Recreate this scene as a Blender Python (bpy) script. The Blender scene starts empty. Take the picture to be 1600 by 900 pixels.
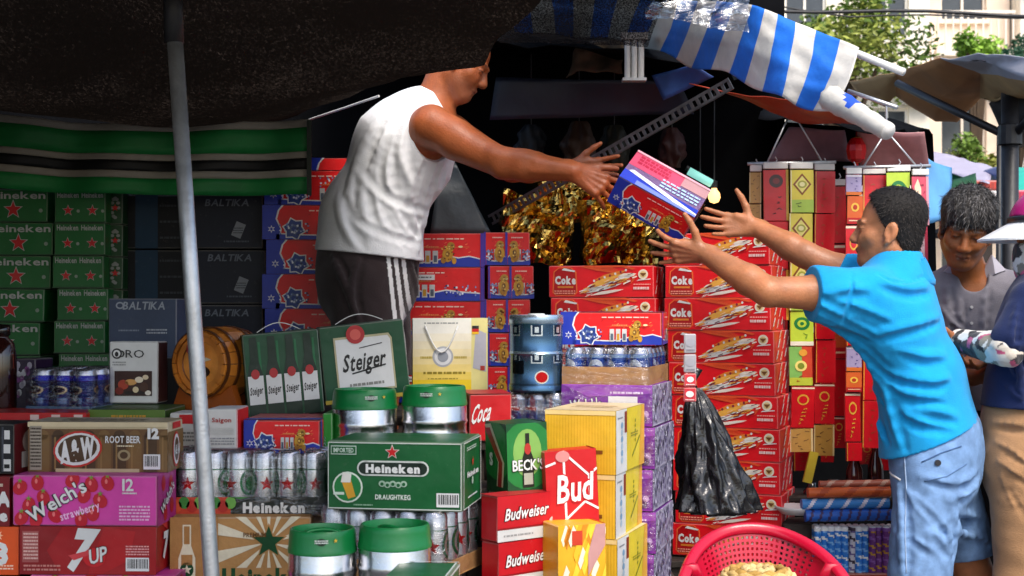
import bpy, bmesh, math, random
import numpy as np
from mathutils import Vector, Matrix, Euler
from mathutils import noise as mnoise
from mathutils.geometry import tessellate_polygon
random.seed(7)
S = bpy.context.scene
COLL = S.collection
R = math.radians
# ------------------------------------------------------------------ camera, world, sun, exposure
FPX, HZ, CAMZ = 2200.0, 480.0, 1.3          # focal length in photo pixels, horizon row, eye height
cam_data = bpy.data.cameras.new('camera')
cam = bpy.data.objects.new('camera', cam_data); COLL.objects.link(cam)
cam.location = (0, 0, CAMZ); cam.rotation_euler = (R(90), 0, 0)
cam_data.sensor_width = 36; cam_data.lens = 36 * FPX / 1600
cam_data.shift_y = (HZ - 450) / 1600
cam_data.clip_start = 0.05; cam_data.clip_end = 500
cam_data.dof.use_dof = True; cam_data.dof.focus_distance = 4.1; cam_data.dof.aperture_fstop = 8
S.camera = cam
W = bpy.data.worlds.new('World'); S.world = W; W.use_nodes = True
nt = W.node_tree; nt.nodes.clear()
sky = nt.nodes.new('ShaderNodeTexSky'); sky.sky_type = 'NISHITA'; sky.sun_disc = False
SUN_EL, SUN_AZ = R(52), R(158)               # azimuth from +Y towards +X: behind the camera, to the right
sky.sun_elevation = SUN_EL; sky.sun_rotation = SUN_AZ
sky.air_density = 1.0; sky.dust_density = 3.0; sky.ozone_density = 1.0
bg = nt.nodes.new('ShaderNodeBackground'); bg.inputs['Strength'].default_value = 0.15
wo = nt.nodes.new('ShaderNodeOutputWorld')
nt.links.new(sky.outputs[0], bg.inputs[0]); nt.links.new(bg.outputs[0], wo.inputs[0])
sun_d = bpy.data.lights.new('sun', 'SUN'); sun_d.energy = 1.5; sun_d.angle = R(24); sun_d.color = (1, .95, .87)
sun = bpy.data.objects.new('sun', sun_d); COLL.objects.link(sun)
sd = Vector((math.sin(SUN_AZ) * math.cos(SUN_EL), math.cos(SUN_AZ) * math.cos(SUN_EL), math.sin(SUN_EL)))
sun.rotation_euler = sd.to_track_quat('Z', 'Y').to_euler(); sun.location = sd * 30
S.view_settings.view_transform = 'Standard'; S.view_settings.look = 'None'
S.view_settings.exposure = 0.92; S.view_settings.gamma = 1
S.cycles.max_bounces = 8; S.cycles.transparent_max_bounces = 16
S.cycles.use_denoising = True

def X(px, Y): return (px - 800) * Y / FPX
def Z(py, Y): return CAMZ - (py - HZ) * Y / FPX
def P(px, py, Y): return Vector((X(px, Y), Y, Z(py, Y)))

def lin(c):
    c = c.lstrip('#'); v = [int(c[i:i + 2], 16) / 255 for i in (0, 2, 4)]
    return tuple(x / 12.92 if x <= .04045 else ((x + .055) / 1.055) ** 2.4 for x in v)
def mixc(a, b, t): return tuple(a[i] * (1 - t) + b[i] * t for i in range(3))

# ------------------------------------------------------------------ materials
MATS = {}
def material(name, base=None, rough=.5, metal=0., spec=.5, var=.12, vscale=6., bump=.0, bscale=40., bdet=4.,
             coat=0., sheen=0., sss=0., alpha=None, aniso=0., trans=0., wear=0., bdist=.01):
    """Principled material; base None reads the printed colour of each face (attribute Col)."""
    if name in MATS: return MATS[name]
    m = bpy.data.materials.new(name); m.use_nodes = True
    t = m.node_tree; b = t.nodes['Principled BSDF']; L = t.links.new
    tc = t.nodes.new('ShaderNodeTexCoord'); geo = t.nodes.new('ShaderNodeNewGeometry')
    if base is None:
        at = t.nodes.new('ShaderNodeAttribute'); at.attribute_name = 'Col'; src = at.outputs['Color']
    else:
        rgb = t.nodes.new('ShaderNodeRGB'); rgb.outputs[0].default_value = (*base, 1); src = rgb.outputs[0]
    if var > 0:
        n = t.nodes.new('ShaderNodeTexNoise'); n.inputs['Scale'].default_value = vscale; n.inputs['Detail'].default_value = 6
        n.inputs['Roughness'].default_value = .65
        L(geo.outputs['Position'], n.inputs['Vector'])      # the place itself, so alike things do not repeat their stains
        mr = t.nodes.new('ShaderNodeMapRange'); mr.inputs[1].default_value = .3; mr.inputs[2].default_value = .7
        mr.inputs[3].default_value = 1 - var; mr.inputs[4].default_value = 1 + var
        L(n.outputs['Fac'], mr.inputs[0])
        mx = t.nodes.new('ShaderNodeVectorMath'); mx.operation = 'SCALE'
        L(src, mx.inputs[0]); L(mr.outputs[0], mx.inputs['Scale']); src = mx.outputs[0]
        rr = t.nodes.new('ShaderNodeMapRange'); rr.inputs[3].default_value = max(.02, rough - .08); rr.inputs[4].default_value = min(1, rough + .12)
        L(n.outputs['Fac'], rr.inputs[0]); L(rr.outputs[0], b.inputs['Roughness'])
    else:
        b.inputs['Roughness'].default_value = rough
    if wear > 0:    # scuffs: pale scratches and dust flecks
        n2 = t.nodes.new('ShaderNodeTexNoise'); n2.inputs['Scale'].default_value = 55; n2.inputs['Detail'].default_value = 8
        n2.inputs['Roughness'].default_value = .8; L(geo.outputs['Position'], n2.inputs['Vector'])
        cr = t.nodes.new('ShaderNodeMapRange'); cr.inputs[1].default_value = .60; cr.inputs[2].default_value = .75
        cr.inputs[4].default_value = wear; L(n2.outputs['Fac'], cr.inputs[0])
        mm = t.nodes.new('ShaderNodeMix'); mm.data_type = 'RGBA'; mm.inputs[7].default_value = (.5, .46, .42, 1)
        L(cr.outputs[0], mm.inputs[0]); L(src, mm.inputs[6]); src = mm.outputs[2]
    L(src, b.inputs['Base Color'])
    b.inputs['Metallic'].default_value = metal
    b.inputs['Specular IOR Level'].default_value = spec
    if coat: b.inputs['Coat Weight'].default_value = coat; b.inputs['Coat Roughness'].default_value = .08
    if sheen: b.inputs['Sheen Weight'].default_value = sheen; b.inputs['Sheen Roughness'].default_value = .5
    if sss:
        b.inputs['Subsurface Weight'].default_value = sss; b.inputs['Subsurface Radius'].default_value = (.012, .005, .003)
        b.inputs['Subsurface Scale'].default_value = 1
    if trans: b.inputs['Transmission Weight'].default_value = trans
    if bump > 0:
        nb = t.nodes.new('ShaderNodeTexNoise'); nb.inputs['Scale'].default_value = bscale; nb.inputs['Detail'].default_value = bdet
        L(geo.outputs['Position'], nb.inputs['Vector'])
        bp = t.nodes.new('ShaderNodeBump'); bp.inputs['Strength'].default_value = bump; bp.inputs['Distance'].default_value = bdist
        L(nb.outputs['Fac'], bp.inputs['Height']); L(bp.outputs[0], b.inputs['Normal'])
    MATS[name] = m; return m

CARD = material('printed_card', rough=.40, spec=.42, var=.13, vscale=6, bump=.30, bscale=8, bdet=3, wear=.14, bdist=.02)
MATTE = material('matte_card', rough=.6, spec=.35, var=.14, vscale=6, bump=.2, bscale=12, wear=.2)
KRAFT = material('kraft_board', rough=.8, spec=.25, var=.16, vscale=14, bump=.25, bscale=60, wear=.12)
CANM = material('can_metal', rough=.24, metal=.85, var=.06, vscale=20)
KEGM = material('brushed_steel', base=(.62, .62, .63), rough=.22, metal=1., var=.08, vscale=30, bump=.05, bscale=80)
PLAST = material('coloured_plastic', rough=.32, spec=.5, var=.06, vscale=5, bump=.05, bscale=90)
CLOTH = material('woven_cloth', rough=.9, spec=.2, var=.08, vscale=9, bump=.25, bscale=260, sheen=.25)
TARP = material('woven_tarp', rough=.55, spec=.4, var=.22, vscale=5, bump=.35, bscale=14, wear=.12)
WOOD = material('varnished_wood', rough=.35, var=.3, vscale=9, bump=.2, bscale=30, coat=.3)
DARKWOOD = material('old_timber', base=(.035, .025, .02), rough=.8, var=.4, vscale=12, bump=.3, bscale=30)
GALV = material('galvanised_pipe', base=(.62, .63, .64), rough=.38, metal=.75, var=.22, vscale=16, bump=.1, bscale=120)
DARKMETAL = material('dark_painted_metal', base=(.02, .02, .022), rough=.45, var=.3, vscale=20, bump=.1, bscale=60)
STEELBAR = material('slotted_steel', base=(.16, .16, .16), rough=.45, metal=.6, var=.3, vscale=20, bump=.1, bscale=60)
PAINT = material('wall_paint', rough=.85, spec=.2, var=.16, vscale=1.2, bump=.2, bscale=12, wear=.1)

def film_material(name='shrink_film', amt=.20, tint=(.9, .9, .95)):
    if name in MATS: return MATS[name]
    m = bpy.data.materials.new(name); m.use_nodes = True; t = m.node_tree; t.nodes.clear(); L = t.links.new
    o = t.nodes.new('ShaderNodeOutputMaterial'); mx = t.nodes.new('ShaderNodeMixShader')
    tr = t.nodes.new('ShaderNodeBsdfTransparent'); tr.inputs[0].default_value = (*tint, 1)
    gl = t.nodes.new('ShaderNodeBsdfGlossy'); gl.inputs['Roughness'].default_value = .16
    tc = t.nodes.new('ShaderNodeTexCoord'); mp = t.nodes.new('ShaderNodeMapping'); mp.inputs['Scale'].default_value = (1, 1, 3)
    n = t.nodes.new('ShaderNodeTexNoise'); n.inputs['Scale'].default_value = 14; n.inputs['Detail'].default_value = 5
    n.inputs['Distortion'].default_value = 1.2
    L(tc.outputs['Object'], mp.inputs[0]); L(mp.outputs[0], n.inputs['Vector'])
    bp = t.nodes.new('ShaderNodeBump'); bp.inputs['Strength'].default_value = .9; bp.inputs['Distance'].default_value = .02
    L(n.outputs['Fac'], bp.inputs['Height']); L(bp.outputs[0], gl.inputs['Normal'])
    mr = t.nodes.new('ShaderNodeMapRange'); mr.inputs[1].default_value = .35; mr.inputs[2].default_value = .7
    mr.inputs[3].default_value = amt * .4; mr.inputs[4].default_value = amt * 1.7
    L(n.outputs['Fac'], mr.inputs[0]); L(mr.outputs[0], mx.inputs[0])
    L(tr.outputs[0], mx.inputs[1]); L(gl.outputs[0], mx.inputs[2]); L(mx.outputs[0], o.inputs[0])
    MATS[name] = m; return m
FILM = film_material(amt=.13)

# ------------------------------------------------------------------ mesh builder
class MB:
    def __init__(s): s.v = []; s.f = []; s.c = []; s.n = 0
    def add(s, verts, faces, col=(.5, .5, .5), cols=None):
        b = s.n; s.v.extend([tuple(q) for q in verts]); s.n += len(verts)
        for i, f in enumerate(faces):
            s.f.append(tuple(b + k for k in f)); s.c.append(cols[i] if cols else col)
    def box(s, lo, hi, col, M=None):
        (x0, y0, z0), (x1, y1, z1) = lo, hi
        v = [(x0, y0, z0), (x1, y0, z0), (x1, y1, z0), (x0, y1, z0), (x0, y0, z1), (x1, y0, z1), (x1, y1, z1), (x0, y1, z1)]
        if M: v = [M @ Vector(q) for q in v]
        s.add(v, [(0, 3, 2, 1), (4, 5, 6, 7), (0, 1, 5, 4), (1, 2, 6, 5), (2, 3, 7, 6), (3, 0, 4, 7)], col)
    def rbox(s, w, d, h, r=.003, col=(.5, .5, .5), fc=None, wear=.25, o=(0, 0, 0), jit=0):
        """chamfered box, centre of base at o; fc: colours of front,right,back,left,top,bottom"""
        hx, hy = w / 2, d / 2; fc = fc or {}
        idx = {}; vs = []
        J = random.Random(int((w * 7 + d * 13 + h * 29) * 1e4))
        for sx in (-1, 1):
            for sy in (-1, 1):
                for sz in (0, 1):
                    j = (-sx * J.uniform(0, jit), -sy * J.uniform(0, jit), J.uniform(-jit, 0) if sz else 0)
                    for ax in range(3):
                        p = [sx * hx, sy * hy, h * sz]
                        q = [sx * (hx - r), sy * (hy - r), (h - r) if sz else r]
                        q[ax] = p[ax]; idx[(sx, sy, sz, ax)] = len(vs); vs.append((q[0] + o[0] + j[0], q[1] + o[1] + j[1], q[2] + o[2] + j[2]))
        g = lambda *k: idx[k]
        F = []; Cc = []
        def face(k, lst): F.append(lst); Cc.append(fc.get(k, col))
        face('front', [g(-1, -1, 0, 1), g(1, -1, 0, 1), g(1, -1, 1, 1), g(-1, -1, 1, 1)])
        face('back', [g(1, 1, 0, 1), g(-1, 1, 0, 1), g(-1, 1, 1, 1), g(1, 1, 1, 1)])
        face('right', [g(1, -1, 0, 0), g(1, 1, 0, 0), g(1, 1, 1, 0), g(1, -1, 1, 0)])
        face('left', [g(-1, 1, 0, 0), g(-1, -1, 0, 0), g(-1, -1, 1, 0), g(-1, 1, 1, 0)])
        face('top', [g(-1, -1, 1, 2), g(1, -1, 1, 2), g(1, 1, 1, 2), g(-1, 1, 1, 2)])
        face('bottom', [g(-1, 1, 0, 2), g(1, 1, 0, 2), g(1, -1, 0, 2), g(-1, -1, 0, 2)])
        nm = {('x', 1): 'right', ('x', -1): 'left', ('y', -1): 'front', ('y', 1): 'back', ('z', 1): 'top', ('z', 0): 'bottom'}
        def ec(a, b): return mixc(mixc(fc.get(a, col), fc.get(b, col), .5), (.6, .56, .5), wear)
        for sx in (-1, 1):
            for sy in (-1, 1):
                F.append([g(sx, sy, 0, 0), g(sx, sy, 0, 1), g(sx, sy, 1, 1), g(sx, sy, 1, 0)][::(1 if sx * sy > 0 else -1)])
                Cc.append(ec(nm['x', sx], nm['y', sy]))
        for sx in (-1, 1):
            for sz in (0, 1):
                F.append([g(sx, -1, sz, 0), g(sx, -1, sz, 2), g(sx, 1, sz, 2), g(sx, 1, sz, 0)]); Cc.append(ec(nm['x', sx], nm['z', sz]))
        for sy in (-1, 1):
            for sz in (0, 1):
                F.append([g(-1, sy, sz, 1), g(-1, sy, sz, 2), g(1, sy, sz, 2), g(1, sy, sz, 1)]); Cc.append(ec(nm['y', sy], nm['z', sz]))
        for sx in (-1, 1):
            for sy in (-1, 1):
                for sz in (0, 1):
                    F.append([g(sx, sy, sz, 0), g(sx, sy, sz, 1), g(sx, sy, sz, 2)]); Cc.append(ec(nm['x', sx], nm['y', sy]))
        s.add(vs, F, cols=Cc)
    def tube(s, pts, rad, seg=8, col=(.5, .5, .5), caps=True):
        pts = [Vector(p) for p in pts]; n = len(pts)
        rad = rad if isinstance(rad, (list, tuple)) else [rad] * n
        up = None; rings = []
        for i in range(n):
            t = (pts[min(i + 1, n - 1)] - pts[max(i - 1, 0)]).normalized()
            if up is None:
                up = Vector((0, 0, 1)) if abs(t.z) < .9 else Vector((1, 0, 0))
            a = t.cross(up).normalized(); up = a.cross(t).normalized()
            rings.append([pts[i] + (a * math.cos(k * 2 * math.pi / seg) + up * math.sin(k * 2 * math.pi / seg)) * rad[i] for k in range(seg)])
        v = [q for r in rings for q in r]; f = []
        for i in range(n - 1):
            for k in range(seg):
                f.append((i * seg + k, i * seg + (k + 1) % seg, (i + 1) * seg + (k + 1) % seg, (i + 1) * seg + k))
        if caps: f.append(tuple(range(seg))[::-1]); f.append(tuple((n - 1) * seg + k for k in range(seg)))
        s.add(v, f, col)
    def lathe(s, prof, seg=28, cols=None, col=(.5, .5, .5), M=None):
        """prof: list of (r,z); cols one per ring gap"""
        v = []; f = []; cc = []
        for r, z in prof:
            for k in range(seg):
                a = 2 * math.pi * k / seg; v.append(Vector((r * math.cos(a), r * math.sin(a), z)))
        for i in range(len(prof) - 1):
            for k in range(seg):
                f.append((i * seg + k, i * seg + (k + 1) % seg, (i + 1) * seg + (k + 1) % seg, (i + 1) * seg + k))
                cc.append(cols[i] if cols else col)
        if M: v = [M @ q for q in v]
        s.add(v, f, cols=cc)
    def grid(s, fn, nu, nv, colf=None, col=(.5, .5, .5)):
        v = [fn(i / nu, j / nv) for j in range(nv + 1) for i in range(nu + 1)]
        f = []; cc = []
        for j in range(nv):
            for i in range(nu):
                a = j * (nu + 1) + i; f.append((a, a + 1, a + nu + 2, a + nu + 1))
                cc.append(colf((i + .5) / nu, (j + .5) / nv) if colf else col)
        s.add(v, f, cols=cc)
    def mesh(s, name, mat, smooth=False, weld=False):
        me = bpy.data.meshes.new(name); me.from_pydata(s.v, [], s.f); me.update()
        a = me.color_attributes.new('Col', 'FLOAT_COLOR', 'CORNER')
        tot = np.fromiter((len(f) for f in s.f), int, len(s.f))
        c = np.ones((len(s.f), 4), np.float32); c[:, :3] = np.array(s.c, np.float32).reshape(-1, 3)
        a.data.foreach_set('color', np.repeat(c, tot, 0).ravel())
        me.materials.append(mat)
        if smooth: me.shade_smooth() if smooth is True else me.polygons.foreach_set('use_smooth', [True] * len(me.polygons))
        return me
    def build(s, name, mat, parent=None, smooth=False, auto=None):
        o = link(name, s.mesh(name, mat, smooth), parent)
        if auto:
            o.data.shade_smooth(); o.data.set_sharp_from_angle(angle=R(auto))
        return o

def link(name, data, parent=None):
    o = bpy.data.objects.new(name, data); COLL.objects.link(o)
    if parent is not None: o.parent = parent
    return o
def tag(o, label, cat, group=None):
    if not 4 <= len(label.split()) <= 16: print('LABEL', len(label.split()), label)
    o['label'] = label; o['category'] = cat
    if group: o['group'] = group
    return o
def empty(name, label, cat, loc=(0, 0, 0), rot=(0, 0, 0), group=None):
    o = link(name, None); o.location = loc; o.rotation_euler = rot; o.empty_display_size = .1
    return tag(o, label, cat, group)
def structure(o): o['kind'] = 'structure'; return o
def stuff(o): o['kind'] = 'stuff'; return o
ORD = ['topmost', 'second', 'third', 'fourth', 'fifth', 'sixth', 'seventh', 'eighth', 'ninth', 'tenth', 'eleventh', 'twelfth']

# ------------------------------------------------------------------ lettering (built-in font, made once per letter)
GLYPH = {}
def make_glyphs():
    chars = sorted(set("HeinekenBALTIKASteigerWelch'sstrawberry7UPA&WROOTBEER12Budweiserbud BECK'SSaigonDRAUGHTKEGIMPORTEDCokeCocaColaOROVOL35l80GPepsi"))
    tmp = []
    for b, off in ((0, 0.), (1, .022), (2, .06)):
        for ch in chars:
            if ch == ' ': continue
            cu = bpy.data.curves.new('glyph', 'FONT'); cu.body = ch; cu.size = 1; cu.offset = off; cu.resolution_u = 2
            cu.fill_mode = 'FRONT'; o = bpy.data.objects.new('glyph', cu); COLL.objects.link(o); tmp.append((ch, b, o))
    dg = bpy.context.evaluated_depsgraph_get()
    for ch, b, o in tmp:
        me = bpy.data.meshes.new_from_object(o.evaluated_get(dg))
        GLYPH[ch, b] = ([(v.co.x, v.co.y) for v in me.vertices], [tuple(p.vertices) for p in me.polygons])
        bpy.data.meshes.remove(me)
    for ch, b, o in tmp:
        cu = o.data; bpy.data.objects.remove(o); bpy.data.curves.remove(cu)
make_glyphs()

def clip_poly(poly, W, H):
    for ax, lim, sg in ((0, 0, 1), (0, W, -1), (1, 0, 1), (1, H, -1)):
        out = []; n = len(poly)
        for i in range(n):
            a, b = poly[i], poly[(i + 1) % n]
            da, db = sg * (a[ax] - lim), sg * (b[ax] - lim)
            if da >= 0: out.append(a)
            if (da >= 0) != (db >= 0):
                t = da / (da - db); out.append((a[0] + t * (b[0] - a[0]), a[1] + t * (b[1] - a[1])))
        poly = out
        if len(poly) < 3: return []
    return poly

class Canvas:
    """draws flat print on a surface: positions are fractions of the face, sizes fractions of its height"""
    def __init__(s, mb, Wd, H, mapf, sub=None): s.mb, s.W, s.H, s.map, s.sub = mb, Wd, H, mapf, sub; s.L = 1
    def _emit(s, pts, col, L):
        pts = clip_poly(pts, s.W, s.H)
        if len(pts) < 3: return
        if s.sub:
            xs = [p[0] for p in pts]; n = max(1, int(math.ceil((max(xs) - min(xs)) / s.sub)))
            if n > 1:
                x0, x1 = min(xs), max(xs)
                for i in range(n):
                    a, b = x0 + (x1 - x0) * i / n, x0 + (x1 - x0) * (i + 1) / n
                    q = clip_poly([(p[0] - a, p[1]) for p in pts], b - a, s.H)
                    if len(q) >= 3: s.mb.add([s.map(p[0] + a, p[1], L) for p in q], [tuple(range(len(q)))], col)
                return
        s.mb.add([s.map(p[0], p[1], L) for p in pts], [tuple(range(len(pts)))], col)
    def poly(s, pts, col, L=1):
        q = [(p[0] * s.W, p[1] * s.H) for p in pts]; s.mpoly(q, col, L)
    def mpoly(s, q, col, L=1):
        for t in tessellate_polygon([[Vector((a, b, 0)) for a, b in q]]):
            tri = [q[i] for i in t]
            ar = (tri[1][0] - tri[0][0]) * (tri[2][1] - tri[0][1]) - (tri[2][0] - tri[0][0]) * (tri[1][1] - tri[0][1])
            s._emit(tri if ar > 0 else tri[::-1], col, L)
    def rect(s, x0, y0, x1, y1, col, L=1):
        s._emit([(x0 * s.W, y0 * s.H), (x1 * s.W, y0 * s.H), (x1 * s.W, y1 * s.H), (x0 * s.W, y1 * s.H)], col, L)
    def ell(s, cx, cy, rx, ry, col, L=1, rot=0, n=20):
        c, sn = math.cos(rot), math.sin(rot); q = []
        for k in range(n):
            a = 2 * math.pi * k / n; x, y = rx * s.H * math.cos(a), ry * s.H * math.sin(a)
            q.append((cx * s.W + x * c - y * sn, cy * s.H + x * sn + y * c))
        s._emit(q, col, L)
    def star(s, cx, cy, r, col, L=1, n=5, inner=.42, rot=0):
        q = []
        for k in range(2 * n):
            a = math.pi / 2 + math.pi * k / n + rot; rr = r * s.H * (1 if k % 2 == 0 else inner)
            q.append((cx * s.W + rr * math.cos(a), cy * s.H + rr * math.sin(a)))
        for k in range(2 * n):
            s._emit([(cx * s.W, cy * s.H), q[k], q[(k + 1) % (2 * n)]], col, L)
    def line(s, x0, y0, x1, y1, w, col, L=1):
        a = Vector((x0 * s.W, y0 * s.H)); b = Vector((x1 * s.W, y1 * s.H)); d = (b - a).normalized() * 1
        nn = Vector((-d.y, d.x)) * w * s.H / 2
        s._emit([tuple(a - nn), tuple(b - nn), tuple(b + nn), tuple(a + nn)], col, L)
    def text(s, txt, cx, cy, h, col, bold=0, shear=0, rot=0, L=3, width=None, arc=0, gap=.06):
        pos = 0; items = []
        for ch in txt:
            if ch == ' ' or (ch, bold) not in GLYPH: pos += .32; continue
            v, f = GLYPH[ch, bold]; xs = [p[0] for p in v]; x0, x1 = min(xs), max(xs)
            items.append((v, f, pos - x0)); pos += x1 - x0 + gap
        tot = max(pos - gap, .01); sc = h * s.H / .72; sx = sc if width is None else width * s.W / tot
        c, sn = math.cos(rot), math.sin(rot)
        for v, f, off in items:
            q = []
            for x, y in v:
                X_ = (x + off - tot / 2) * sx; Y_ = (y - .36) * sc
                X_ += shear * Y_; Y_ += arc * s.H * (((x + off) / tot - .5) * 2) ** 2
                q.append((cx * s.W + X_ * c - Y_ * sn, cy * s.H + X_ * sn + Y_ * c))
            for fc in f: s._emit([q[i] for i in fc], col, L)
    def bars(s, x0, y0, x1, y1, L=2):
        s.rect(x0, y0, x1, y1, (.8, .8, .8), L); rr = random.Random(3); x = x0 + (x1 - x0) * .08
        while x < x1 - (x1 - x0) * .1:
            w = (x1 - x0) * rr.choice((.02, .035, .05)); s.rect(x, y0 + (y1 - y0) * .2, x + w, y1 - (y1 - y0) * .1, (.02, .02, .02), L + 1)
            x += w + (x1 - x0) * rr.choice((.03, .045))
    def fine(s, x0, y0, x1, y1, col, rows=3, L=2, seed=1, fill=.5):
        """small print too fine to read: broken dashes"""
        rr = random.Random(seed); rh = (y1 - y0) / rows
        for r in range(rows):
            x = x0; yb = y0 + r * rh
            while x < x1:
                w = min((x1 - x0) * rr.uniform(.04, .14), x1 - x); s.rect(x, yb + rh * (1 - fill) / 2, x + w, yb + rh * (1 + fill) / 2, col, L)
                x += w + (x1 - x0) * rr.uniform(.015, .04)

EPS = .0007
def face_canvas(mb, face, w, d, h, o=(0, 0, 0)):
    ox, oy, oz = o
    if face == 'front': return Canvas(mb, w, h, lambda x, y, L: (ox - w / 2 + x, oy - d / 2 - EPS * L, oz + y))
    if face == 'right': return Canvas(mb, d, h, lambda x, y, L: (ox + w / 2 + EPS * L, oy - d / 2 + x, oz + y))
    if face == 'left': return Canvas(mb, d, h, lambda x, y, L: (ox - w / 2 - EPS * L, oy + d / 2 - x, oz + y))
    if face == 'top': return Canvas(mb, w, d, lambda x, y, L: (ox - w / 2 + x, oy - d / 2 + y, oz + h + EPS * L))
def cyl_canvas(mb, r, h, z0, M=None, a0=-math.pi / 2):
    """wraps round a standing cylinder; x=0 at the back, centre of the width faces -y"""
    Wd = 2 * math.pi * r
    def mp(x, y, L):
        a = a0 + (x / Wd - .5) * 2 * math.pi; rr = r + EPS * L
        q = Vector((rr * math.cos(a), rr * math.sin(a), z0 + y)); return M @ q if M else q
    return Canvas(mb, Wd, h, mp, sub=r * .22)

def quad_place(xl, xr, yt, yb, Y, yaw=0, d=.2):
    """pixel columns of the two front corners and pixel rows at the left one -> centre of base, width, height"""
    c, s = math.cos(R(yaw)), math.sin(R(yaw)); t = (xr - 800) / FPX
    w = (t * Y - X(xl, Y)) / (c - t * s); h = (yb - yt) * Y / FPX
    A = Vector((X(xl, Y), Y, Z(yb, Y))); u = Vector((c, s, 0)); n = Vector((-s, c, 0))
    return A + u * w / 2 + n * d / 2, w, h
KIND = {}
def carton(kind, name, label, cat, pos, yaw, size, col, art, group=None, mat=None, fc=None, extra=None, r=.003, jit=.0022):
    """one carton: board mesh and a child with its print; alike cartons share both meshes"""
    mat = mat or CARD; w, d, h = size
    if kind not in KIND:
        mb = MB(); mb.rbox(w, d, h, r, col, fc, jit=jit); body = mb.mesh(name, mat)
        cvs = {f: face_canvas(MB(), f, w, d, h) for f in ('front', 'right', 'left', 'top')}
        art(cvs) if art else None
        KIND[kind] = (body, [c.mb.mesh('printed_artwork', mat) for c in cvs.values() if c.mb.f])
    body, pr = KIND[kind]
    o = link(name, body); o.location = pos; o.rotation_euler = (0, 0, R(yaw)); tag(o, label, cat, group)
    for q in pr: link('printed_artwork', q, o)
    if extra: extra(o, w, d, h)
    return o
# ------------------------------------------------------------------ setting: ground, canopies, back walls
b = MB(); b.add([(-60, -20, 0), (60, -20, 0), (60, 90, 0), (-60, 90, 0)], [(0, 1, 2, 3)], (.05, .05, .052))
g = b.build('ground', material('asphalt', rough=.7, var=.5, vscale=2.5, bump=.5, bscale=90, wear=.3)); structure(g)
# black shade net over the left half of the stall: woven threads, pinholes and frayed light threads
def net_material():
    m = bpy.data.materials.new('shade_net'); m.use_nodes = True; t = m.node_tree; t.nodes.clear(); L = t.links.new
    o = t.nodes.new('ShaderNodeOutputMaterial'); tc = t.nodes.new('ShaderNodeTexCoord')
    d = t.nodes.new('ShaderNodeBsdfDiffuse'); d.inputs[0].default_value = (.014, .012, .011, 1)
    tl = t.nodes.new('ShaderNodeBsdfTranslucent'); tl.inputs[0].default_value = (.5, .36, .27, 1)
    tr = t.nodes.new('ShaderNodeBsdfTransparent')
    n1 = t.nodes.new('ShaderNodeTexNoise'); n1.inputs['Scale'].default_value = 150; n1.inputs['Detail'].default_value = 9; n1.inputs['Roughness'].default_value = .75; n1.inputs['Distortion'].default_value = .9
    mp = t.nodes.new('ShaderNodeMapping'); mp.inputs['Scale'].default_value = (1, .32, 1); L(tc.outputs['Object'], mp.inputs[0]); L(mp.outputs[0], n1.inputs['Vector'])
    big = t.nodes.new('ShaderNodeTexNoise'); big.inputs['Scale'].default_value = 2.6; big.inputs['Detail'].default_value = 4; L(tc.outputs['Object'], big.inputs['Vector'])
    ad = t.nodes.new('ShaderNodeMath'); ad.operation = 'MULTIPLY_ADD'; ad.inputs[1].default_value = .30; L(big.outputs[0], ad.inputs[0]); L(n1.outputs[0], ad.inputs[2])
    r1 = t.nodes.new('ShaderNodeMapRange'); r1.inputs[1].default_value = .70; r1.inputs[2].default_value = .96; r1.inputs[3].default_value = .004; r1.inputs[4].default_value = .09; L(ad.outputs[0], r1.inputs[0])
    vo = t.nodes.new('ShaderNodeTexVoronoi'); vo.inputs['Scale'].default_value = 46; L(tc.outputs['Object'], vo.inputs['Vector'])
    r2 = t.nodes.new('ShaderNodeMath'); r2.operation = 'LESS_THAN'; r2.inputs[1].default_value = .018; L(vo.outputs['Distance'], r2.inputs[0])
    m1 = t.nodes.new('ShaderNodeMixShader'); L(r1.outputs[0], m1.inputs[0]); L(d.outputs[0], m1.inputs[1]); L(tl.outputs[0], m1.inputs[2])
    m2 = t.nodes.new('ShaderNodeMixShader'); L(r2.outputs[0], m2.inputs[0]); L(m1.outputs[0], m2.inputs[1]); L(tr.outputs[0], m2.inputs[2]); L(m2.outputs[0], o.inputs[0])
    return m
NET = net_material()
b = MB()
def net_pt(u, v):          # v: from the back edge towards the street, over the camera's left side
    y = 5.25 - v * 3.9
    right = np.interp(y, [1.3, 3.4, 3.75, 4.2, 4.28, 5.25], [.30, .06, -.035, -.088, -.27, -.80])
    x = -3.4 + (right + 3.4) * u
    sag = .10 * math.sin(u * 5 + v * 4) + .05 * math.sin(v * 11 + u * 3) - .10 * math.exp(-((x + 1.0) ** 2 + (y - 3.0) ** 2) * 3) * -1
    edge = 1 if u < .98 else 0
    zz = 2.02 + sag * (1 - u ** 8) + .10 * (1 - v)* (u - .5) * 0
    return (x, y, zz + .015 * mnoise.noise(Vector((x * 4, y * 4, 0))))
b.grid(net_pt, 60, 60, col=(.02, .02, .02))
o = b.build('shade_net', NET, smooth=True); tag(o, 'black woven shade net stretched over the left side of the stall', 'canopy')
# thin rope along the net's edge
b = MB(); b.tube([P(483, 187, 5.22), P(540, 168, 5.0), P(592, 150, 4.8)], .004, 6, (.5, .48, .45)); o = b.build('edge_rope', CLOTH); tag(o, 'pale rope along the slanting edge of the black net', 'rope')
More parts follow.
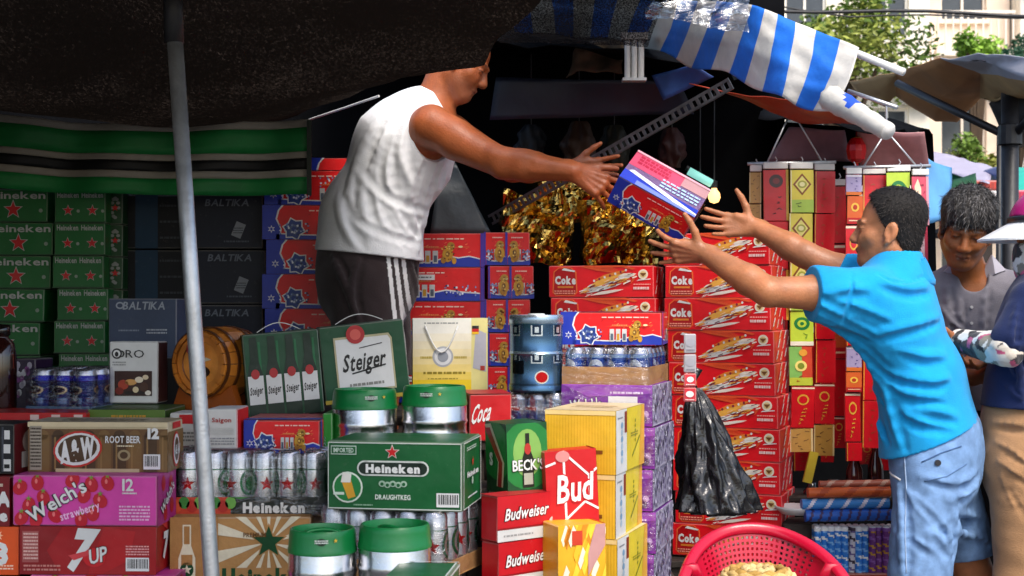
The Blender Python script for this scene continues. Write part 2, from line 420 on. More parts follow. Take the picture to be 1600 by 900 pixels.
# galvanised pole
root = empty('tent_pole', 'grey galvanised pole holding up the black net at the left', 'pole', (X(331, 3.0), 3.0, 0))
p0 = P(331, 905, 3.0); p1 = P(272, 45, 3.0); dr = (p0 - p1) / (p0.z - p1.z); base = p0 - dr * p0.z
b = MB(); off = root.location; b.tube([base - off, p0 - off, (p0 + p1) / 2 - off, p1 - off], .0168, 20, (.5, .5, .5)); b.build('tube', GALV, root, smooth=True)
b = MB(); b.tube([p1 - off - Vector((0, 0, .03)), p1 - off + Vector((-.004, 0, .12))], .021, 16, (.5, .5, .5)); b.build('sleeve', DARKMETAL, root, smooth=True)
b = MB(); b.lathe([(.06, 0), (.06, .006), (.02, .010), (.02, .05)], 20); q = b.build('foot_plate', DARKMETAL, root); q.location = base - off
# striped green banner hanging below the net
b = MB(); ed = [(0, '#928c80'), (.105, '#1b7a3a'), (.43, '#928c80'), (.52, '#0a0b0b'), (.67, '#928c80'), (.77, '#1b7a3a'), (1.0, None)]
def ban(u, t):
    px = -60 + 545 * u; top = np.interp(px, [-60, 0, 100, 200, 300, 485], [168, 178, 190, 194, 193, 187]); bot = np.interp(px, [-60, 0, 100, 300, 485], [288, 294, 301, 306, 303])
    yy = 4.82 + .025 * math.sin(u * 9) * t + .02 * math.sin(u * 23 + 2 * t)
    p = P(px, top + (bot - top) * t, 4.82); return (p.x, yy, p.z)
for i in range(6):
    t0, t1 = ed[i][0], ed[i + 1][0]
    b.grid(lambda u, v: ban(u, t1 + (t0 - t1) * v), 40, 3, col=lin(ed[i][1]))
o = b.build('striped_banner', TARP, smooth=True); sm = o.modifiers.new('thick', 'SOLIDIFY'); sm.thickness = .004
tag(o, 'green awning strip with grey and black stripes hanging under the net', 'banner')
b = MB(); b.box((X(480, 4.8) - .0, 4.79, Z(305, 4.8)), (X(487, 4.8), 4.80, Z(188, 4.8)), lin('#20281f')); b.build('edge_hem', TARP, o)
# dark back wall and side of the stall
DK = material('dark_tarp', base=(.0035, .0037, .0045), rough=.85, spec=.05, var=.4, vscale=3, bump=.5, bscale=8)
def sheet(name, pts, mat, label, cat, nu=24, nv=12, amp=.03, fr=3., thick=.003, col=(.02, .02, .025), colf=None, smooth=True):
    """cloth or tarp spanned between four corners (bl, br, tr, tl) with soft folds"""
    a, bb, c, d = [Vector(p) for p in pts]; n = (bb - a).cross(d - a).normalized(); m = MB()
    def f(u, v):
        p = a * (1 - u) * (1 - v) + bb * u * (1 - v) + c * u * v + d * (1 - u) * v
        return p + n * amp * (mnoise.noise(p * fr) + .5 * mnoise.noise(p * fr * 2.7 + Vector((3, 1, 2))))
    m.grid(f, nu, nv, col=col, colf=colf); o = m.build(name, mat, smooth=smooth)
    if thick: s = o.modifiers.new('thick', 'SOLIDIFY'); s.thickness = thick
    if label: tag(o, label, cat)
    return o
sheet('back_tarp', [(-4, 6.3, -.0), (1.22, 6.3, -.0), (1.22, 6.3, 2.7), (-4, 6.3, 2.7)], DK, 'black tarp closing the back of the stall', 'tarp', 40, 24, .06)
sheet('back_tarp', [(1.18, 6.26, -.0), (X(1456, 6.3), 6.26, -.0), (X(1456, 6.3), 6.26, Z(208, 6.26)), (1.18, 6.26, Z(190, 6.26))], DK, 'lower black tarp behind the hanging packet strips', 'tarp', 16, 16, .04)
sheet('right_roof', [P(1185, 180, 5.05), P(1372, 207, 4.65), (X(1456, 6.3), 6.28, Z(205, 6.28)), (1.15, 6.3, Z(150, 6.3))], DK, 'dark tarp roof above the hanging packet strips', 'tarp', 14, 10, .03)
sheet('awning_shading_tarp', [(.10, 3.75, 2.5), (.52, 3.75, 2.5), (.66, 5.7, 2.52), (.0, 5.7, 2.55)], DK, 'unseen dark tarp added high up to shade the far end of the striped awning', 'tarp', 10, 10, .03)  # out of view, added to keep daylight off the awning's far end
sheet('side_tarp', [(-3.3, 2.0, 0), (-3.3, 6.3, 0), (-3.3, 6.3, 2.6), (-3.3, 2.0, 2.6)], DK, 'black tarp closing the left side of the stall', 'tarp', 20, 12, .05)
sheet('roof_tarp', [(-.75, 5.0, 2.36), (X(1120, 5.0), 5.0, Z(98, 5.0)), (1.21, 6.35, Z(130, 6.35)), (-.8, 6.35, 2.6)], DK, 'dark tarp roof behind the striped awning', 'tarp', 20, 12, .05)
sheet('navy_tarp', [P(765, 188, 5.4), P(1085, 178, 5.4), P(1060, 128, 5.3), P(775, 122, 5.4)], material('navy_tarp', base=(.012, .016, .034), rough=.5, var=.3, bump=.4, bscale=8), 'dark navy tarp hanging level behind the man in white', 'tarp', 24, 8, .03)
sheet('blue_flap', [P(1040, 155, 5.1), P(1112, 122, 4.95), P(1082, 103, 4.95), P(1018, 118, 5.1)], material('blue_tarp', base=lin('#28457e'), rough=.5, var=.25, bump=.3, bscale=10), 'faded blue tarp flap under the awning by the slotted bar', 'tarp', 12, 6, .03)
sheet('grey_flap', [P(672, 365, 5.25), P(768, 365, 5.25), P(712, 255, 5.3), P(690, 250, 5.3)], material('grey_sheet', base=lin('#3a4348'), rough=.35, var=.3, vscale=8, bump=.5, bscale=12), 'grey plastic sheet draped behind the white vest', 'plastic sheet', 12, 10, .03)
# stepped stand that carries the goods (old timber), and the platform under the man in white
def slab(root, lo, hi, name='plank'):
    m = MB(); m.rbox(hi[0] - lo[0], hi[1] - lo[1], hi[2] - lo[2], .004, (.1, .08, .06), o=((lo[0] + hi[0]) / 2, (lo[1] + hi[1]) / 2, lo[2])); return m.build(name, DARKWOOD, root)
# awning of blue and white stripes: ridge, fold and drooping lower edge
UP = [(790, -20, 5.5), (860, -14, 5.4), (930, -8, 5.3), (1000, 0, 5.1), (1060, 2, 4.85), (1120, 2, 4.55), (1175, 8, 4.3), (1215, 22, 4.2), (1275, 47, 4.08), (1342, 74, 3.95)]
MID = [(800, 22, 5.6), (865, 26, 5.5), (925, 30, 5.4), (985, 36, 5.2), (1045, 50, 4.95), (1095, 66, 4.68), (1150, 74, 4.38), (1200, 88, 4.2), (1258, 112, 4.08), (1318, 132, 3.97)]
LO = [(805, 52, 5.7), (868, 56, 5.6), (922, 60, 5.5), (975, 66, 5.3), (1030, 82, 5.05), (1082, 104, 4.8), (1138, 116, 4.45), (1192, 142, 4.2), (1244, 164, 4.05), (1296, 176, 3.98)]
def curve(pl, t):
    n = len(pl) - 1; i = min(int(t * n), n - 1); f = t * n - i
    q = [Vector(pl[max(0, min(n, i + k))]) for k in (-1, 0, 1, 2)]
    return .5 * ((2 * q[1]) + (-q[0] + q[2]) * f + (2 * q[0] - 5 * q[1] + 4 * q[2] - q[3]) * f * f + (-q[0] + 3 * q[1] - 3 * q[2] + q[3]) * f ** 3)
def awn(u, v):
    pu, pm, pl = curve(UP, u), curve(MID, u), curve(LO, u)
    p = pm + (pu - pm) * (1 - 2 * v) if v < .5 else pm + (pl - pm) * (2 * v - 1)
    q = P(p.x, p.y, p.z); w = math.sin(u * 34 + 1.5) * .035 * max(0, v - .45) * 1.6 + .012 * mnoise.noise(Vector((u * 14, v * 6, 1)))
    q.y += w - .05 * math.sin(math.pi * v); return q
NB = 18
b = MB(); b.grid(lambda u, v: awn(u, 1 - v), 144, 26, colf=lambda u, v: (lin('#1c6fd8') if int(u * NB + 1) % 2 else lin('#d2cdc4')))
AWN = material('awning_canvas', rough=.55, var=.16, vscale=7, bump=.35, bscale=22, wear=.15)
o = b.build('striped_awning', AWN, smooth=True); sm = o.modifiers.new('thick', 'SOLIDIFY'); sm.thickness = .003
tag(o, 'blue and white striped awning drooping over the stall front', 'awning')
# rolled end of the awning on its pole
b = MB(); r0, r1 = P(1296, 152, 3.95), P(1388, 206, 3.75); n = 26; V = []; F = []; cc = []
ax_ = (r1 - r0); sx_ = ax_.normalized(); a_ = sx_.cross(Vector((0, 1, 0))).normalized(); b_ = a_.cross(sx_)
for i in range(n + 1):
    t = i / n; rr = .036 * (1 - .35 * t) * (1 + .10 * mnoise.noise(Vector((i * .35, 2, 1))))
    for k in range(16): V.append(r0 + ax_ * t + (a_ * math.cos(k * math.pi / 8) + b_ * math.sin(k * math.pi / 8)) * rr * (1 + .06 * math.sin(k * 3 + i)))
for i in range(n):
    for k in range(16):
        F.append((i * 16 + k, i * 16 + (k + 1) % 16, (i + 1) * 16 + (k + 1) % 16, (i + 1) * 16 + k)); cc.append(lin('#1c50c0') if (4 < i < 12 and (k + i // 2) % 16 < 6) else lin('#c4c0b7'))
F += [tuple(range(16))[::-1], tuple(n * 16 + k for k in range(16))]; cc += [lin('#d9d7d3')] * 2
b.add(V, F, cols=cc); b.build('rolled_end', AWN, o, smooth=True)
b = MB(); b.tube([P(1250, 62, 4.12), P(1340, 84, 4.0), P(1412, 113, 3.9)], .011, 12, (.78, .78, .74)); b.build('front_pole', PLAST, o, smooth=True)
b = MB(); b.tube([P(1325, 142, 4.0), P(1402, 168, 3.9)], .006, 8, (.5, .5, .48)); b.build('lower_rail', GALV, o, smooth=True)
def dimming_net():
    m = bpy.data.materials.new('dimming_net'); m.use_nodes = True; t = m.node_tree; t.nodes.clear(); L = t.links.new
    o = t.nodes.new('ShaderNodeOutputMaterial'); mx = t.nodes.new('ShaderNodeMixShader'); d = t.nodes.new('ShaderNodeBsdfDiffuse'); d.inputs[0].default_value = (.012, .010, .010, 1); tr = t.nodes.new('ShaderNodeBsdfTransparent')
    tc = t.nodes.new('ShaderNodeTexCoord'); n = t.nodes.new('ShaderNodeTexNoise'); n.inputs['Scale'].default_value = 240; n.inputs['Detail'].default_value = 4; L(tc.outputs['Object'], n.inputs['Vector'])
    r = t.nodes.new('ShaderNodeMapRange'); r.inputs[1].default_value = .42; r.inputs[2].default_value = .62; r.inputs[3].default_value = .03; r.inputs[4].default_value = .55; L(n.outputs[0], r.inputs[0]); L(r.outputs[0], mx.inputs[0]); L(d.outputs[0], mx.inputs[1]); L(tr.outputs[0], mx.inputs[2]); L(mx.outputs[0], o.inputs[0]); return m
sheet('dimming_net_flap', [P(780, 66, 4.62), P(1012, 74, 4.62), P(1050, -22, 4.55), P(770, -30, 4.55)], dimming_net(), 'added flap of thin black net that darkens the far end of the striped awning', 'net', 24, 10, .06, 4., 0)  # flap added in front so the awning behind it looks shaded
sheet('clear_film', [P(1010, 30, 4.42), P(1172, 52, 4.2), P(1165, -12, 4.25), P(1010, -14, 4.45)], film_material('clear_plastic', .5), 'torn clear plastic film hanging over the top of the striped awning', 'plastic film', 24, 12, .06, 9., 0)
# white ribbed bracket, hanging hand of cloth, slotted bar, lamps
b = MB(); q0 = P(991, 118, 5.0)
for k, dx in enumerate((-.024, 0, .024)): b.tube([q0 + Vector((dx, 0, -.01)), q0 + Vector((dx, 0, .125))], .011, 10, (.62, .60, .56))
b.box((q0.x - .047, 4.98, q0.z + .125), (q0.x + .047, 5.03, q0.z + .15), (.4, .36, .33)); b.box((q0.x - .042, 4.98, q0.z - .02), (q0.x + .042, 5.03, q0.z - .01), (.5, .5, .5))
o = b.build('pipe_bracket', PLAST, auto=40); tag(o, 'white ribbed plastic bracket standing on the navy tarp edge', 'bracket')
sheet('beige_cloth', [P(880, 118, 5.75), P(975, 118, 5.6), P(975, 55, 5.6), P(905, 70, 5.75)], material('beige_cloth', base=lin('#8a745c'), rough=.8, var=.4, vscale=9, bump=.5, bscale=14), 'crumpled beige cloth stuffed above the navy tarp', 'cloth', 14, 10, .08, 6.)
b = MB(); a, c = P(1142, 130, 4.7), P(766, 344, 5.55); dv = (c - a); L_ = dv.length; dv.normalize(); sd_ = dv.cross(Vector((0, 1, 0))).normalized() * .022; fw = Vector((0, .022, 0))
N = 44
for i in range(N):       # slotted angle: short webs between the slots, with two edge rails
    t0, t1 = i / N, (i + .45) / N; p, q = a + dv * L_ * t0, a + dv * L_ * t1
    b.add([p - sd_ * .5, q - sd_ * .5, q + sd_ * .5, p + sd_ * .5], [(0, 1, 2, 3)], (.2, .2, .2))
for s_ in (-1, 1):
    e0, e1 = sd_ * s_ * .5, sd_ * s_ * .95
    b.add([a + e0, c + e0, c + e1, a + e1], [(0, 1, 2, 3)], (.2, .2, .2))
b.add([a + sd_ * .95, c + sd_ * .95, c + sd_ * .95 + fw, a + sd_ * .95 + fw], [(0, 1, 2, 3)], (.2, .2, .2))
o = b.build('slotted_bar', STEELBAR); sm = o.modifiers.new('thick', 'SOLIDIFY'); sm.thickness = .002; tag(o, 'grey slotted steel bar sloping down from the awning into the dark stall', 'steel bar')
def emis(name, col, st):
    m = bpy.data.materials.new(name); m.use_nodes = True; bs = m.node_tree.nodes['Principled BSDF']; bs.inputs['Emission Color'].default_value = (*col, 1); bs.inputs['Emission Strength'].default_value = st; bs.inputs['Base Color'].default_value = (*col, 1); return m
root = empty('tube_lamp', 'lit greenish fluorescent lamp hanging in the dark stall above the tall red stack', 'lamp', P(1094, 278, 5.9))
b = MB(); b.tube([P(1076, 267, 5.9) - root.location, P(1112, 287, 5.9) - root.location], .017, 10); b.build('tube', emis('tube_glow', (.25, .62, .55), .55), root, smooth=True)
b = MB(); b.tube([P(1072, 262, 5.92) - root.location, P(1116, 286, 5.92) - root.location], .012, 8, (.1, .1, .1)); b.build('fitting', DARKMETAL, root)
b = MB(); b.tube([P(1094, 272, 5.92) - root.location, P(1094, 150, 5.92) - root.location], .003, 6, (.05, .05, .05)); b.build('cord', DARKMETAL, root)
root = empty('bulb_lamp', 'small warm glowing bulb hanging below the fluorescent lamp', 'lamp', P(1116, 306, 5.9))
b = MB(); b.lathe([(.001, -.032), (.018, -.026), (.026, -.008), (.024, .010), (.012, .026), (.011, .034)], 16); b.build('bulb', emis('bulb_glow', (1, .55, .18), 1.5), root, smooth=True)
b = MB(); b.lathe([(.013, .032), (.014, .062), (.001, .064)], 12, col=(.03, .03, .03)); b.build('socket', DARKMETAL, root)
b = MB(); b.tube([(0, 0, .06), (0, 0, .45)], .003, 6, (.05, .05, .05)); b.build('cord', DARKMETAL, root)
# orange red sheet and mauve sheets under the awning at the right
sheet('orange_sheet', [P(1190, 172, 5.0), P(1375, 205, 4.6), P(1300, 168, 4.4), P(1075, 138, 4.9)], material('orange_tarp', base=lin('#a33a1c'), rough=.45, var=.25, vscale=5, bump=.3, bscale=9), 'orange red tarp stretched under the striped awning', 'tarp', 20, 8, .03)
sheet('mauve_sheet', [P(1200, 250, 5.3), P(1330, 250, 5.2), P(1320, 203, 5.1), P(1232, 200, 5.2)], material('mauve_sheet', base=lin('#8a7480'), rough=.4, var=.25, bump=.3, bscale=9), 'mauve plastic sheet behind the left rack of red packets', 'plastic sheet', 12, 8, .03)
sheet('pink_sheet', [P(1345, 262, 5.1), P(1452, 262, 5.0), P(1445, 205, 4.9), P(1340, 200, 5.0)], material('pink_sheet', base=lin('#c08a8a'), rough=.4, var=.25, bump=.3, bscale=9), 'dusty pink plastic sheet behind the right rack of packets', 'plastic sheet', 12, 8, .03)
# ------------------------------------------------------------------ goods: printed cartons
WHITE = (.78, .78, .76); BLACK = (.012, .012, .012); SILVER = (.5, .52, .5); RED = (.62, .012, .014)
GREEN = lin('#0b5c2c'); DKGREEN = lin('#0d6a2c'); NAVY = lin('#1b2a6b'); BLUE = lin('#1c3fb0'); GOLD = lin('#c8932a')
CREAM = lin('#e3d6bc'); ORANGE = lin('#e2691e'); PINK = lin('#dc46a8'); YEL = lin('#e8b92c')

def outline_text(c, txt, x, y, h, col, edge, shear=0, rot=0, L=3, width=None, arc=0):
    c.text(txt, x, y, h, edge, bold=2, shear=shear, rot=rot, L=L, width=width, arc=arc)
    c.text(txt, x, y, h, col, bold=1, shear=shear, rot=rot, L=L + 1, width=width and width * .97, arc=arc)

# ---- dark green beer cartons at the back left
def art_green_front(cv):
    c = cv['front']; c.text('Heineken', .5, .82, .22, SILVER, bold=1, width=.94)
    c.star(.5, .38, .31, SILVER, 1); c.star(.5, .38, .26, RED, 2)
    for x in (.1, .9): c.ell(x, .35, .06, .06, mixc(SILVER, DKGREEN, .5), 1)
    c.rect(0, 0, 1, .04, mixc(DKGREEN, BLACK, .6), 1)
def art_green_end(cv):
    c = cv['front']
    for k in (.27, .75):
        c.text('Heineken', k, .86, .17, SILVER, bold=1, width=.42)
        c.star(k, .38, .19, SILVER, 1); c.star(k, .38, .16, RED, 2); c.ell(k + .2, .36, .05, .05, mixc(SILVER, DKGREEN, .4), 1)
    c.rect(0, 0, 1, .04, mixc(DKGREEN, BLACK, .6), 1)
def art_green_narrow(cv):
    c = cv['front']
    for a in range(0, 300, 30):
        c.ell(.5 + .22 * math.cos(R(a)), .5 + .3 * math.sin(R(a)), .06, .05, mixc(SILVER, BLACK, .45), 1)
    c.star(.5, .5, .12, RED, 2)
pos, w, h = quad_place(-24, 84, 347, 399, 5.0, 0, .27)
for k in range(7):
    yt = 295 + 52 * k
    dx = (-.02, 0, -.012, -.03, -.05, -.045, -.02)[k]
    carton('green_front', 'beer_carton', f'dark green beer carton with large red star, {ORD[k]} of the stack at the far left', 'beer carton',
           (pos.x + dx, pos.y, Z(yt + 52, 5.0)), random.uniform(-1.5, 1.5), (w, .27, h - .001), DKGREEN, art_green_front, 'green beer cartons stacked at the far left')
pos, w, h = quad_place(86, 166, 347, 398, 4.98, 0, .38)
for k in range(7):
    carton('green_end', 'beer_carton', f'dark green beer carton showing two small red stars, {ORD[k]} of the narrow stack', 'beer carton',
           (pos.x + random.uniform(-.012, .012), pos.y, Z(348 + 51 * k, 4.98)), random.uniform(-1, 1), (w, .38, h - .001), DKGREEN, art_green_end, 'green beer cartons in the narrow stack')
pos, w, h = quad_place(168, 192, 347, 398, 5.05, 0, .38)
for k in range(4):
    carton('green_narrow', 'beer_carton', f'blackish green carton end with grey ring print, {ORD[k]} of the slim dark stack', 'beer carton',
           (pos.x, pos.y, Z(350 + 51 * k, 5.05)), 0, (w, .38, h - .001), mixc(DKGREEN, BLACK, .6), art_green_narrow, 'slim dark carton ends beside the green stacks')

# ---- charcoal cartons right of the pole and the slate one in front
CHAR = lin('#262a36'); SLATE = lin('#48536a')
def art_baltika(cv):
    c = cv['front']; g = lin('#6d7480')
    c.text('BALTIKA', .5, .86, .13, g, bold=1, shear=.2, width=.62)
    c.poly([(.55, .25), (.68, .18), (.76, .44), (.63, .51)], lin('#8a8f97'), 1); c.fine(.58, .27, .72, .40, lin('#50555c'), 3, 2)
    c.fine(.45, .10, .8, .16, lin('#555b66'), 1, 1)
pos, w, h = quad_place(300, 411, 303, 388, 5.05, 0, .3)
for k in range(4):
    carton('baltika', 'beer_carton', f'charcoal beer carton with grey sticker, {ORD[k]} of the stack right of the pole', 'beer carton',
           (pos.x + .01 * (k % 2), pos.y, Z(388 + 86 * k, 5.05)), 0, (w, .3, h - .004), CHAR, art_baltika, 'charcoal beer cartons behind the barrel', MATTE)
def art_dark(cv):
    c = cv['front']
    for y in (.2, .5, .8): c.fine(.55, y - .04, .95, y + .04, lin('#3c4047'), 1, 1, int(y * 10))
    c.rect(.18, 0, .52, 1, lin('#1d3a52'), 1)
pos, w, h = quad_place(193, 296, 303, 388, 5.12, 0, .3)
for k in range(3):
    carton('darkblue', 'carton', f'near black carton with dull blue band, {ORD[k]} of the stack left of the pole', 'carton',
           (pos.x, pos.y, Z(388 + 86 * k, 5.12)), 0, (w, .3, h - .004), lin('#15171c'), art_dark, 'near black cartons left of the pole', MATTE)
def art_slate(cv):
    c = cv['front']; g = lin('#aab2bd')
    c.text('BALTIKA', .53, .88, .13, g, bold=1, shear=.15, width=.62); c.ell(.17, .88, .07, .06, g, 1); c.ell(.17, .88, .045, .035, SLATE, 2)
    c.fine(.15, .44, .45, .49, lin('#8d96a5'), 1, 1); c.fine(.56, .40, .86, .50, lin('#b8bec8'), 2, 1)
pos, w, h = quad_place(170, 277, 466, 560, 4.35, 0, .2)
carton('slate', 'beer_carton', 'slate blue beer carton standing behind the white tall box', 'beer carton', pos, -1, (w, .2, h), SLATE, art_slate, None, MATTE)

# ---- red and blue festive cartons
DRED = lin('#e2181c'); DBLUE = lin('#2036a8')
def dragon_panel(c, x0, x1, mirror=False, flower=True, sticker=False, lo=0):
    s = x1 - x0; f = (lambda t: x0 + s * (1 - t)) if mirror else (lambda t: x0 + s * t)
    # blue wave at the base with a white edge
    pts = [(0, .0), (0, .16), (.2, .12), (.45, .10), (.62, .2), (.72, .3), (.8, .25), (.9, .3), (1, .22), (1, 0)]
    c.poly([(f(a), b + (.035 if 0 < b else 0)) for a, b in pts], WHITE, 1); c.poly([(f(a), b) for a, b in pts], DBLUE, 2)
    if flower:
        for rr, co, L in ((.36, WHITE, 3), (.31, lin('#24408f'), 4), (.17, lin('#56698f'), 5), (.09, lin('#1f3a8c'), 6)):
            c.star(f(.18), .30, rr, co, L, n=6, inner=.72, rot=.3)
    for k, xx in enumerate((.42, .49, .56)):
        c.rect(min(f(xx), f(xx + .05)), .1, max(f(xx), f(xx + .05)), .48, (.6, .6, .58), 6); c.rect(min(f(xx + .01), f(xx + .04)), .14, max(f(xx + .01), f(xx + .04)), .34, lin('#556070') if k != 1 else GOLD, 7)
    # golden lion figure
    for (a, b, rx, ry, co) in ((.70, .36, .16, .22, GOLD), (.73, .62, .12, .12, lin('#b8862b')), (.66, .2, .08, .1, lin('#a9741f')), (.76, .18, .07, .1, GOLD), (.74, .64, .04, .03, lin('#3a2410')), (.70, .38, .06, .09, lin('#8d5f1a')), (.82, .60, .07, .03, lin('#f2dfae'))):
        c.ell(f(a), b, rx, ry, co, 8 if co != GOLD else 7, n=12)
    q = random.Random(5)
    for k in range(26):
        x, y = q.random(), q.uniform(.05, .75); c.ell(f(.18 + .3 * (x - .5)), .3 + .32 * (q.random() - .5), .02 + .02 * q.random(), .02 + .02 * q.random(), lin(q.choice(('#e8ecf6', '#7f93c8', '#16245c', '#c8d0e6'))), 7 + k % 2, n=6)
        c.ell(f(.70 + .12 * (q.random() - .5)), .42 + .4 * (q.random() - .5), .025, .02, lin(q.choice(('#f0d070', '#7a4a12', '#e8b848', '#4a2a0c'))), 9 + k % 2, n=6)
        c.line(f(.3 + .6 * x), y, f(.3 + .6 * x) + .02, y + .03, .012, lin(q.choice(('#f0703c', '#b00c14', '#f4a060'))), 1)
    c.fine(min(f(.33), f(.85)), .80, max(f(.33), f(.85)), .87, lin('#f3cdbf'), 1, 3, 5)
    c.fine(min(f(.45), f(.62)), .56, max(f(.45), f(.62)), .63, lin('#e98f52'), 1, 3, 8)
    c.poly([(f(.36), .56), (f(.62), .55), (f(.9), .58), (f(.9), .61), (f(.6), .58)], lin('#e05a2a'), 2)
    if sticker: c.rect(min(f(.42), f(.8)), .62, max(f(.42), f(.8)), .78, WHITE, 9); c.fine(min(f(.45), f(.78)), .66, max(f(.45), f(.78)), .74, lin('#777777'), 1, 10)
def art_dragon(cv):
    c = cv['front']
    c.poly([(.0, 0), (.16, 0), (.17, .3), (.13, .6), (.15, .85), (.19, 1), (0, 1)], WHITE, 1)
    c.poly([(.0, 0), (.15, 0), (.16, .3), (.115, .6), (.135, .85), (.17, 1), (0, 1)], DBLUE, 2); c.star(.08, .3, .12, WHITE, 3, 6); c.star(.08, .3, .07, DBLUE, 4, 6)
    dragon_panel(c, .12, 1)
    t = cv['top']; t.rect(0, 0, 1, 1, lin('#b03038'), 1); t.rect(0, .0, 1, .25, DBLUE, 2)
    r = cv['right']; dragon_panel(r, .1, 1, flower=False); r.rect(0, 0, .1, 1, DBLUE, 3)
def art_dragon_m(cv):
    c = cv['front']; dragon_panel(c, .0, .96, flower=True); c.rect(.965, 0, 1, 1, lin('#4a2b9a'), 9)
def art_dragon_m2(cv):
    c = cv['front']; dragon_panel(c, .0, .96, mirror=True, flower=False, sticker=True)
    pts = [(.3, 0), (.3, .12), (.42, .28), (.5, .2), (.66, .3), (.8, .24), (.96, .2), (.96, 0)]
    c.poly([(a, b + (.04 if b else 0)) for a, b in pts], WHITE, 4); c.poly(pts, DBLUE, 5); c.rect(.965, 0, 1, 1, lin('#4a2b9a'), 9)
def art_dragon_end(cv):
    c = cv['front']; dragon_panel(c, .05, .46, flower=False); dragon_panel(c, .52, 1, flower=False, mirror=True)
    c.rect(0, 0, .04, 1, lin('#3b2f9c'), 9); c.rect(.46, 0, .51, 1, lin('#3b2f9c'), 9)
pos, w, h = quad_place(412, 590, 374, 428, 5.0, 0, .27)
for k in range(5):
    carton('dragon', 'festive_carton', f'red and blue festive carton with lion print, {ORD[k]} of the stack beside the charcoal cartons', 'drink carton',
           (pos.x + (.004, -.006, .01, -.004, .006)[k], pos.y, Z(320 + 54 * k, 5.0)), random.uniform(-1, 1), (w, .27, h - .001), DRED, art_dragon, 'red and blue festive cartons left of the man in white')
carton('dragon', 'festive_carton', 'red and blue festive carton set askew on top of its stack behind the white vest', 'drink carton',
       (X(562, 5.0), 5.14, Z(266 + 54 - 54 * 0 - 20 + 0, 5.0) - .0 + .0), 0, (w, .27, h), DRED, art_dragon, 'red and blue festive cartons left of the man in white')
pos, w, h = quad_place(582, 757, 417, 470, 5.1, 0, .27)
for k in range(5):
    knd = ('dragon_m', 'dragon_m2', 'dragon_m')[k % 3]
    carton(knd, 'festive_carton', f'red festive carton seen broadside, {ORD[k]} of the stack between vest and gift bag', 'drink carton',
           (pos.x, pos.y, Z(417 + 53 * k, 5.1)), 0, (w, .27, h - .0015), DRED, art_dragon_m2 if knd == 'dragon_m2' else art_dragon_m, 'red festive cartons broadside behind the gift bag')
pos, w, h = quad_place(759, 831, 415, 467, 5.1, 3, .38)
for k in range(5):
    carton('dragon_end', 'festive_carton', f'red festive carton seen end on, {ORD[k]} of the stack behind the tin keg', 'drink carton',
           (pos.x + (-.004, .004, 0, .006, 0)[k], pos.y, Z(414 + 52.5 * k, 5.1)), 3 + random.uniform(-2, 2), (w, .38, h - .0015), DRED, art_dragon_end, 'red festive cartons end on behind the tin keg')

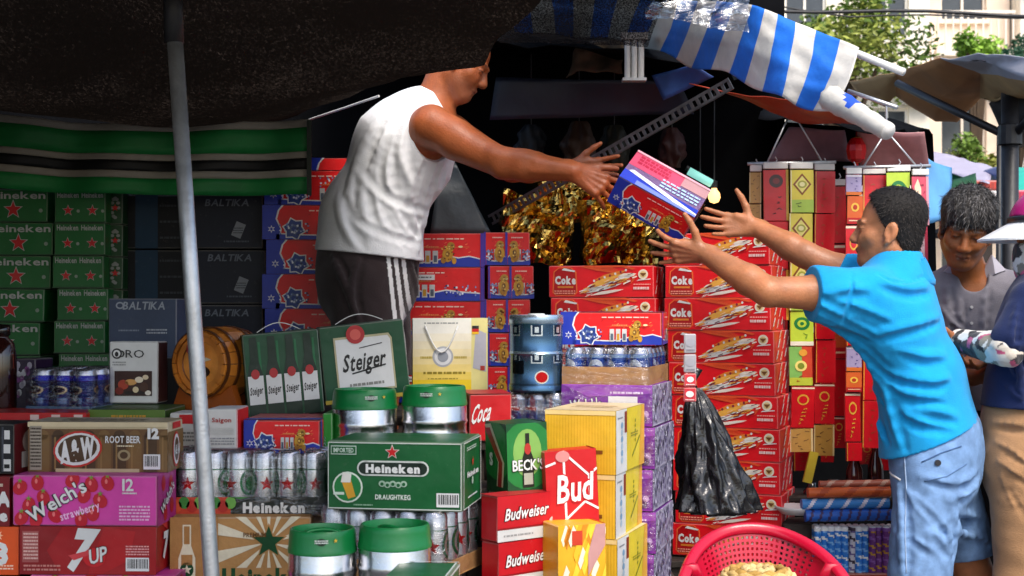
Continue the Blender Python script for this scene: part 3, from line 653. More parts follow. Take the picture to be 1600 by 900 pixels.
# ---- red soft drink cartons: two stacks on the right
CRED = lin('#ea101e')
def art_coke(cv):
    c = cv['front']
    # can emblem at the left
    c.poly([(.07, .06), (.25, .06), (.28, .16), (.27, .80), (.22, .95), (.10, .95), (.05, .82), (.04, .16)], lin('#f06a32'), 1)
    c.poly([(.075, .09), (.245, .09), (.268, .18), (.258, .78), (.215, .92), (.105, .92), (.062, .8), (.053, .18)], lin('#b80914'), 2)
    c.poly([(.13, .86), (.25, .80), (.26, .84), (.15, .93)], WHITE, 3)
    c.text('Coke', .165, .55, .24, WHITE, bold=2, width=.2); c.rect(.09, .3, .24, .36, lin('#e0832f'), 3)
    # swallow wings: slanted white and orange feathers
    for (x0, y0, x1, y1, wd, co) in ((.30, .12, .62, .58, .13, WHITE), (.36, .24, .70, .74, .10, lin('#f0b04a')), (.34, .12, .70, .44, .07, WHITE), (.40, .06, .72, .26, .06, lin('#f3e2d4')), (.46, .40, .82, .72, .13, WHITE), (.44, .54, .76, .86, .05, lin('#e8872f')), (.55, .50, .78, .60, .05, lin('#f0b04a')), (.66, .66, .84, .74, .10, lin('#f6ead8'))):
        dx, dy = x1 - x0, y1 - y0
        c.poly([(x0, y0), (x0 + dx * .45, y0 + dy * .38 - wd * .5), (x0 + dx * .85, y0 + dy * .8 - wd * .35), (x1, y1), (x0 + dx * .7, y0 + dy * .8 + wd * .4), (x0 + dx * .3, y0 + dy * .45 + wd * .5)], co, 4 if co == WHITE else 5)
    for k in range(7): c.ell(.44 + .05 * k, .52 + .055 * k, .035, .04, lin('#8d1a3c') if k % 2 else WHITE, 6, n=8)
    q = random.Random(11)
    for k in range(46):
        t_ = q.random(); x = .34 + .44 * t_ + q.uniform(-.05, .05); y = .16 + .50 * t_ + q.uniform(-.16, .12); a = q.uniform(.5, .8); l = q.uniform(.025, .07)
        c.line(x, y, x + l, y + l * 1.5 * math.tan(a), q.uniform(.012, .035), lin(q.choice(('#f6ece0', '#f0b04a', '#7a1430', '#e8652f', '#fbf6ee', '#5a1030', '#d8c0b0'))), 7 + k % 3)
    for k in range(9): c.line(.30 + .02 * k, .97 - .015 * k, .62 + .022 * k, .93 - .03 * k, .012, lin('#ee5a2c'), 3)
    c.fine(.06, .10, .26, .24, lin('#f0a08a'), 2, 4, 3); c.fine(.81, .38, .97, .44, lin('#f0b8ac'), 1, 3, 6)
    c.poly([(.34, .98), (.5, .93), (.7, .95), (.8, .86), (.83, .9), (.72, 1), (.34, 1)], lin('#f0562a'), 2)
    c.poly([(.80, .75), (.84, .70), (.82, .55), (.78, .4), (.80, .6)], lin('#f0562a'), 2)
    c.ell(.90, .72, .155, .155, lin('#f4e6cf'), 3); c.ell(.90, .72, .10, .10, lin('#e8c987'), 4); c.poly([(.87, .76), (.9, .64), (.93, .76)], lin('#7a4a20'), 5)
    c.poly([(.84, .52), (.97, .56), (.97, .59), (.86, .56)], WHITE, 4); c.fine(.81, .24, .96, .34, lin('#f3d5cf'), 1, 3, 4, fill=.8)
    r = cv['right']
    for k, (a, b) in enumerate(((.1, .1), (.35, .05), (.2, .45), (.5, .4), (.65, .15), (.3, .75), (.6, .7), (.8, .5))):
        r.poly([(a, b), (a + .1, b + .05), (a + .2, b + .3), (a + .12, b + .28)], lin('#f0c9bd') if k % 2 else WHITE, 2)
        r.ell(a + .1, b + .12, .05, .03, lin('#e8a03c'), 3, n=8)
    t = cv['top']; t.rect(.02, .02, .98, .3, lin('#e27b54'), 1); t.rect(0, .45, 1, .55, lin('#c79a6a'), 2)
pos, w, h = quad_place(857, 1022, 415, 465, 4.95, -13, .27)
for k in range(4):
    carton('coke', 'soft_drink_carton', f'red soft drink carton with white wing print, {ORD[k]} of the shorter stack', 'drink carton',
           (pos.x + (0, .006, -.004, 0)[k], pos.y, Z(465 + 50 * k, 4.95)), -13 + random.uniform(-1, 1), (w, .27, h - .001), CRED, art_coke, 'red soft drink cartons in the shorter stack')
pos, w, h0 = quad_place(1040, 1200, 357, 407, 4.88, -21, .27)
for k in range(10):
    dx = (0, .004, .002, .014, .016, .026, .034, .03, .038, .03)[k]
    carton('coke', 'soft_drink_carton', f'red soft drink carton with white wing print, {ORD[k]} of the tall stack by the decorations', 'drink carton',
           (pos.x + dx, pos.y, Z(415 + 50.5 * k, 4.85)), -21 + random.uniform(-1.5, 1.5), (w, .27, h), CRED, art_coke, 'red soft drink cartons in the tall stack')

# ---- foreground left: twelve can boxes
def art_rootbeer(cv):
    c = cv['front']; br = lin('#5a3d1f')
    c.rect(.0, 0, 1, .86, lin('#6b4a27'), 1)
    for k in range(9):
        x = .06 + k * .11; c.rect(x, 0, x + .095, .74, lin('#4a3118') if k % 2 else lin('#7a5a30'), 2); c.ell(x + .0475, .74, .115, .10, lin('#4a3118') if k % 2 else lin('#7a5a30'), 2)
        c.rect(x + .02, .05, x + .032, .7, lin('#8e6c3e'), 3)
    c.rect(.015, .04, .10, .92, lin('#a59a8a'), 4); c.fine(.02, .08, .095, .9, lin('#3d3127'), 12, 5)
    c.ell(.36, .46, .50, .36, lin('#c42a20'), 6, rot=.18); c.ell(.36, .46, .46, .32, WHITE, 7, rot=.18); c.ell(.36, .47, .40, .27, lin('#4d3419'), 8, rot=.18)
    c.text('A&W', .36, .46, .40, WHITE, bold=2, rot=.18, L=9, shear=.15, width=.25)
    c.text('ROOT BEER', .685, .66, .14, WHITE, bold=1, width=.25, L=9); c.fine(.64, .5, .76, .55, lin('#e7d9b6'), 1, 5); c.ell(.69, .34, .13, .11, lin('#9d8a66'), 4); c.ell(.69, .34, .08, .07, lin('#4a3118'), 5)
    c.text('12', .90, .78, .2, WHITE, bold=2, L=5); c.bars(.83, .06, .95, .36, 5); c.rect(.2, .0, .8, .07, lin('#bfae8a'), 4)
    c.rect(0, .9, 1, 1, lin('#d7c6a0'), 4)
    r = cv['right']; r.rect(0, 0, 1, .8, lin('#7a5a30'), 1); r.ell(.5, .42, .24, .36, lin('#c42a20'), 3); r.ell(.5, .42, .2, .31, WHITE, 4); r.ell(.5, .42, .14, .24, lin('#5a3d1f'), 5); r.text('A&W', .5, .42, .2, WHITE, bold=1, L=6, width=.4)
    r.rect(.3, .84, .8, .97, RED, 2)
    t = cv['top']; t.rect(0, 0, 1, 1, lin('#cbb994'), 1); t.fine(.2, .2, .8, .7, lin('#7d6236'), 2, 2)
pos, w, h = quad_place(44, 262, 659, 737, 3.35, -2.5, .13)
rootbeer = carton('rootbeer', 'soda_box', 'brown root beer can box with red oval badge on top of the pink box', 'soda box', pos, -2.5, (w, .13, h), lin('#cdbb97'), art_rootbeer)
def art_pink(cv):
    c = cv['front']
    for k, (x, y) in enumerate(((.06, .75), (.12, .4), (.18, .85), (.22, .55), (.30, .2), (.42, .9), (.5, .6), (.56, .25), (.55, .82), (.61, .5), (.07, .15), (.17, .12), (.48, .12), (.66, .85))):
        c.ell(x, y, .13, .16, lin('#c3162c'), 2, rot=.4 * (k % 5 - 2), n=12); c.ell(x - .008, y + .03, .03, .05, lin('#f07a7a'), 3, n=8); c.star(x, y + .14, .07, lin('#7a9a3a'), 3, 5, .3)
    outline_text(c, "Welch's", .31, .5, .27, WHITE, BLACK, rot=.52, L=4, width=.46)
    c.text('strawberry', .47, .30, .16, lin('#ffc8f0'), bold=1, rot=.3, L=4, width=.28)
    c.text('12', .80, .82, .24, WHITE, bold=1, L=3); c.fine(.76, .62, .86, .68, WHITE, 1, 3); c.fine(.74, .1, .95, .42, lin('#f6c5e8'), 5, 3, 4)
    r = cv['right']; r.rect(0, 0, 1, 1, lin('#a9287c'), 1)
    for (x, y) in ((.3, .8), (.7, .75), (.4, .2), (.75, .3)): r.ell(x, y, .13, .16, lin('#b31228'), 2)
    outline_text(r, "Welch's", .5, .5, .2, WHITE, BLACK, rot=.5, width=.8)
pos, w, h = quad_place(18, 246, 742, 821, 3.28, -2.5, .15)
carton('pinkbox', 'soda_box', 'pink strawberry soda can box below the brown root beer box', 'soda box', pos, -2.5, (w, .15, h), PINK, art_pink)
pinkpos, pinksize = pos, (w, .15, h)
def art_7up(cv):
    c = cv['front']; dk = lin('#8a0f16')
    c.rect(0, 0, 1, 1, lin('#a3121a'), 1); c.poly([(.0, 1), (.32, 1), (.2, .5), (.3, 0), (0, 0)], dk, 2); c.poly([(.62, 1), (.85, .9), (.8, .3), (.6, 0), (.5, 0)], lin('#b5161d'), 2)
    c.rect(.02, .25, .14, .9, lin('#a4514f'), 3); c.fine(.03, .3, .135, .88, lin('#e2b7ae'), 8, 4); c.fine(.03, .06, .3, .22, lin('#c98078'), 2, 3)
    c.poly([(.36, .4), (.5, .5), (.52, .42), (.4, .3)], lin('#d8444a'), 6)
    c.ell(.55, .36, .24, .20, lin('#cf1f27'), 5); outline_text(c, 'UP', .58, .42, .30, WHITE, lin('#4d060a'), rot=.25, shear=.2, L=6, width=.14)
    c.text('9', .875, .84, .2, WHITE, bold=2, L=4); c.text('7', .47, .54, .80, WHITE, bold=2, L=4, rot=-.05, shear=.25, width=.17); c.fine(.78, .4, .95, .62, lin('#e9a8a8'), 4, 4); c.bars(.78, .08, .95, .36, 4)
    r = cv['right']; r.text('7', .5, .55, .5, WHITE, bold=2, L=3, shear=.2)
    r.poly([(.3, 1), (1, 1), (1, .6)], lin('#d63838'), 1)
pos, w, h = quad_place(31, 244, 822, 897, 3.28, -2, .15)
carton('cherrybox', 'soda_box', 'dark red cherry soda can box below the pink box', 'soda box', pos, -2, (w, .15, h), lin('#a3121a'), art_7up)
carton('pinkbox', 'soda_box', 'pink strawberry soda can box at the bottom edge under the dark red box', 'soda box', (pinkpos.x + .04, pinkpos.y, Z(897, 3.28) - pinksize[2] - .001), -1, pinksize, PINK, art_pink)
def art_orange(cv):
    c = cv['front']; c.rect(0, 0, 1, 1, lin('#e5561c'), 1); c.ell(.62, .55, .16, .2, WHITE, 2); c.text('8', .86, .45, .42, WHITE, bold=2); c.star(.84, .82, .12, lin('#ffc9a0'), 3, 8, .5); c.fine(.7, .1, .96, .22, lin('#ffd9bd'), 2, 2)
    r = cv['right']; r.rect(0, 0, 1, 1, lin('#e5561c'), 1)
pos, w, h = quad_place(-170, 29, 822, 897, 3.3, -2, .13)
carton('orangebox', 'soda_box', 'orange soda can box at the left edge beside the dark red box', 'soda box', pos, -2, (w, .13, h), lin('#e5561c'), art_orange)
def art_maroon(cv):
    c = cv['front']; c.rect(0, 0, 1, 1, lin('#7a0e18'), 1); c.text('A', .955, .55, .28, WHITE, bold=2); c.text('e', .955, .22, .22, WHITE, bold=2); c.rect(.2, .8, .95, .86, lin('#c7b8a5'), 2)
pos, w, h = quad_place(-185, 15, 744, 821, 3.3, -2, .14)
carton('maroonbox', 'soda_box', 'maroon soda can box at the left edge beside the pink box', 'soda box', pos, -2, (w, .14, h), lin('#7a0e18'), art_maroon)
def art_cola(cv):
    c = cv['front']
    for k in range(6):
        x = .08 + .16 * k; c.rect(x, .02, x + .11, .98, lin('#15161a'), 2); c.rect(x + .012, .05, x + .03, .95, lin('#454852'), 3)
        c.rect(x + .035, .7, x + .085, .88, WHITE, 3); c.rect(x + .03, .42, x + .09, .6, WHITE, 3); c.rect(x + .025, .06, x + .095, .3, WHITE, 3); c.rect(x + .035, .12, x + .085, .2, BLACK, 4)
    r = cv['right']; r.rect(0, 0, 1, 1, lin('#5b1118'), 1); r.ell(.5, .62, .26, .22, lin('#9c8d86'), 2); r.rect(.25, .1, .75, .42, lin('#b9b5b0'), 2)
pos, w, h = quad_place(-150, 22, 661, 738, 3.36, -8, .14)
carton('colabox', 'soda_box', 'black cola can box with white label blocks at the left edge', 'soda box', pos, -8, (w, .14, h), lin('#191a20'), art_cola)
def art_redtop(cv):
    c = cv['front']; c.rect(0, 0, 1, 1, lin('#c3161a'), 1)
    for x in (.2, .55, .72, .9): c.rect(x, .78, x + .07, .96, lin('#e8c8c0'), 2)
    t = cv['top']; t.rect(0, 0, 1, 1, lin('#b8221f'), 1)
pos, w, h = quad_place(-60, 135, 645, 722, 3.58, 1, .16)
carton('redflat', 'drink_carton', 'red carton under the dark blue can pack, mostly hidden by the root beer box', 'drink carton', pos, 1, (w, .16, h), lin('#c3161a'), art_redtop)
def art_greengold(cv):
    c = cv['front']; c.rect(0, .6, 1, 1, lin('#5b7a2c'), 1); c.fine(.3, .72, .75, .92, GOLD, 2, 2); t = cv['top']; t.rect(0, 0, 1, 1, lin('#3d5a22'), 1)
pos, w, h = quad_place(138, 258, 640, 720, 3.62, -2, .2)
carton('greengold', 'gift_box', 'flat green and gold box under the white tall box', 'gift box', pos, -2, (w, .2, h), lin('#33511f'), art_greengold)

# ---- white photo box, wooden barrel neighbours
def art_oro(cv):
    c = cv['front']
    c.text('ORO', .42, .80, .13, BLACK, bold=0, width=.6); c.ell(.17, .80, .085, .085, lin('#333333'), 4); c.ell(.17, .80, .06, .06, WHITE, 5); c.ell(.17, .79, .03, .04, BLACK, 6)
    c.fine(.08, .60, .35, .68, lin('#9a9a9a'), 2, 2)
    c.rect(.12, .12, .88, .52, lin('#3a1c12'), 2)
    for (x, y, rx, ry, co) in ((.3, .3, .09, .08, '#b5432a'), (.22, .2, .07, .06, '#7d2418'), (.45, .34, .10, .05, '#e0a45c'), (.62, .38, .07, .05, '#f1e2c8'), (.55, .22, .05, .05, '#e8d3a8'), (.72, .26, .07, .08, '#4c2a18'), (.75, .42, .05, .04, '#e9d4b0'), (.42, .17, .08, .03, '#1b0d09'), (.8, .17, .05, .04, '#efe6d6'), (.66, .17, .06, .03, '#20110c')):
        c.ell(x, y, rx, ry, lin(co), 3, n=12)
pos, w, h = quad_place(170, 247, 533, 630, 3.8, -4, .09)
carton('oro', 'gift_box', 'white upright box with food picture standing on the green box', 'gift box', pos, -4, (w, .09, h), (.72, .72, .70), art_oro, None, CARD, {'right': lin('#3a1d1c')})
def art_saigon(cv):
    c = cv['front']; c.text('Saigon', .5, .72, .11, lin('#b03a35'), bold=1, width=.62); c.fine(.1, .1, .9, .3, lin('#9c9ca0'), 3, 2)
    for y in range(9): c.rect(.12, .36 + .02 * y, .88, .365 + .02 * y, lin('#c9c9c4'), 2)
pos, w, h = quad_place(322, 371, 638, 702, 3.52, -3, .12)
carton('saigon', 'drink_carton', 'white carton with faint red lettering beside the pole', 'drink carton', pos, -3, (w, .12, h), (.72, .71, .68), art_saigon, None, MATTE, {'right': RED})
pos, w, h = quad_place(264, 318, 645, 702, 3.6, -2, .12)
carton('whitered', 'drink_carton', 'white and red carton half hidden behind the grey pole', 'drink carton', pos, -2, (w, .12, h), (.7, .68, .64),
       lambda cv: (cv['front'].rect(.3, .7, .95, .95, RED, 1), cv['front'].fine(.1, .2, .9, .5, lin('#8a8a86'), 3, 2)), None, MATTE)
pos, w, h = quad_place(264, 402, 702, 712, 3.5, -1, .2)
carton('maroonlid', 'tray', 'thin maroon tray under the white carton by the pole', 'tray', pos, -1, (w, .2, h), lin('#6d1428'), None)
pos, w, h = quad_place(381, 500, 656, 708, 3.55, -2, .2)
carton('dragon_s', 'festive_carton', 'small red festive carton standing on the silver can pack', 'drink carton', pos, -2, (w, .2, h), DRED, art_dragon)
pos, w, h = quad_place(503, 520, 645, 705, 3.6, -2, .2)
carton('greenslip', 'drink_carton', 'narrow bright green carton squeezed in behind the draught carton', 'drink carton', pos, -2, (w, .2, h), lin('#23912f'), None)

# ---- can packs: cans, tray and stretched film
CANMESH = {}
def can_mesh(kind, r, h, draw, base, top=(.62, .62, .63)):
    if kind in CANMESH: return CANMESH[kind]
    mb = MB()
    mb.lathe([(r * .78, 0), (r * .98, .006), (r, .012), (r, h - .016), (r * .88, h - .005), (r * .86, h), (r * .80, h), (r * .78, h - .004), (.001, h - .004)], 20,
             cols=[(.6, .6, .6), (.6, .6, .6), base, (.55, .55, .55), (.6, .6, .6), (.6, .6, .6), (.5, .5, .5), (.5, .5, .5)])
    tab = [(r * .25, -r * .1), (r * .25, r * .1), (-r * .35, r * .14), (-r * .35, -r * .14)]
    mb.add([(a, b, h - .002) for a, b in tab], [(0, 1, 2, 3)], (.7, .7, .7))
    if draw:
        c = cyl_canvas(mb, r, h - .03, .013); draw(c)
    CANMESH[kind] = mb.mesh('can', CANM, smooth=True); return CANMESH[kind]
def can_pack(kind, label, pos, yaw, nx, ny, r, h, draw, base, tray=None, traycol=None, film=True, group=None, gap=.0005, film_mat=None, name='can_pack', lift=.0):
    w, d = nx * 2 * r, ny * 2 * r
    root = empty(name, label, 'can pack', pos, (0, 0, R(yaw)), group)
    me = can_mesh(kind, r, h, draw, base)
    for i in range(nx):
        for j in range(ny):
            if 0 < i < nx - 1 and 0 < j < ny - 1 and ny > 3: continue       # cans buried in the middle of the pack
            o = link('can', me, root); o.location = ((i + .5) * 2 * r - w / 2, (j + .5) * 2 * r - d / 2, .002 + lift)
            o.rotation_euler = (0, 0, random.uniform(-.7, .7))
    if tray:
        th, art = tray; mb = MB(); tw, td = w + .006, d + .006
        for (lo, hi) in (((-tw / 2, -td / 2, 0), (tw / 2, -td / 2 + .003, th)), ((-tw / 2, td / 2 - .003, 0), (tw / 2, td / 2, th)),
                         ((-tw / 2, -td / 2 + .003, 0), (-tw / 2 + .003, td / 2 - .003, th)), ((tw / 2 - .003, -td / 2 + .003, 0), (tw / 2, td / 2 - .003, th)),
                         ((-tw / 2 + .003, -td / 2 + .003, 0), (tw / 2 - .003, td / 2 - .003, .0018))):
            mb.box(lo, hi, traycol)
        if art: art({f: face_canvas(mb, f, tw, td, th) for f in ('front', 'right')})
        mb.build('cardboard_tray', KRAFT if not art else CARD, root)
    if film:
        mb = MB(); nxx, nzz = 18, 8; hw, hd, hh = w / 2 + .004, d / 2 + .004, h + lift + .004; rr = .012
        per = [(-hw, -hd), (hw, -hd), (hw, hd), (-hw, hd)]
        pts = []
        for q in range(4):
            a, b = per[q], per[(q + 1) % 4]
            for k in range(10): t = k / 10; pts.append((a[0] + (b[0] - a[0]) * t, a[1] + (b[1] - a[1]) * t))
        N = len(pts); V = []; F = []
        for j in range(nzz + 1):
            for (x, y) in pts:
                z = hh * j / nzz; e = .0035 * mnoise.noise(Vector((x * 30, y * 30, z * 22 + len(kind))))
                s = 1 - (.03 if j == nzz else 0) + e / .1 * .3; V.append((x * s, y * s, z if j else .004))
        for j in range(nzz):
            for k in range(N): F.append((j * N + k, j * N + (k + 1) % N, (j + 1) * N + (k + 1) % N, (j + 1) * N + k))
        F.append(tuple(nzz * N + k for k in range(N)))
        mb.add(V, F, (.8, .8, .8)); mb.build('stretch_film', film_mat or FILM, root, smooth=True)
    return root
def draw_silver(c):
    for k in (.5, 0.02, .98):
        c.star(k, .5, .17, WHITE, 2); c.star(k, .5, .145, RED, 3)
    for k in (.25, .75):
        c.ell(k, .52, .2, .26, lin('#2f8f5c'), 2); c.ell(k, .52, .16, .21, lin('#b9c4bd'), 3); c.ell(k, .5, .09, .14, lin('#2c9a58'), 4)
    c.rect(0, .0, 1, .10, lin('#1f7a3d'), 2); c.rect(0, .78, 1, .8, lin('#2f8f5c'), 2)
def tray_black(cv):
    c = cv['front']; c.rect(0, 0, 1, 1, lin('#16221a'), 1); c.rect(0, 0, .38, 1, lin('#c8452a'), 2)
    for k in range(8): c.ell(.03 + .05 * k, .5 + .2 * (k % 2), .3, .34, lin(('#d8562e', '#3f8a3b', '#b62a20', '#6fae4c')[k % 4]), 3, n=10)
    c.text('Heineken', .66, .45, .52, WHITE, bold=2, width=.40, L=4); c.fine(.9, .3, .99, .6, lin('#8a938c'), 2, 2)
    c.poly([(.38, 1), (.44, .9), (.5, 1)], lin('#3f8a3b'), 3); cv['right'].rect(0, 0, 1, 1, lin('#16221a'), 1)
pos, w, h = quad_place(270, 508, 708, 806, 3.42, 0, .26)
can_pack('silver', 'film wrapped pack of silver green beer cans on a black printed tray behind the pole', pos, 0, 6, 4, w / 12, h, draw_silver, (.60, .62, .60), (.045, tray_black), lin('#16221a'))
pos, w, h = quad_place(492, 688, 792, 897, 3.36, -20, .27)
can_pack('silver2', 'film wrapped pack of silver beer cans on kraft tray under the draught carton', pos, -20, 5, 4, w / 10, h, draw_silver, (.62, .63, .62), (.04, None), lin('#b98a55'))
def draw_navy(c):
    c.rect(0, 0, 1, 1, lin('#1c2a66'), 1); c.rect(0, .84, 1, 1, lin('#3238b0'), 2)
    for k in (.1, .5, .9): c.ell(k, .55, .28, .14, lin('#b9a98f'), 3); c.ell(k, .55, .2, .09, lin('#2a2030'), 4); c.rect(k - .12, .12, k + .12, .3, lin('#6d86b0'), 3)
pos, w, h = quad_place(42, 140, 578, 645, 3.72, -12, .25)
can_pack('navy', 'film wrapped pack of dark blue cans on the red carton', pos, -12, 3, 4, w / 6, h, draw_navy, lin('#1c2a66'), (.018, None), lin('#4f6d86'))
def draw_sky(c):
    c.rect(0, 0, 1, 1, lin('#a9bdd4'), 1); c.rect(0, .3, 1, .6, lin('#6d93c4'), 2)
    for k in (.12, .5, .88): c.ell(k, .5, .2, .2, lin('#3f6db8'), 3); c.rect(k - .12, .7, k + .1, .78, RED, 3)
pos, w, h = quad_place(792, 880, 616, 690, 3.92, -8, .2)
can_pack('skycan', 'film wrapped pack of pale blue cans under the blue tin keg', pos, -8, 3, 3, w / 6, h, draw_sky, lin('#a9bdd4'), None)
def draw_pepsi(c):
    c.rect(0, 0, 1, 1, lin('#1f55b5'), 1)
    for k in (.1, .5, .9):
        c.ell(k, .5, .3, .3, lin('#d9e4f2'), 2); c.poly([(k - .09, .5), (k, .58), (k + .09, .5), (k, .42)], lin('#17449c'), 3)
    c.rect(0, .86, 1, 1, lin('#9fc0e8'), 2)

# ---- purple tower: film wrapped boxes, kraft tray of blue cans, festive carton on top
def art_purple(cv):
    c = cv['front']; c.rect(0, 0, 1, 1, lin('#7a2c9a'), 1); c.poly([(0, 1), (1, 1), (1, .8), (.3, .7)], lin('#9d4bbb'), 2)
    outline_text(c, "Welch's", .27, .5, .3, WHITE, BLACK, rot=.1, L=3, width=.36)
    c.rect(.52, .42, .84, .72, WHITE, 3); c.fine(.54, .76, .9, .86, lin('#e8d3f0'), 1, 3)
    for x in (.4, .46, .6, .9, .1): c.ell(x, .18, .1, .1, lin('#4a1466'), 3, n=10); c.ell(x + .03, .3, .08, .08, lin('#c9a6d8'), 3, n=10)
    r = cv['right']; r.rect(0, 0, 1, 1, lin('#a9a3b6'), 1)
    for k in range(130):
        q = random.Random(k); x, y = q.random(), q.random(); r.ell(x, y, .04 + .05 * q.random(), .03 + .06 * q.random(), lin(q.choice(('#cfcad8', '#7d7690', '#ebe8f0', '#8f7fa8', '#b7b0c4', '#5f5870'))), 2 + k % 3, n=7, rot=q.random() * 3)
pos, w, h = quad_place(878, 1020, 600, 663, 3.92, -17, .27)
def wrap_film(o, w, d, h):
    mb = MB(); mb.rbox(w + .008, d + .008, h + .002, .008, (.8, .8, .8), o=(0, 0, .001)); mb.build('stretch_film', FILM, o)
for k in range(5):
    carton('purple', 'soda_box', f'film wrapped purple grape soda box, {ORD[k]} of the tower behind the yellow cartons', 'soda box',
           (pos.x + .006 * (k % 2), pos.y, Z(663 + 65 * k, 3.92)), -17 + random.uniform(-1, 1), (w, .27, h), lin('#7a2c9a'), art_purple, 'purple grape soda boxes in a tower', extra=wrap_film)
pos, w, h = quad_place(882, 1012, 541, 600, 3.95, -17, .27)
def tray_kraft(cv):
    c = cv['front']; c.fine(.55, .35, .75, .6, lin('#7c5f3c'), 1, 2); c.rect(.02, .1, .22, .9, lin('#e2cf9e'), 1)
can_pack('pepsi', 'blue soda cans in a kraft tray under the festive carton', pos, -17, 4, 5, w / 8, h - .006, draw_pepsi, lin('#1f55b5'), (.05, None), lin('#b98a55'))
pos2, w2, h2 = quad_place(876, 1034, 490, 541, 4.02, -10, .24)
carton('dragon_t', 'festive_carton', 'red and blue festive carton lying on the blue soda cans', 'drink carton', (pos2.x, pos2.y, Z(541, 3.95) + .003), -10, (w2, .24, h2), DRED, art_dragon)

# ---- yellow cartons and the strongly turned boxes before them
def art_yellow(cv):
    c = cv['front']; c.rect(0, 0, 1, 1, lin('#e4b830'), 1)
    for k in range(24): c.rect(k / 24, 0, k / 24 + .01, 1, lin('#d8a824'), 2)
    c.rect(.55, .32, .82, .38, lin('#7a4a1a'), 3); c.rect(0, .93, 1, 1, lin('#e9cf8a'), 3)
    r = cv['right']; r.rect(0, 0, 1, 1, lin('#d8c332'), 1); r.rect(0, 0, .36, 1, lin('#d9dbd8'), 2)
    r.poly([(.8, 0), (1, 0), (1, 1), (.9, 1)], lin('#dca62c'), 2)
    for k in range(6): r.ell(.19, .2 + .11 * k, .07, .055, lin('#7aa3c0') if k % 2 else lin('#a8c0cf'), 3, n=9)
    r.rect(.28, .62, .36, .96, lin('#8a3a22'), 3); r.fine(.05, .85, .22, .9, lin('#8a8f94'), 1, 3)
    for k in range(5): r.ell(.66, .45 + .08 * k, .03, .03, lin('#7c8a1f'), 3, n=7)
    r.line(.55, .2, .82, .5, .035, lin('#6f7d1a'), 3); r.fine(.5, .52, .75, .6, lin('#8d8f22'), 2, 3)
    t = cv['top']; t.rect(0, 0, 1, 1, lin('#d9c493'), 1); t.fine(.2, .3, .8, .6, lin('#b79d62'), 2, 2)
pos, w, h = quad_place(852, 962, 668, 738, 3.62, -19, .30)
hh = 99 * 3.62 / FPX
for k in range(4):
    carton('yellow', 'drink_carton', f'yellow carton with blue dotted white strip, {ORD[k]} of its stack', 'drink carton',
           (pos.x + (.0, -.004, .006, 0)[k], pos.y, Z(738 + 99 * k, 3.62) + (.0 if k else 0)), -19 + (0, 1, -1, 0)[k], (w, .30, hh - .0015), lin('#dcae2b'), art_yellow, 'yellow cartons stacked behind the red beer boxes', jit=.003)
BUDR = lin('#c01420')
def art_bud(cv):
    for f in ('front', 'right'):
        c = cv[f]; c.rect(0, 0, 1, 1, BUDR, 1); c.rect(0, 0, 1, .26, lin('#d3d2cf'), 2); c.rect(0, .26, 1, .3, lin('#8f1018'), 3); c.fine(.1, .08, .6, .16, lin('#9a9a98'), 1, 3)
        outline_text(c, 'Budweiser', .5, .62, .26, WHITE, lin('#4d0408'), shear=.25, rot=.05, width=.76, L=3); c.ell(.93, .3, .1, .14, lin('#b9b4ae'), 4)
    cv['top'].rect(0, 0, 1, 1, lin('#b5232a'), 1)
pos, w, h = quad_place(777, 868, 776, 848, 3.36, 38, .07)
for k in range(3):
    carton('bud', 'beer_carton', f'red beer carton with white base band and script lettering, {ORD[k]} of its stack', 'beer carton',
           (pos.x, pos.y, Z(848 + 73 * k, 3.36)), 38 + (0, 2, 0)[k], (w, .07, h - .001), BUDR, art_bud, 'red beer cartons with script lettering')
def art_becks(cv):
    c = cv['front']; c.rect(0, 0, 1, 1, lin('#0f4a26'), 1)
    c.ell(.5, .55, .42, .48, lin('#1f7a35'), 2, n=24); c.ell(.5, .58, .22, .34, lin('#7fae55'), 3, n=20)
    c.poly([(.36, .10), (.64, .10), (.64, .5), (.55, .66), (.55, .86), (.45, .86), (.45, .66), (.36, .5)], lin('#1b1e12'), 5)
    c.rect(.39, .14, .61, .3, lin('#a9ac9a'), 6); c.ell(.5, .64, .05, .08, lin('#b03028'), 6)
    outline_text(c, "BECK'S", .5, .42, .15, WHITE, lin('#0a2a16'), width=.80, L=7); c.text("6", .08, .06, .06, WHITE, bold=1)
    c = cv['left']; c.rect(0, 0, 1, 1, lin('#0f4a26'), 1); c.ell(.5, .6, .5, .42, lin('#1f7a35'), 2, n=24)
    c.poly([(0, .95), (.3, .98), (.9, .45), (.8, .1), (.5, .1), (.6, .45)], lin('#cfc7a8'), 3); c.poly([(0, .90), (.26, .92), (.82, .45), (.74, .1), (.56, .1), (.65, .45)], lin('#a31c1c'), 4); c.text("S", .32, .48, .17, WHITE, bold=2, L=7)
    cv['right'].rect(0, 0, 1, 1, lin('#0f4a26'), 1)
pos, w, h = quad_place(794, 857, 662, 774, 3.46, 24, .13)
carton('becks', 'beer_carton', 'dark green beer carton with bottle print and red ribbon on the red cartons', 'beer carton', pos, 24, (w, .13, h), lin('#0f4a26'), art_becks).rotation_euler.y = R(-2)
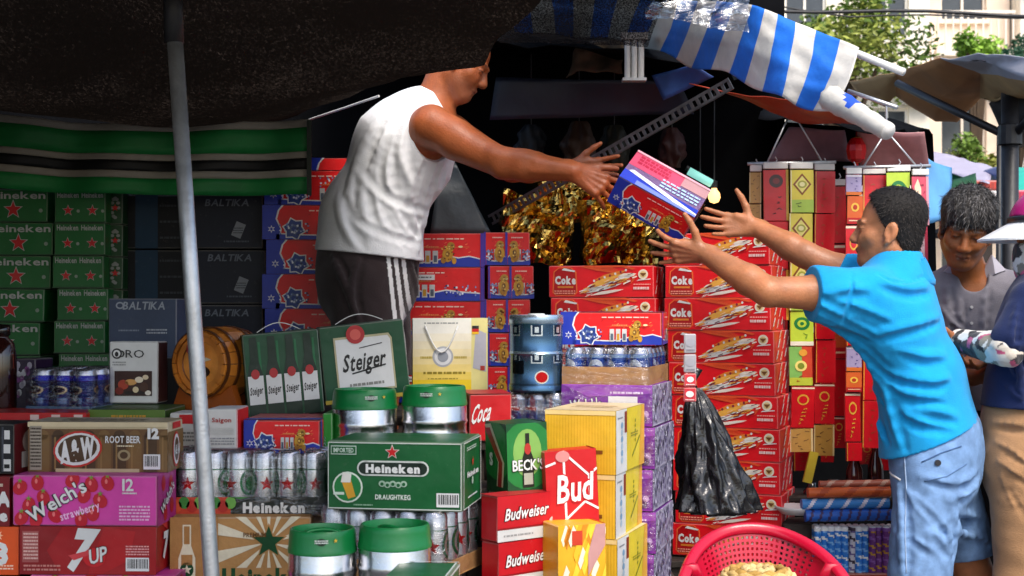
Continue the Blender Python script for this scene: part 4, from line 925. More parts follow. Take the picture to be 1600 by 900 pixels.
def art_budtall(cv):
    c = cv['front']; c.rect(0, 0, 1, 1, lin('#c4161c'), 1)
    for (a, b, e, f_) in ((.36, 1, .36, .1), (.36, .98, .84, .68), (.84, .68, .84, .45), (.84, .68, 1, .76), (.1, .02, .74, .36), (.74, .36, 1, .26), (0, .82, .2, .86)):
        c.line(a, b, e, f_, .028, WHITE, 3)
    c.ell(.34, .93, .09, .07, lin('#d88a86'), 4); outline_text(c, 'Bud', .56, .55, .34, WHITE, BUDR, L=4, width=.72, shear=.12, rot=.05)
    c.fine(.1, .06, .5, .12, lin('#e8b8b4'), 2, 4)
    cv['right'].rect(0, 0, 1, 1, lin('#c4161c'), 1)
pos, w, h = quad_place(857, 937, 704, 832, 3.46, 14, .08)
carton('budtall', 'beer_carton', 'tall red beer box with white angular lines leaning on the yellow cartons', 'beer carton', pos, 14, (w, .08, h), lin('#c4161c'), art_budtall).rotation_euler.y = R(-3)
def art_patch(cv):
    c = cv['front']; c.rect(0, 0, 1, 1, lin('#e0a722'), 1)
    for k in range(26):
        q = random.Random(k + 5); x, y = q.random(), q.random()
        c.poly([(x, y), (x + .12, y + .22), (x + .05, y + .32), (x - .05, y + .1)], lin(q.choice(('#f0c83a', '#e5dcc4', '#d9861e', '#f3b52a'))), 2 + k % 3)
    c.rect(.28, .72, .5, .92, lin('#c03a22'), 5)
    c.poly([(.62, .28), (.98, .7), (.98, 1), (.78, 1), (.62, .6)], lin('#b98a86'), 6)
    cv['right'].rect(0, 0, 1, 1, lin('#d9731e'), 1)
pos, w, h = quad_place(872, 946, 822, 935, 3.36, 22, .1)
carton('patch', 'snack_box', 'yellow and orange patterned box leaning at the foot of the tall red box', 'snack box', pos, 22, (w, .1, h), lin('#e0a722'), art_patch)

# ---- draught keg carton, kraft bottle carton, bottle carriers, gift bag, small red box
def art_draught(cv):
    c = cv['front']; w_ = .012
    for (a, b, e, f_) in ((.008, .02, .992, .035), (.008, .965, .992, .98), (.008, .02, .014, .98), (.986, .02, .992, .98)): c.rect(a, b, e, f_, lin('#cfd6cd'), 2)
    c.rect(.03, .80, .22, .93, lin('#bcd0bf'), 2); c.rect(.036, .815, .214, .915, GREEN, 3); c.text('IMPORTED', .125, .865, .065, lin('#cfe0d0'), bold=1, width=.15, L=4)
    c.ell(.155, .33, .225, .225, lin('#d7e4d4'), 2); c.ell(.155, .33, .20, .20, lin('#1d7d3c'), 3)
    c.poly([(.11, .42), (.175, .48), (.215, .2), (.16, .16)], lin('#d99f2a'), 4); c.poly([(.105, .40), (.12, .55), (.185, .52), (.178, .40)], lin('#e6e3da'), 5); c.rect(.05, .22, .13, .26, lin('#cfe0d0'), 4)
    c.star(.485, .845, .115, lin('#dcd8cc'), 2); c.star(.485, .845, .09, RED, 3)
    c.rect(.28, .50, .70, .72, lin('#d5dad3'), 2); c.ell(.28, .61, .11, .11, lin('#d5dad3'), 2); c.ell(.70, .61, .11, .11, lin('#d5dad3'), 2)
    c.rect(.28, .525, .70, .695, lin('#1a2a20'), 3); c.ell(.28, .61, .085, .085, lin('#1a2a20'), 3); c.ell(.70, .61, .085, .085, lin('#1a2a20'), 3)
    c.text('Heineken', .49, .61, .115, (.8, .8, .78), bold=2, width=.40, L=4)
    for k in range(5): c.ell(.41 + .04 * k, .39 - .015 * (k % 2), .05, .045, lin('#a8c4ad'), 2); c.ell(.41 + .04 * k, .385 - .015 * (k % 2), .025, .025, GREEN, 3)
    c.text('DRAUGHTKEG', .49, .20, .07, lin('#dfe9df'), bold=1, width=.26); c.fine(.2, .06, .34, .10, lin('#8fb898'), 1, 2); c.bars(.81, .07, .975, .27, 3)
    r = cv['right']
    for (a, b, e, f_) in ((.02, .02, .98, .035), (.02, .965, .98, .98), (.02, .02, .05, .98), (.95, .02, .98, .98)): r.rect(a, b, e, f_, lin('#cfd6cd'), 2)
    r.star(.5, .66, .08, RED, 3); r.text('Heineken', .5, .5, .08, WHITE, bold=2, width=.6); r.ell(.5, .38, .07, .06, lin('#a8c4ad'), 2); r.fine(.2, .84, .7, .9, lin('#cfe0d0'), 2, 2); r.fine(.25, .14, .75, .19, lin('#dfe9df'), 1, 2)
pos, w, h = quad_place(511, 723, 688, 796, 3.30, -9, .235)
draught = carton('draught', 'keg_carton', 'green draught keg carton with red star and barcode under the two upper kegs', 'keg carton', pos, -9, (w, .235, h), GREEN, art_draught)
pos, w, h = quad_place(600, 700, 899, 1020, 2.84, -6, .16)
def art_corner(cv):
    for f in ('front', 'right', 'top'): c = cv[f]; c.rect(0, .95, 1, .985, lin('#cfd6cd'), 2); c.rect(.95, 0, .98, 1, lin('#cfd6cd'), 2)
carton('greencorner', 'keg_carton', 'green white-edged carton whose top corner shows at the bottom edge', 'keg carton', pos, -6, (w, .16, h), GREEN, art_corner)
def art_kraftbeer(cv):
    c = cv['front']; cr = lin('#e4d9bd'); dg = lin('#1f4a2c'); cx, cy = .70, .66
    for k in range(14):
        a = R(k * 360 / 14 + 8); b = a + R(11); r0, r1 = .05, .9
        c.poly([(cx + r0 * math.cos(a) * .45, cy + r0 * math.sin(a)), (cx + r1 * math.cos(a) * .45, cy + r1 * math.sin(a)), (cx + r1 * math.cos(b) * .45, cy + r1 * math.sin(b))], cr, 2)
    c.star(cx, cy, .26, lin('#b98a55'), 3); c.star(cx, cy, .22, dg, 4)
    c.rect(0, 0, .34, 1, lin('#b07f4b'), 5)
    c.rect(.09, .62, .15, .9, cr, 6); c.rect(.10, .64, .14, .88, lin('#b07f4b'), 7); c.poly([(.06, .1), (.18, .1), (.18, .45), (.15, .62), (.09, .62), (.06, .45)], cr, 6); c.ell(.12, .3, .09, .1, dg, 7); c.star(.12, .3, .07, cr, 8); c.rect(.08, .36, .16, .5, lin('#b07f4b'), 7)
    c.rect(.34, 0, 1, .32, lin('#b98a55'), 6); c.text('Heineken', .68, .18, .26, dg, bold=2, width=.62, L=7); c.text('PREMIUM', .60, .76, .06, lin('#6b4a28'), bold=1, width=.16, L=5)
pos, w, h = quad_place(266, 486, 808, 925, 3.36, 2, .27)
carton('kraftbeer', 'beer_carton', 'brown kraft beer carton with cream sunburst and dark green star', 'beer carton', pos, 2, (w, .27, h), lin('#b98a55'), art_kraftbeer, None, KRAFT)
STG = lin('#0c4a2c')
def steiger_label(c, cx, cy, hw, hh, L, big):
    k = hh * .13
    c.poly([(cx - hw, cy - hh), (cx + hw, cy - hh), (cx + hw, cy + hh * .82), (cx + hw * .9, cy + hh), (cx - hw, cy + hh)], lin('#b9b08a'), L)
    c.poly([(cx - hw * .94, cy - hh * .93), (cx + hw * .94, cy - hh * .93), (cx + hw * .94, cy + hh * .78), (cx + hw * .86, cy + hh * .92), (cx - hw * .94, cy + hh * .92)], (.74, .74, .72), L + 1)
def art_steiger_label(cv):
    c = cv['front']; steiger_label(c, .50, .48, .34, .36, 2, True)
    c.text('Steiger', .50, .52, .22, BLACK, bold=1, shear=.25, rot=.06, width=.50, L=5); c.line(.34, .36, .74, .44, .02, BLACK, 5); c.line(.45, .68, .72, .72, .012, BLACK, 5); c.fine(.3, .18, .7, .25, lin('#8a8a84'), 1, 5)
    c.ell(.42, .86, .12, .12, lin('#b2262a'), 6, n=18); c.ell(.42, .86, .07, .07, lin('#d65a50'), 7)
    c.rect(0, 0, 1, .05, lin('#b9a03a'), 2)
def art_steiger_bottles(cv):
    c = cv['front']
    for k in range(4):
        x = .14 + .235 * k; dk = lin('#06281a')
        c.poly([(x - .105, .0), (x + .105, .0), (x + .105, .48), (x + .05, .70), (x + .045, .96), (x - .045, .96), (x - .05, .70), (x - .105, .48)], dk, 2)
        c.poly([(x - .10, .16), (x + .10, .16), (x + .10, .5), (x - .10, .5)], (.70, .70, .68), 3); c.text('Steiger', x, .33, .09, BLACK, bold=1, shear=.2, rot=.1, width=.17, L=4); c.ell(x, .52, .05, .06, lin('#b2262a'), 5, n=12)
        c.rect(x + .06, .52, x + .09, .9, lin('#176b3f'), 1)
def strap(o, w, d, h):
    mb = MB(); pts = [(-w * .28 + w * .56 * t, 0, h + .001 + .022 * math.sin(math.pi * t)) for t in [i / 10 for i in range(11)]]
    for i in range(10):
        a, b = pts[i], pts[i + 1]
        mb.add([(a[0], -.009, a[2]), (b[0], -.009, b[2]), (b[0], .009, b[2]), (a[0], .009, a[2]), (a[0], -.009, a[2] + .002), (b[0], -.009, b[2] + .002), (b[0], .009, b[2] + .002), (a[0], .009, a[2] + .002)],
               [(0, 1, 5, 4), (4, 5, 6, 7), (3, 7, 6, 2), (1, 0, 3, 2)], (.72, .72, .70))
    mb.build('carry_handle', PLAST, o)
pos, w, h = quad_place(388, 508, 518, 650, 3.78, 13, .12)
carton('steiger_b', 'beer_carrier', 'dark green beer carrier printed with four bottles and a white strap', 'beer carton', pos, 13, (w, .12, h), STG, art_steiger_bottles, extra=strap).rotation_euler.y = R(-5)
Y2 = 3.78 + w * math.sin(R(13)) + .012
pos, w, h = quad_place(509, 643, 504, 626, Y2, 11, .12)
carton('steiger_l', 'beer_carrier', 'dark green beer carrier with big white script label and red seal', 'beer carton', pos, 11, (w, .12, h), STG, art_steiger_label, extra=strap).rotation_euler.y = R(-6)
def art_bag(cv):
    c = cv['front']; n = 10
    for k in range(n):
        c.rect(0, k / n, .78, (k + 1) / n, mixc(lin('#e6c51f'), lin('#e9e6da'), min(1, max(0, (k - 1) / 7))), 1)
    c.poly([(.78, 0), (1, 0), (1, 1), (.78, 1)], lin('#d9cf8a'), 1); c.poly([(.80, .35), (.98, .3), (.98, .8), (.84, .86)], lin('#a9a9b4'), 2); c.rect(.79, .82, .88, .86, lin('#c02020'), 3); c.rect(.79, .86, .88, .90, BLACK, 3); c.rect(.79, .79, .88, .82, lin('#e0b020'), 3); c.rect(.9, .32, .96, .38, lin('#a03028'), 3)
    c.ell(.40, .5, .135, .135, lin('#a7aab0'), 2, n=24); c.ell(.40, .5, .11, .11, lin('#d5d6d8'), 3, n=24); c.ell(.40, .5, .07, .07, lin('#8e939c'), 4)
    c.fine(.14, .26, .7, .32, lin('#8c7a20'), 1, 2); c.fine(.2, .2, .6, .23, lin('#a08d30'), 1, 2); c.fine(.1, .46, .26, .52, lin('#b7a24a'), 1, 2); c.fine(.55, .46, .72, .52, lin('#b7a24a'), 1, 2); c.fine(.15, .92, .6, .95, lin('#8f8f8a'), 1, 2)
pos, w, h = quad_place(645, 762, 497, 618, 4.12, 7, .09)
def bagrope(o, w, d, h):
    mb = MB(); pts = [(-w * .34 + w * .44 * t, -d / 2 - .006 - .002 * math.sin(math.pi * t), h * .90 - h * .34 * math.sin(math.pi * t)) for t in [i / 14 for i in range(15)]]
    mb.tube(pts, .0025, 6, (.8, .8, .78)); mb.build('rope_handle', CLOTH, o, smooth=True)
carton('giftbag', 'gift_bag', 'yellow and white paper gift bag with round silver medal and rope handle', 'gift bag', pos, 7, (w, .09, h), lin('#e0dccb'), art_bag, None, MATTE, extra=bagrope)
def art_cocared(cv):
    c = cv['front']; c.text('Coca', .30, .62, .38, WHITE, bold=1, shear=.5, width=.46, rot=.22); c.ell(.72, .1, .3, .35, lin('#b9a7a0'), 2); c.ell(.72, .08, .2, .24, lin('#8d1f24'), 3)
    cv['top'].rect(0, 0, 1, 1, lin('#b01a20'), 1)
pos, w, h = quad_place(733, 800, 616, 690, 3.75, 8, .2)
carton('cocared', 'drink_carton', 'small red carton with white script right of the upper kegs', 'drink carton', pos, 8, (w, .2, h), lin('#c4141c'), art_cocared)
def art_violet(cv):
    c = cv['front']
    for k in range(14): q = random.Random(k); c.ell(.2 + .6 * q.random(), .25 + .65 * q.random(), .05, .07, lin(q.choice(('#b9b2c4', '#8a3f8a', '#d8d4dc'))), 2, n=8)
pos, w, h = quad_place(14, 56, 560, 642, 3.95, -3, .13)
carton('violet', 'can_box', 'small dark violet box between the dark jar and the blue cans', 'drink carton', pos, -3, (w, .13, h), lin('#2d1a3c'), art_violet)

# ---- lathed goods: party kegs, tin keg, jar, wooden barrel
def party_keg(x, y, zb, label, rot, r=.082, h=.25):
    root = empty('party_keg', label, 'beer keg', (x, y, zb), (0, 0, rot), 'green topped party kegs')
    b = MB(); g = lin('#0f7a3c'); k = r / .082
    b.lathe([(.070 * k, 0), (r, .012), (r, .066), (r * .965, .070), (r * .965, .075), (r, .079), (r, .118), (r * 1.02, .124), (r * .985, .131), (r * .985, .150), (r * 1.02, .157), (r * .985, .163), (r * .985, .194), (r * .95, .202)], 40)
    b.build('steel_body', KEGM, root, smooth=True)
    s = MB(); s.lathe([(r * 1.004, .013), (r * 1.012, .020), (r * 1.012, .108), (r * 1.004, .116)], 40, col=lin('#157a35')); 
    c = cyl_canvas(s, r * 1.012, .088, .020)
    for u in (0.0, .5, 1.): c.star(u, .75, .13, WHITE, 2); c.star(u, .75, .1, RED, 3); c.text('Heineken', u if u == .5 else .5, .4, .16, WHITE, bold=2, width=.2, L=3)
    s.build('green_band', PLAST, root, smooth=True)
    t = MB(); t.lathe([(r * .955, .196), (r * 1.005, .198), (r * 1.005, .206), (r * .985, .209), (r * .965, .234), (r * .945, .244), (r * .915, .248), (r * .86, .248), (r * .84, .243), (r * .82, .222), (.001, .222)], 40, col=g)
    t.build('plastic_collar', PLAST, root, auto=35)
    lg = MB(); cc = cyl_canvas(lg, r * .985, .036, .208)
    cc.ell(.5, .55, .3, .22, lin('#12301c'), 1); cc.fine(.47, .45, .53, .7, lin('#cfd8cf'), 2, 2, fill=.7); cc.star(.565, .62, .14, lin('#e0b63a'), 3)
    lg.build('badge', PLAST, root)
    hd = MB(); pts = [(r * .62 * math.cos(a), r * .62 * math.sin(a) * .3, .226 + .016 * math.sin((a) if a < math.pi else 0)) for a in [math.pi * i / 10 for i in range(11)]]
    hd.tube(pts, .005, 7, lin('#0f7a3c')); hd.build('carry_handle', PLAST, root, smooth=True)
    return root
yk = 3.66
party_keg(X(570, yk), yk, Z(606, yk) - .25, 'steel party keg with green collar, left of the pair behind the draught carton', .3, .085)
party_keg(X(679, yk), yk, Z(601, yk) - .25, 'steel party keg with green collar, right of the pair behind the draught carton', -.2, .085)
yk = 3.06
party_keg(X(504, yk), yk, Z(823, yk) - .25, 'steel party keg with green collar at the bottom edge, before the kraft carton', .1, .075)
party_keg(X(617, yk), yk, Z(816, yk) - .25, 'steel party keg with green collar at the bottom edge, before the silver cans', 2.4, .08)
# blue tin keg
root = empty('tin_keg', 'blue metal tin keg with square emblems and red heart standing on pale cans', 'beer keg', (X(838, 3.98), 3.98, Z(612, 3.98)), (0, 0, 0))
b = MB(); rk = 43 * 3.98 / FPX; hk = 120 * 3.98 / FPX; bl = lin('#4f7396')
prof = [(rk * .93, 0), (rk, .006), (rk, .02), (rk * .96, .026), (rk * .96, hk * .47), (rk, hk * .5), (rk * .96, hk * .53), (rk * .96, hk - .03), (rk, hk - .024), (rk, hk - .006), (rk * .97, hk), (rk * .93, hk - .004), (rk * .92, hk - .012), (.001, hk - .012)]
b.lathe(prof, 40, cols=[bl, bl, mixc(bl, BLACK, .5), bl, bl, lin('#9db4c8'), bl, bl, lin('#9db4c8'), lin('#b9c6d2'), lin('#c3ccd4'), (.4, .4, .42), (.35, .36, .38)])
c = cyl_canvas(b, rk * .962, hk * .40, hk * .55)
for u in (.5, .36, .64): c.rect(u - .035, .45, u + .035, .85, lin('#c9d6e0'), 1); c.rect(u - .026, .5, u + .026, .8, lin('#20324a'), 2); c.rect(u - .012, .56, u + .012, .74, lin('#c9d6e0'), 3)
c2 = cyl_canvas(b, rk * .962, hk * .42, .026)
for u in (.5, .36, .64): c2.rect(u - .035, .62, u + .035, .98, lin('#c9d6e0'), 1); c2.rect(u - .026, .66, u + .026, .94, lin('#20324a'), 2); c2.rect(u - .012, .72, u + .012, .88, lin('#c9d6e0'), 3)
c2.ell(.53, .2, .22, .2, WHITE, 1); c2.ell(.53, .2, .18, .16, lin('#c01c20'), 2); c2.rect(.33, .3, .42, .7, lin('#1c232c'), 2)
b.build('tin_body', CANM, root, auto=40)
lid = MB(); lid.lathe([(rk * .3, hk - .011), (rk * .3, hk + .004), (.001, hk + .004)], 20, col=lin('#d8dde0')); lid.build('bung', PLAST, root, auto=40)
# dark jar at the left edge
b = MB(); b.lathe([(.001, 0), (.042, .002), (.046, .02), (.046, .15), (.040, .185), (.026, .20), (.026, .205), (.030, .207), (.030, .235), (.001, .237)], 24, cols=[lin('#2a0f0c')] * 6 + [lin('#1a1412')] * 3)
o = b.build('dark_jar', material('dark_glass', rough=.08, spec=.6, var=.04, coat=.5), smooth=True); o.location = (X(-2, 3.75), 3.75, Z(645, 3.75)); tag(o, 'dark brown glass jar at the left edge beside the violet box', 'jar')
# wooden barrel on its cradle
yb = 3.88; root = empty('wooden_barrel', 'small orange wooden barrel lying on a cradle behind the pole', 'barrel', (X(338, yb), yb, Z(648, yb)), (0, 0, 0))
rb = .098; ax = Vector((.42, .90, .0)).normalized(); cc = Vector((0, 0, Z(567, yb) - Z(648, yb)))
q = ax.to_track_quat('Z', 'Y').to_matrix().to_4x4(); M = Matrix.Translation(cc - ax * .08) @ q
wd = lin('#d8842f')
for k in range(18):         # staves
    sb = MB(); a0, a1 = 2 * math.pi * k / 18 + .012, 2 * math.pi * (k + 1) / 18 - .012; V = []
    for j in range(7):
        t = j / 6; z = .19 * t; rr = rb * (.90 + .13 * math.sin(math.pi * t))
        for (a, e) in ((a0, 0), (a1, 0), (a1, -.010), (a0, -.010)): V.append(M @ Vector(((rr + e) * math.cos(a), (rr + e) * math.sin(a), z)))
    F = []
    for j in range(6):
        for e in range(4): F.append((j * 4 + e, j * 4 + (e + 1) % 4, (j + 1) * 4 + (e + 1) % 4, (j + 1) * 4 + e))
    F += [(3, 2, 1, 0), (24, 25, 26, 27)]
    sb.add(V, F, mixc(wd, lin('#8a4a18'), random.random() * .5)); sb.build('stave', WOOD, root)
for z in (.012, .05, .135, .175):
    hb = MB(); rr = rb * (.90 + .13 * math.sin(math.pi * z / .19)) + .0015
    hb.lathe([(rr, z - .006), (rr + .002, z - .006), (rr + .002, z + .006), (rr, z + .006)], 36, col=lin('#5a2f14'), M=M); hb.build('hoop', WOOD, root, smooth=False)
hb = MB()
hb.lathe([(.001, .012), (rb * .60, .012), (rb * .62, .008), (rb * .78, .008), (rb * .8, .014), (rb * .88, .014)], 36, cols=[lin('#d98a38'), lin('#7a4216'), lin('#cf7f30'), lin('#7a4216'), lin('#b8691f')], M=M); hb.build('head', WOOD, root, smooth=False)
pb = MB()
def disc_local(mb, x, z, rx, rz, col, e=.004, n=16):
    mb.add([M @ Vector((rx * math.cos(2 * math.pi * i / n) + x, rz * math.sin(2 * math.pi * i / n) - z, .010 - e)) for i in range(n)], [tuple(range(n))[::-1]], col)
disc_local(pb, 0, .022, .032, .017, lin('#2a1408'), .001); 
pb.build('bung_hole', MATTE, root)
pb = MB(); disc_local(pb, 0, -.012, .036, .011, lin('#d8cbb2'), .001, 4); pb.build('sticker', MATTE, root)
pb = MB(); pb.tube([M @ Vector((0, .040, .008)), M @ Vector((0, .042, -.03))], [.014, .017], 12, lin('#8a1c1c')); pb.build('tap_knob', PLAST, root, smooth=False)
cr = MB()
for t in (.03, .15):
    pts = [Vector((-.10, 0)), Vector((.10, 0)), Vector((.11, .02)), Vector((.085, .085)), Vector((.05, .06)), Vector((0, .048)), Vector((-.05, .06)), Vector((-.085, .085)), Vector((-.11, .02))]
    side = Vector((ax.y, -ax.x, 0)); f0 = -ax * .08 + ax * t
    V = [f0 + side * p.x + Vector((0, 0, p.y)) for p in pts] + [f0 + ax * .025 + side * p.x + Vector((0, 0, p.y)) for p in pts]
    n = len(pts); cr.add(V, [tuple(range(n)), tuple(range(n, 2 * n))[::-1]] + [(i, (i + 1) % n, n + (i + 1) % n, n + i)[::-1] for i in range(n)], lin('#a8551c'))
cr.build('cradle', WOOD, root)
# ------------------------------------------------------------------ people: signed distance bodies meshed as one surface
f32 = np.float32
def axis(*spans):
    out = []
    for lo, hi, h in spans:
        n = max(1, int(round((hi - lo) / h))); out.append(np.linspace(lo, hi, n, endpoint=False))
    return np.concatenate(out + [[spans[-1][1]]]).astype(f32)
class Field:
    def __init__(s, ax, ay, az): s.a = (ax, ay, az); s.d = np.full((len(ax), len(ay), len(az)), 1., f32)
    def sl(s, lo, hi, pad):
        r = []
        for k in range(3):
            i0 = int(np.searchsorted(s.a[k], lo[k] - pad)); i1 = int(np.searchsorted(s.a[k], hi[k] + pad)); r.append(slice(i0, max(i1, i0)))
        return tuple(r)
    def pts(s, sl): return s.a[0][sl[0]][:, None, None], s.a[1][sl[1]][None, :, None], s.a[2][sl[2]][None, None, :]
    def comb(s, sl, d, k, op='add'):
        if d.size == 0: return
        o = s.d[sl]
        if op == 'add':
            m = np.minimum(o, d)
            if k > 0: h = np.maximum(k - np.abs(o - d), 0); m -= h * h / (4 * k)
        elif op == 'sub':
            d = -d; m = np.maximum(o, d)
            if k > 0: h = np.maximum(k - np.abs(o - d), 0); m += h * h / (4 * k)
        else:
            m = np.maximum(o, d)
        s.d[sl] = m
    def rc(s, a, b, ra, rb=None, k=.012, op='add', sq=None, inf=0.):
        """tapered capsule; sq=(axis, factor) flattens it along an axis"""
        rb = ra if rb is None else rb; a = np.array(a, f32); b = np.array(b, f32); R_ = max(ra, rb) + inf; ra += inf; rb += inf
        ext = R_ / min(1., sq[1]) if sq else R_
        sl = s.sl(np.minimum(a, b) - ext, np.maximum(a, b) + ext, k + .02); x, y, z = s.pts(sl)
        q = [x - a[0], y - a[1], z - a[2]]; e = b - a
        if sq:
            n = np.array(sq[0], f32); n /= np.linalg.norm(n); g = sq[1] - 1; t = (q[0] * n[0] + q[1] * n[1] + q[2] * n[2]) * g
            q = [q[0] + t * n[0], q[1] + t * n[1], q[2] + t * n[2]]; e = e + g * float(e @ n) * n
        L2 = max(float(e @ e), 1e-9); h = np.clip((q[0] * e[0] + q[1] * e[1] + q[2] * e[2]) / L2, 0, 1)
        d = np.sqrt((q[0] - h * e[0]) ** 2 + (q[1] - h * e[1]) ** 2 + (q[2] - h * e[2]) ** 2) - (ra + (rb - ra) * h)
        s.comb(sl, d, k, op)
    def chain(s, pts, rad, k=.012, **kw):
        for i in range(len(pts) - 1): s.rc(pts[i], pts[i + 1], rad[i], rad[i + 1], k, **kw)
    def ell(s, c, axes, rad, k=.012, op='add', inf=0.):
        c = np.array(c, f32); m = max(rad) + inf; sl = s.sl(c - m, c + m, k + .02); x, y, z = s.pts(sl); q = (x - c[0], y - c[1], z - c[2]); t = 0.; t2 = 0.
        for ax, r in zip(axes, rad):
            p = q[0] * ax[0] + q[1] * ax[1] + q[2] * ax[2]; t = t + (p / (r + inf)) ** 2; t2 = t2 + (p / (r + inf) ** 2) ** 2
        k0 = np.sqrt(t); d = k0 * (k0 - 1) / np.maximum(np.sqrt(t2), 1e-6); s.comb(sl, d.astype(f32), k, op)
    def cut(s, p, n):
        """keep the side opposite to n"""
        n = Vector(n).normalized(); x, y, z = s.pts((slice(None),) * 3)
        np.maximum(s.d, (x - p[0]) * n[0] + (y - p[1]) * n[1] + (z - p[2]) * n[2], out=s.d)
    def sample(s, p):
        ix = []
        for k in range(3):
            a = s.a[k]; i = int(np.clip(np.searchsorted(a, p[k]) - 1, 0, len(a) - 2)); ix.append((i, float(np.clip((p[k] - a[i]) / (a[i + 1] - a[i]), 0, 1))))
        v = 0.
        for dx in (0, 1):
            for dy in (0, 1):
                for dz in (0, 1):
                    w = (ix[0][1] if dx else 1 - ix[0][1]) * (ix[1][1] if dy else 1 - ix[1][1]) * (ix[2][1] if dz else 1 - ix[2][1])
                    v += w * float(s.d[ix[0][0] + dx, ix[1][0] + dy, ix[2][0] + dz])
        return v
    def hit(s, px, py, y0=None):
        """first point of the surface along the sight line through a photo pixel"""
        y = float(s.a[1][0]) if y0 is None else y0; y1 = float(s.a[1][-1])
        while y < y1:
            p = P(px, py, y)
            if all(s.a[k][0] <= p[k] <= s.a[k][-1] for k in range(3)) and s.sample(p) < 0:
                a, b = y - .006, y
                for _ in range(6):
                    m = (a + b) / 2
                    if s.sample(P(px, py, m)) < 0: b = m
                    else: a = m
                return P(px, py, b)
            y += .006
        return None
    def fold(s, pix, r=.006, depth=.001, k=.012, op='add'):
        """cloth fold along a line on the surface"""
        pts = []
        for i in range(len(pix) - 1):
            for t in (0, .25, .5, .75): pts.append((pix[i][0] + (pix[i + 1][0] - pix[i][0]) * t, pix[i][1] + (pix[i + 1][1] - pix[i][1]) * t))
        pts.append(pix[-1]); hp = [s.hit(*q) for q in pts]; hp = [h for h in hp if h is not None]
        if len(hp) < 2: return
        n = len(hp)
        for _ in range(3): hp = [hp[0]] + [(hp[i - 1] + hp[i] * 2 + hp[i + 1]) / 4 for i in range(1, n - 1)] + [hp[-1]]
        for i in range(n - 1):
            ta, tb = math.sin(math.pi * (i + .3) / n) ** .6, math.sin(math.pi * (i + 1.3) / n) ** .6 if i + 1.3 < n else .1
            sh = Vector((0, depth if op == 'add' else -depth - r * .35, 0)); s.rc(hp[i] + sh, hp[i + 1] + sh, r * max(ta, .15), r * max(tb, .15), k, op)
    def ripple(s, amp, freq, seed=0, zr=None):
        """soft uneven cloth"""
        x, y, z = s.pts((slice(None),) * 3); near = np.abs(s.d) < .03
        i = np.nonzero(near); X_, Y_, Z_ = s.a[0][i[0]], s.a[1][i[1]], s.a[2][i[2]]
        q = np.sin(X_ * freq + 1.3 * np.sin(Z_ * freq * .8 + seed)) * np.sin(Z_ * freq * .55 + X_ * freq * .5 + seed * 2.1) + .5 * np.sin((X_ + Y_) * freq * 1.9 + seed * 3 + 1.7 * np.sin(Z_ * freq * 1.3))
        s.d[i] += (amp * q).astype(f32)
    def mesh(s, name, mat, colf=None, col=(.5, .5, .5), origin=(0, 0, 0)):
        d = s.d; neg = d < 0; c = np.zeros(tuple(n - 1 for n in d.shape), np.uint8)
        for dx in (0, 1):
            for dy in (0, 1):
                for dz in (0, 1): c += neg[dx:dx + c.shape[0], dy:dy + c.shape[1], dz:dz + c.shape[2]]
        act = np.argwhere((c > 0) & (c < 8)); idx = np.full(c.shape, -1, np.int32); idx[tuple(act.T)] = np.arange(len(act), dtype=np.int32)
        acc = np.zeros((len(act), 3)); cnt = np.zeros(len(act)); cor = {}
        for o in [(a, b, e) for a in (0, 1) for b in (0, 1) for e in (0, 1)]: cor[o] = d[act[:, 0] + o[0], act[:, 1] + o[1], act[:, 2] + o[2]]
        for o in cor:
            for ax in range(3):
                if o[ax]: continue
                o2 = list(o); o2[ax] = 1; v0, v1 = cor[o], cor[tuple(o2)]; m = (v0 < 0) != (v1 < 0); t = np.where(m, v0 / np.where(v0 == v1, 1, v0 - v1), 0)
                p = np.zeros((len(act), 3)) + np.array(o); p[:, ax] = t; acc[m] += p[m]; cnt[m] += 1
        fr = acc / np.maximum(cnt, 1)[:, None]; V = np.zeros((len(act), 3))
        for k in range(3): a = s.a[k]; V[:, k] = a[act[:, k]] + fr[:, k] * (a[act[:, k] + 1] - a[act[:, k]])
        Q = []
        for ax in range(3):
            sh = [slice(1, -1)] * 3; sh[ax] = slice(0, -1); sh2 = list(sh); sh2[ax] = slice(1, None)
            n0 = neg[tuple(sh)]; n1 = neg[tuple(sh2)]; e = np.argwhere(n0 != n1); flip = n0[tuple(e.T)]
            g = e.copy()
            for k in range(3):
                if k != ax: g[:, k] += 1
            u, v = (ax + 1) % 3, (ax + 2) % 3
            def at(du, dv):
                h = g.copy(); h[:, u] -= du; h[:, v] -= dv; return idx[h[:, 0], h[:, 1], h[:, 2]]
            q = np.stack([at(0, 0), at(1, 0), at(1, 1), at(0, 1)], 1); q[~flip] = q[~flip][:, ::-1]; Q.append(q)
        Q = np.concatenate(Q); Q = Q[(Q >= 0).all(1)]
        # one pass of smoothing keeps the surface free of voxel steps
        nb = np.zeros_like(V); nc = np.zeros(len(V))
        for i, j in ((0, 1), (1, 2), (2, 3), (3, 0)):
            np.add.at(nb, Q[:, i], V[Q[:, j]]); np.add.at(nb, Q[:, j], V[Q[:, i]]); np.add.at(nc, Q[:, i], 1); np.add.at(nc, Q[:, j], 1)
        V = V * .45 + .55 * nb / np.maximum(nc, 1)[:, None]
        me = bpy.data.meshes.new(name); me.vertices.add(len(V)); me.vertices.foreach_set('co', (V - np.array(origin)).ravel()); me.loops.add(Q.size); me.loops.foreach_set('vertex_index', Q.ravel())
        me.polygons.add(len(Q)); me.polygons.foreach_set('loop_start', np.arange(len(Q)) * 4); me.polygons.foreach_set('use_smooth', np.ones(len(Q), bool)); me.update(calc_edges=True); me.validate()
        C4 = np.ones((len(V), 4), f32); C4[:, :3] = colf(V) if colf else np.array(col)
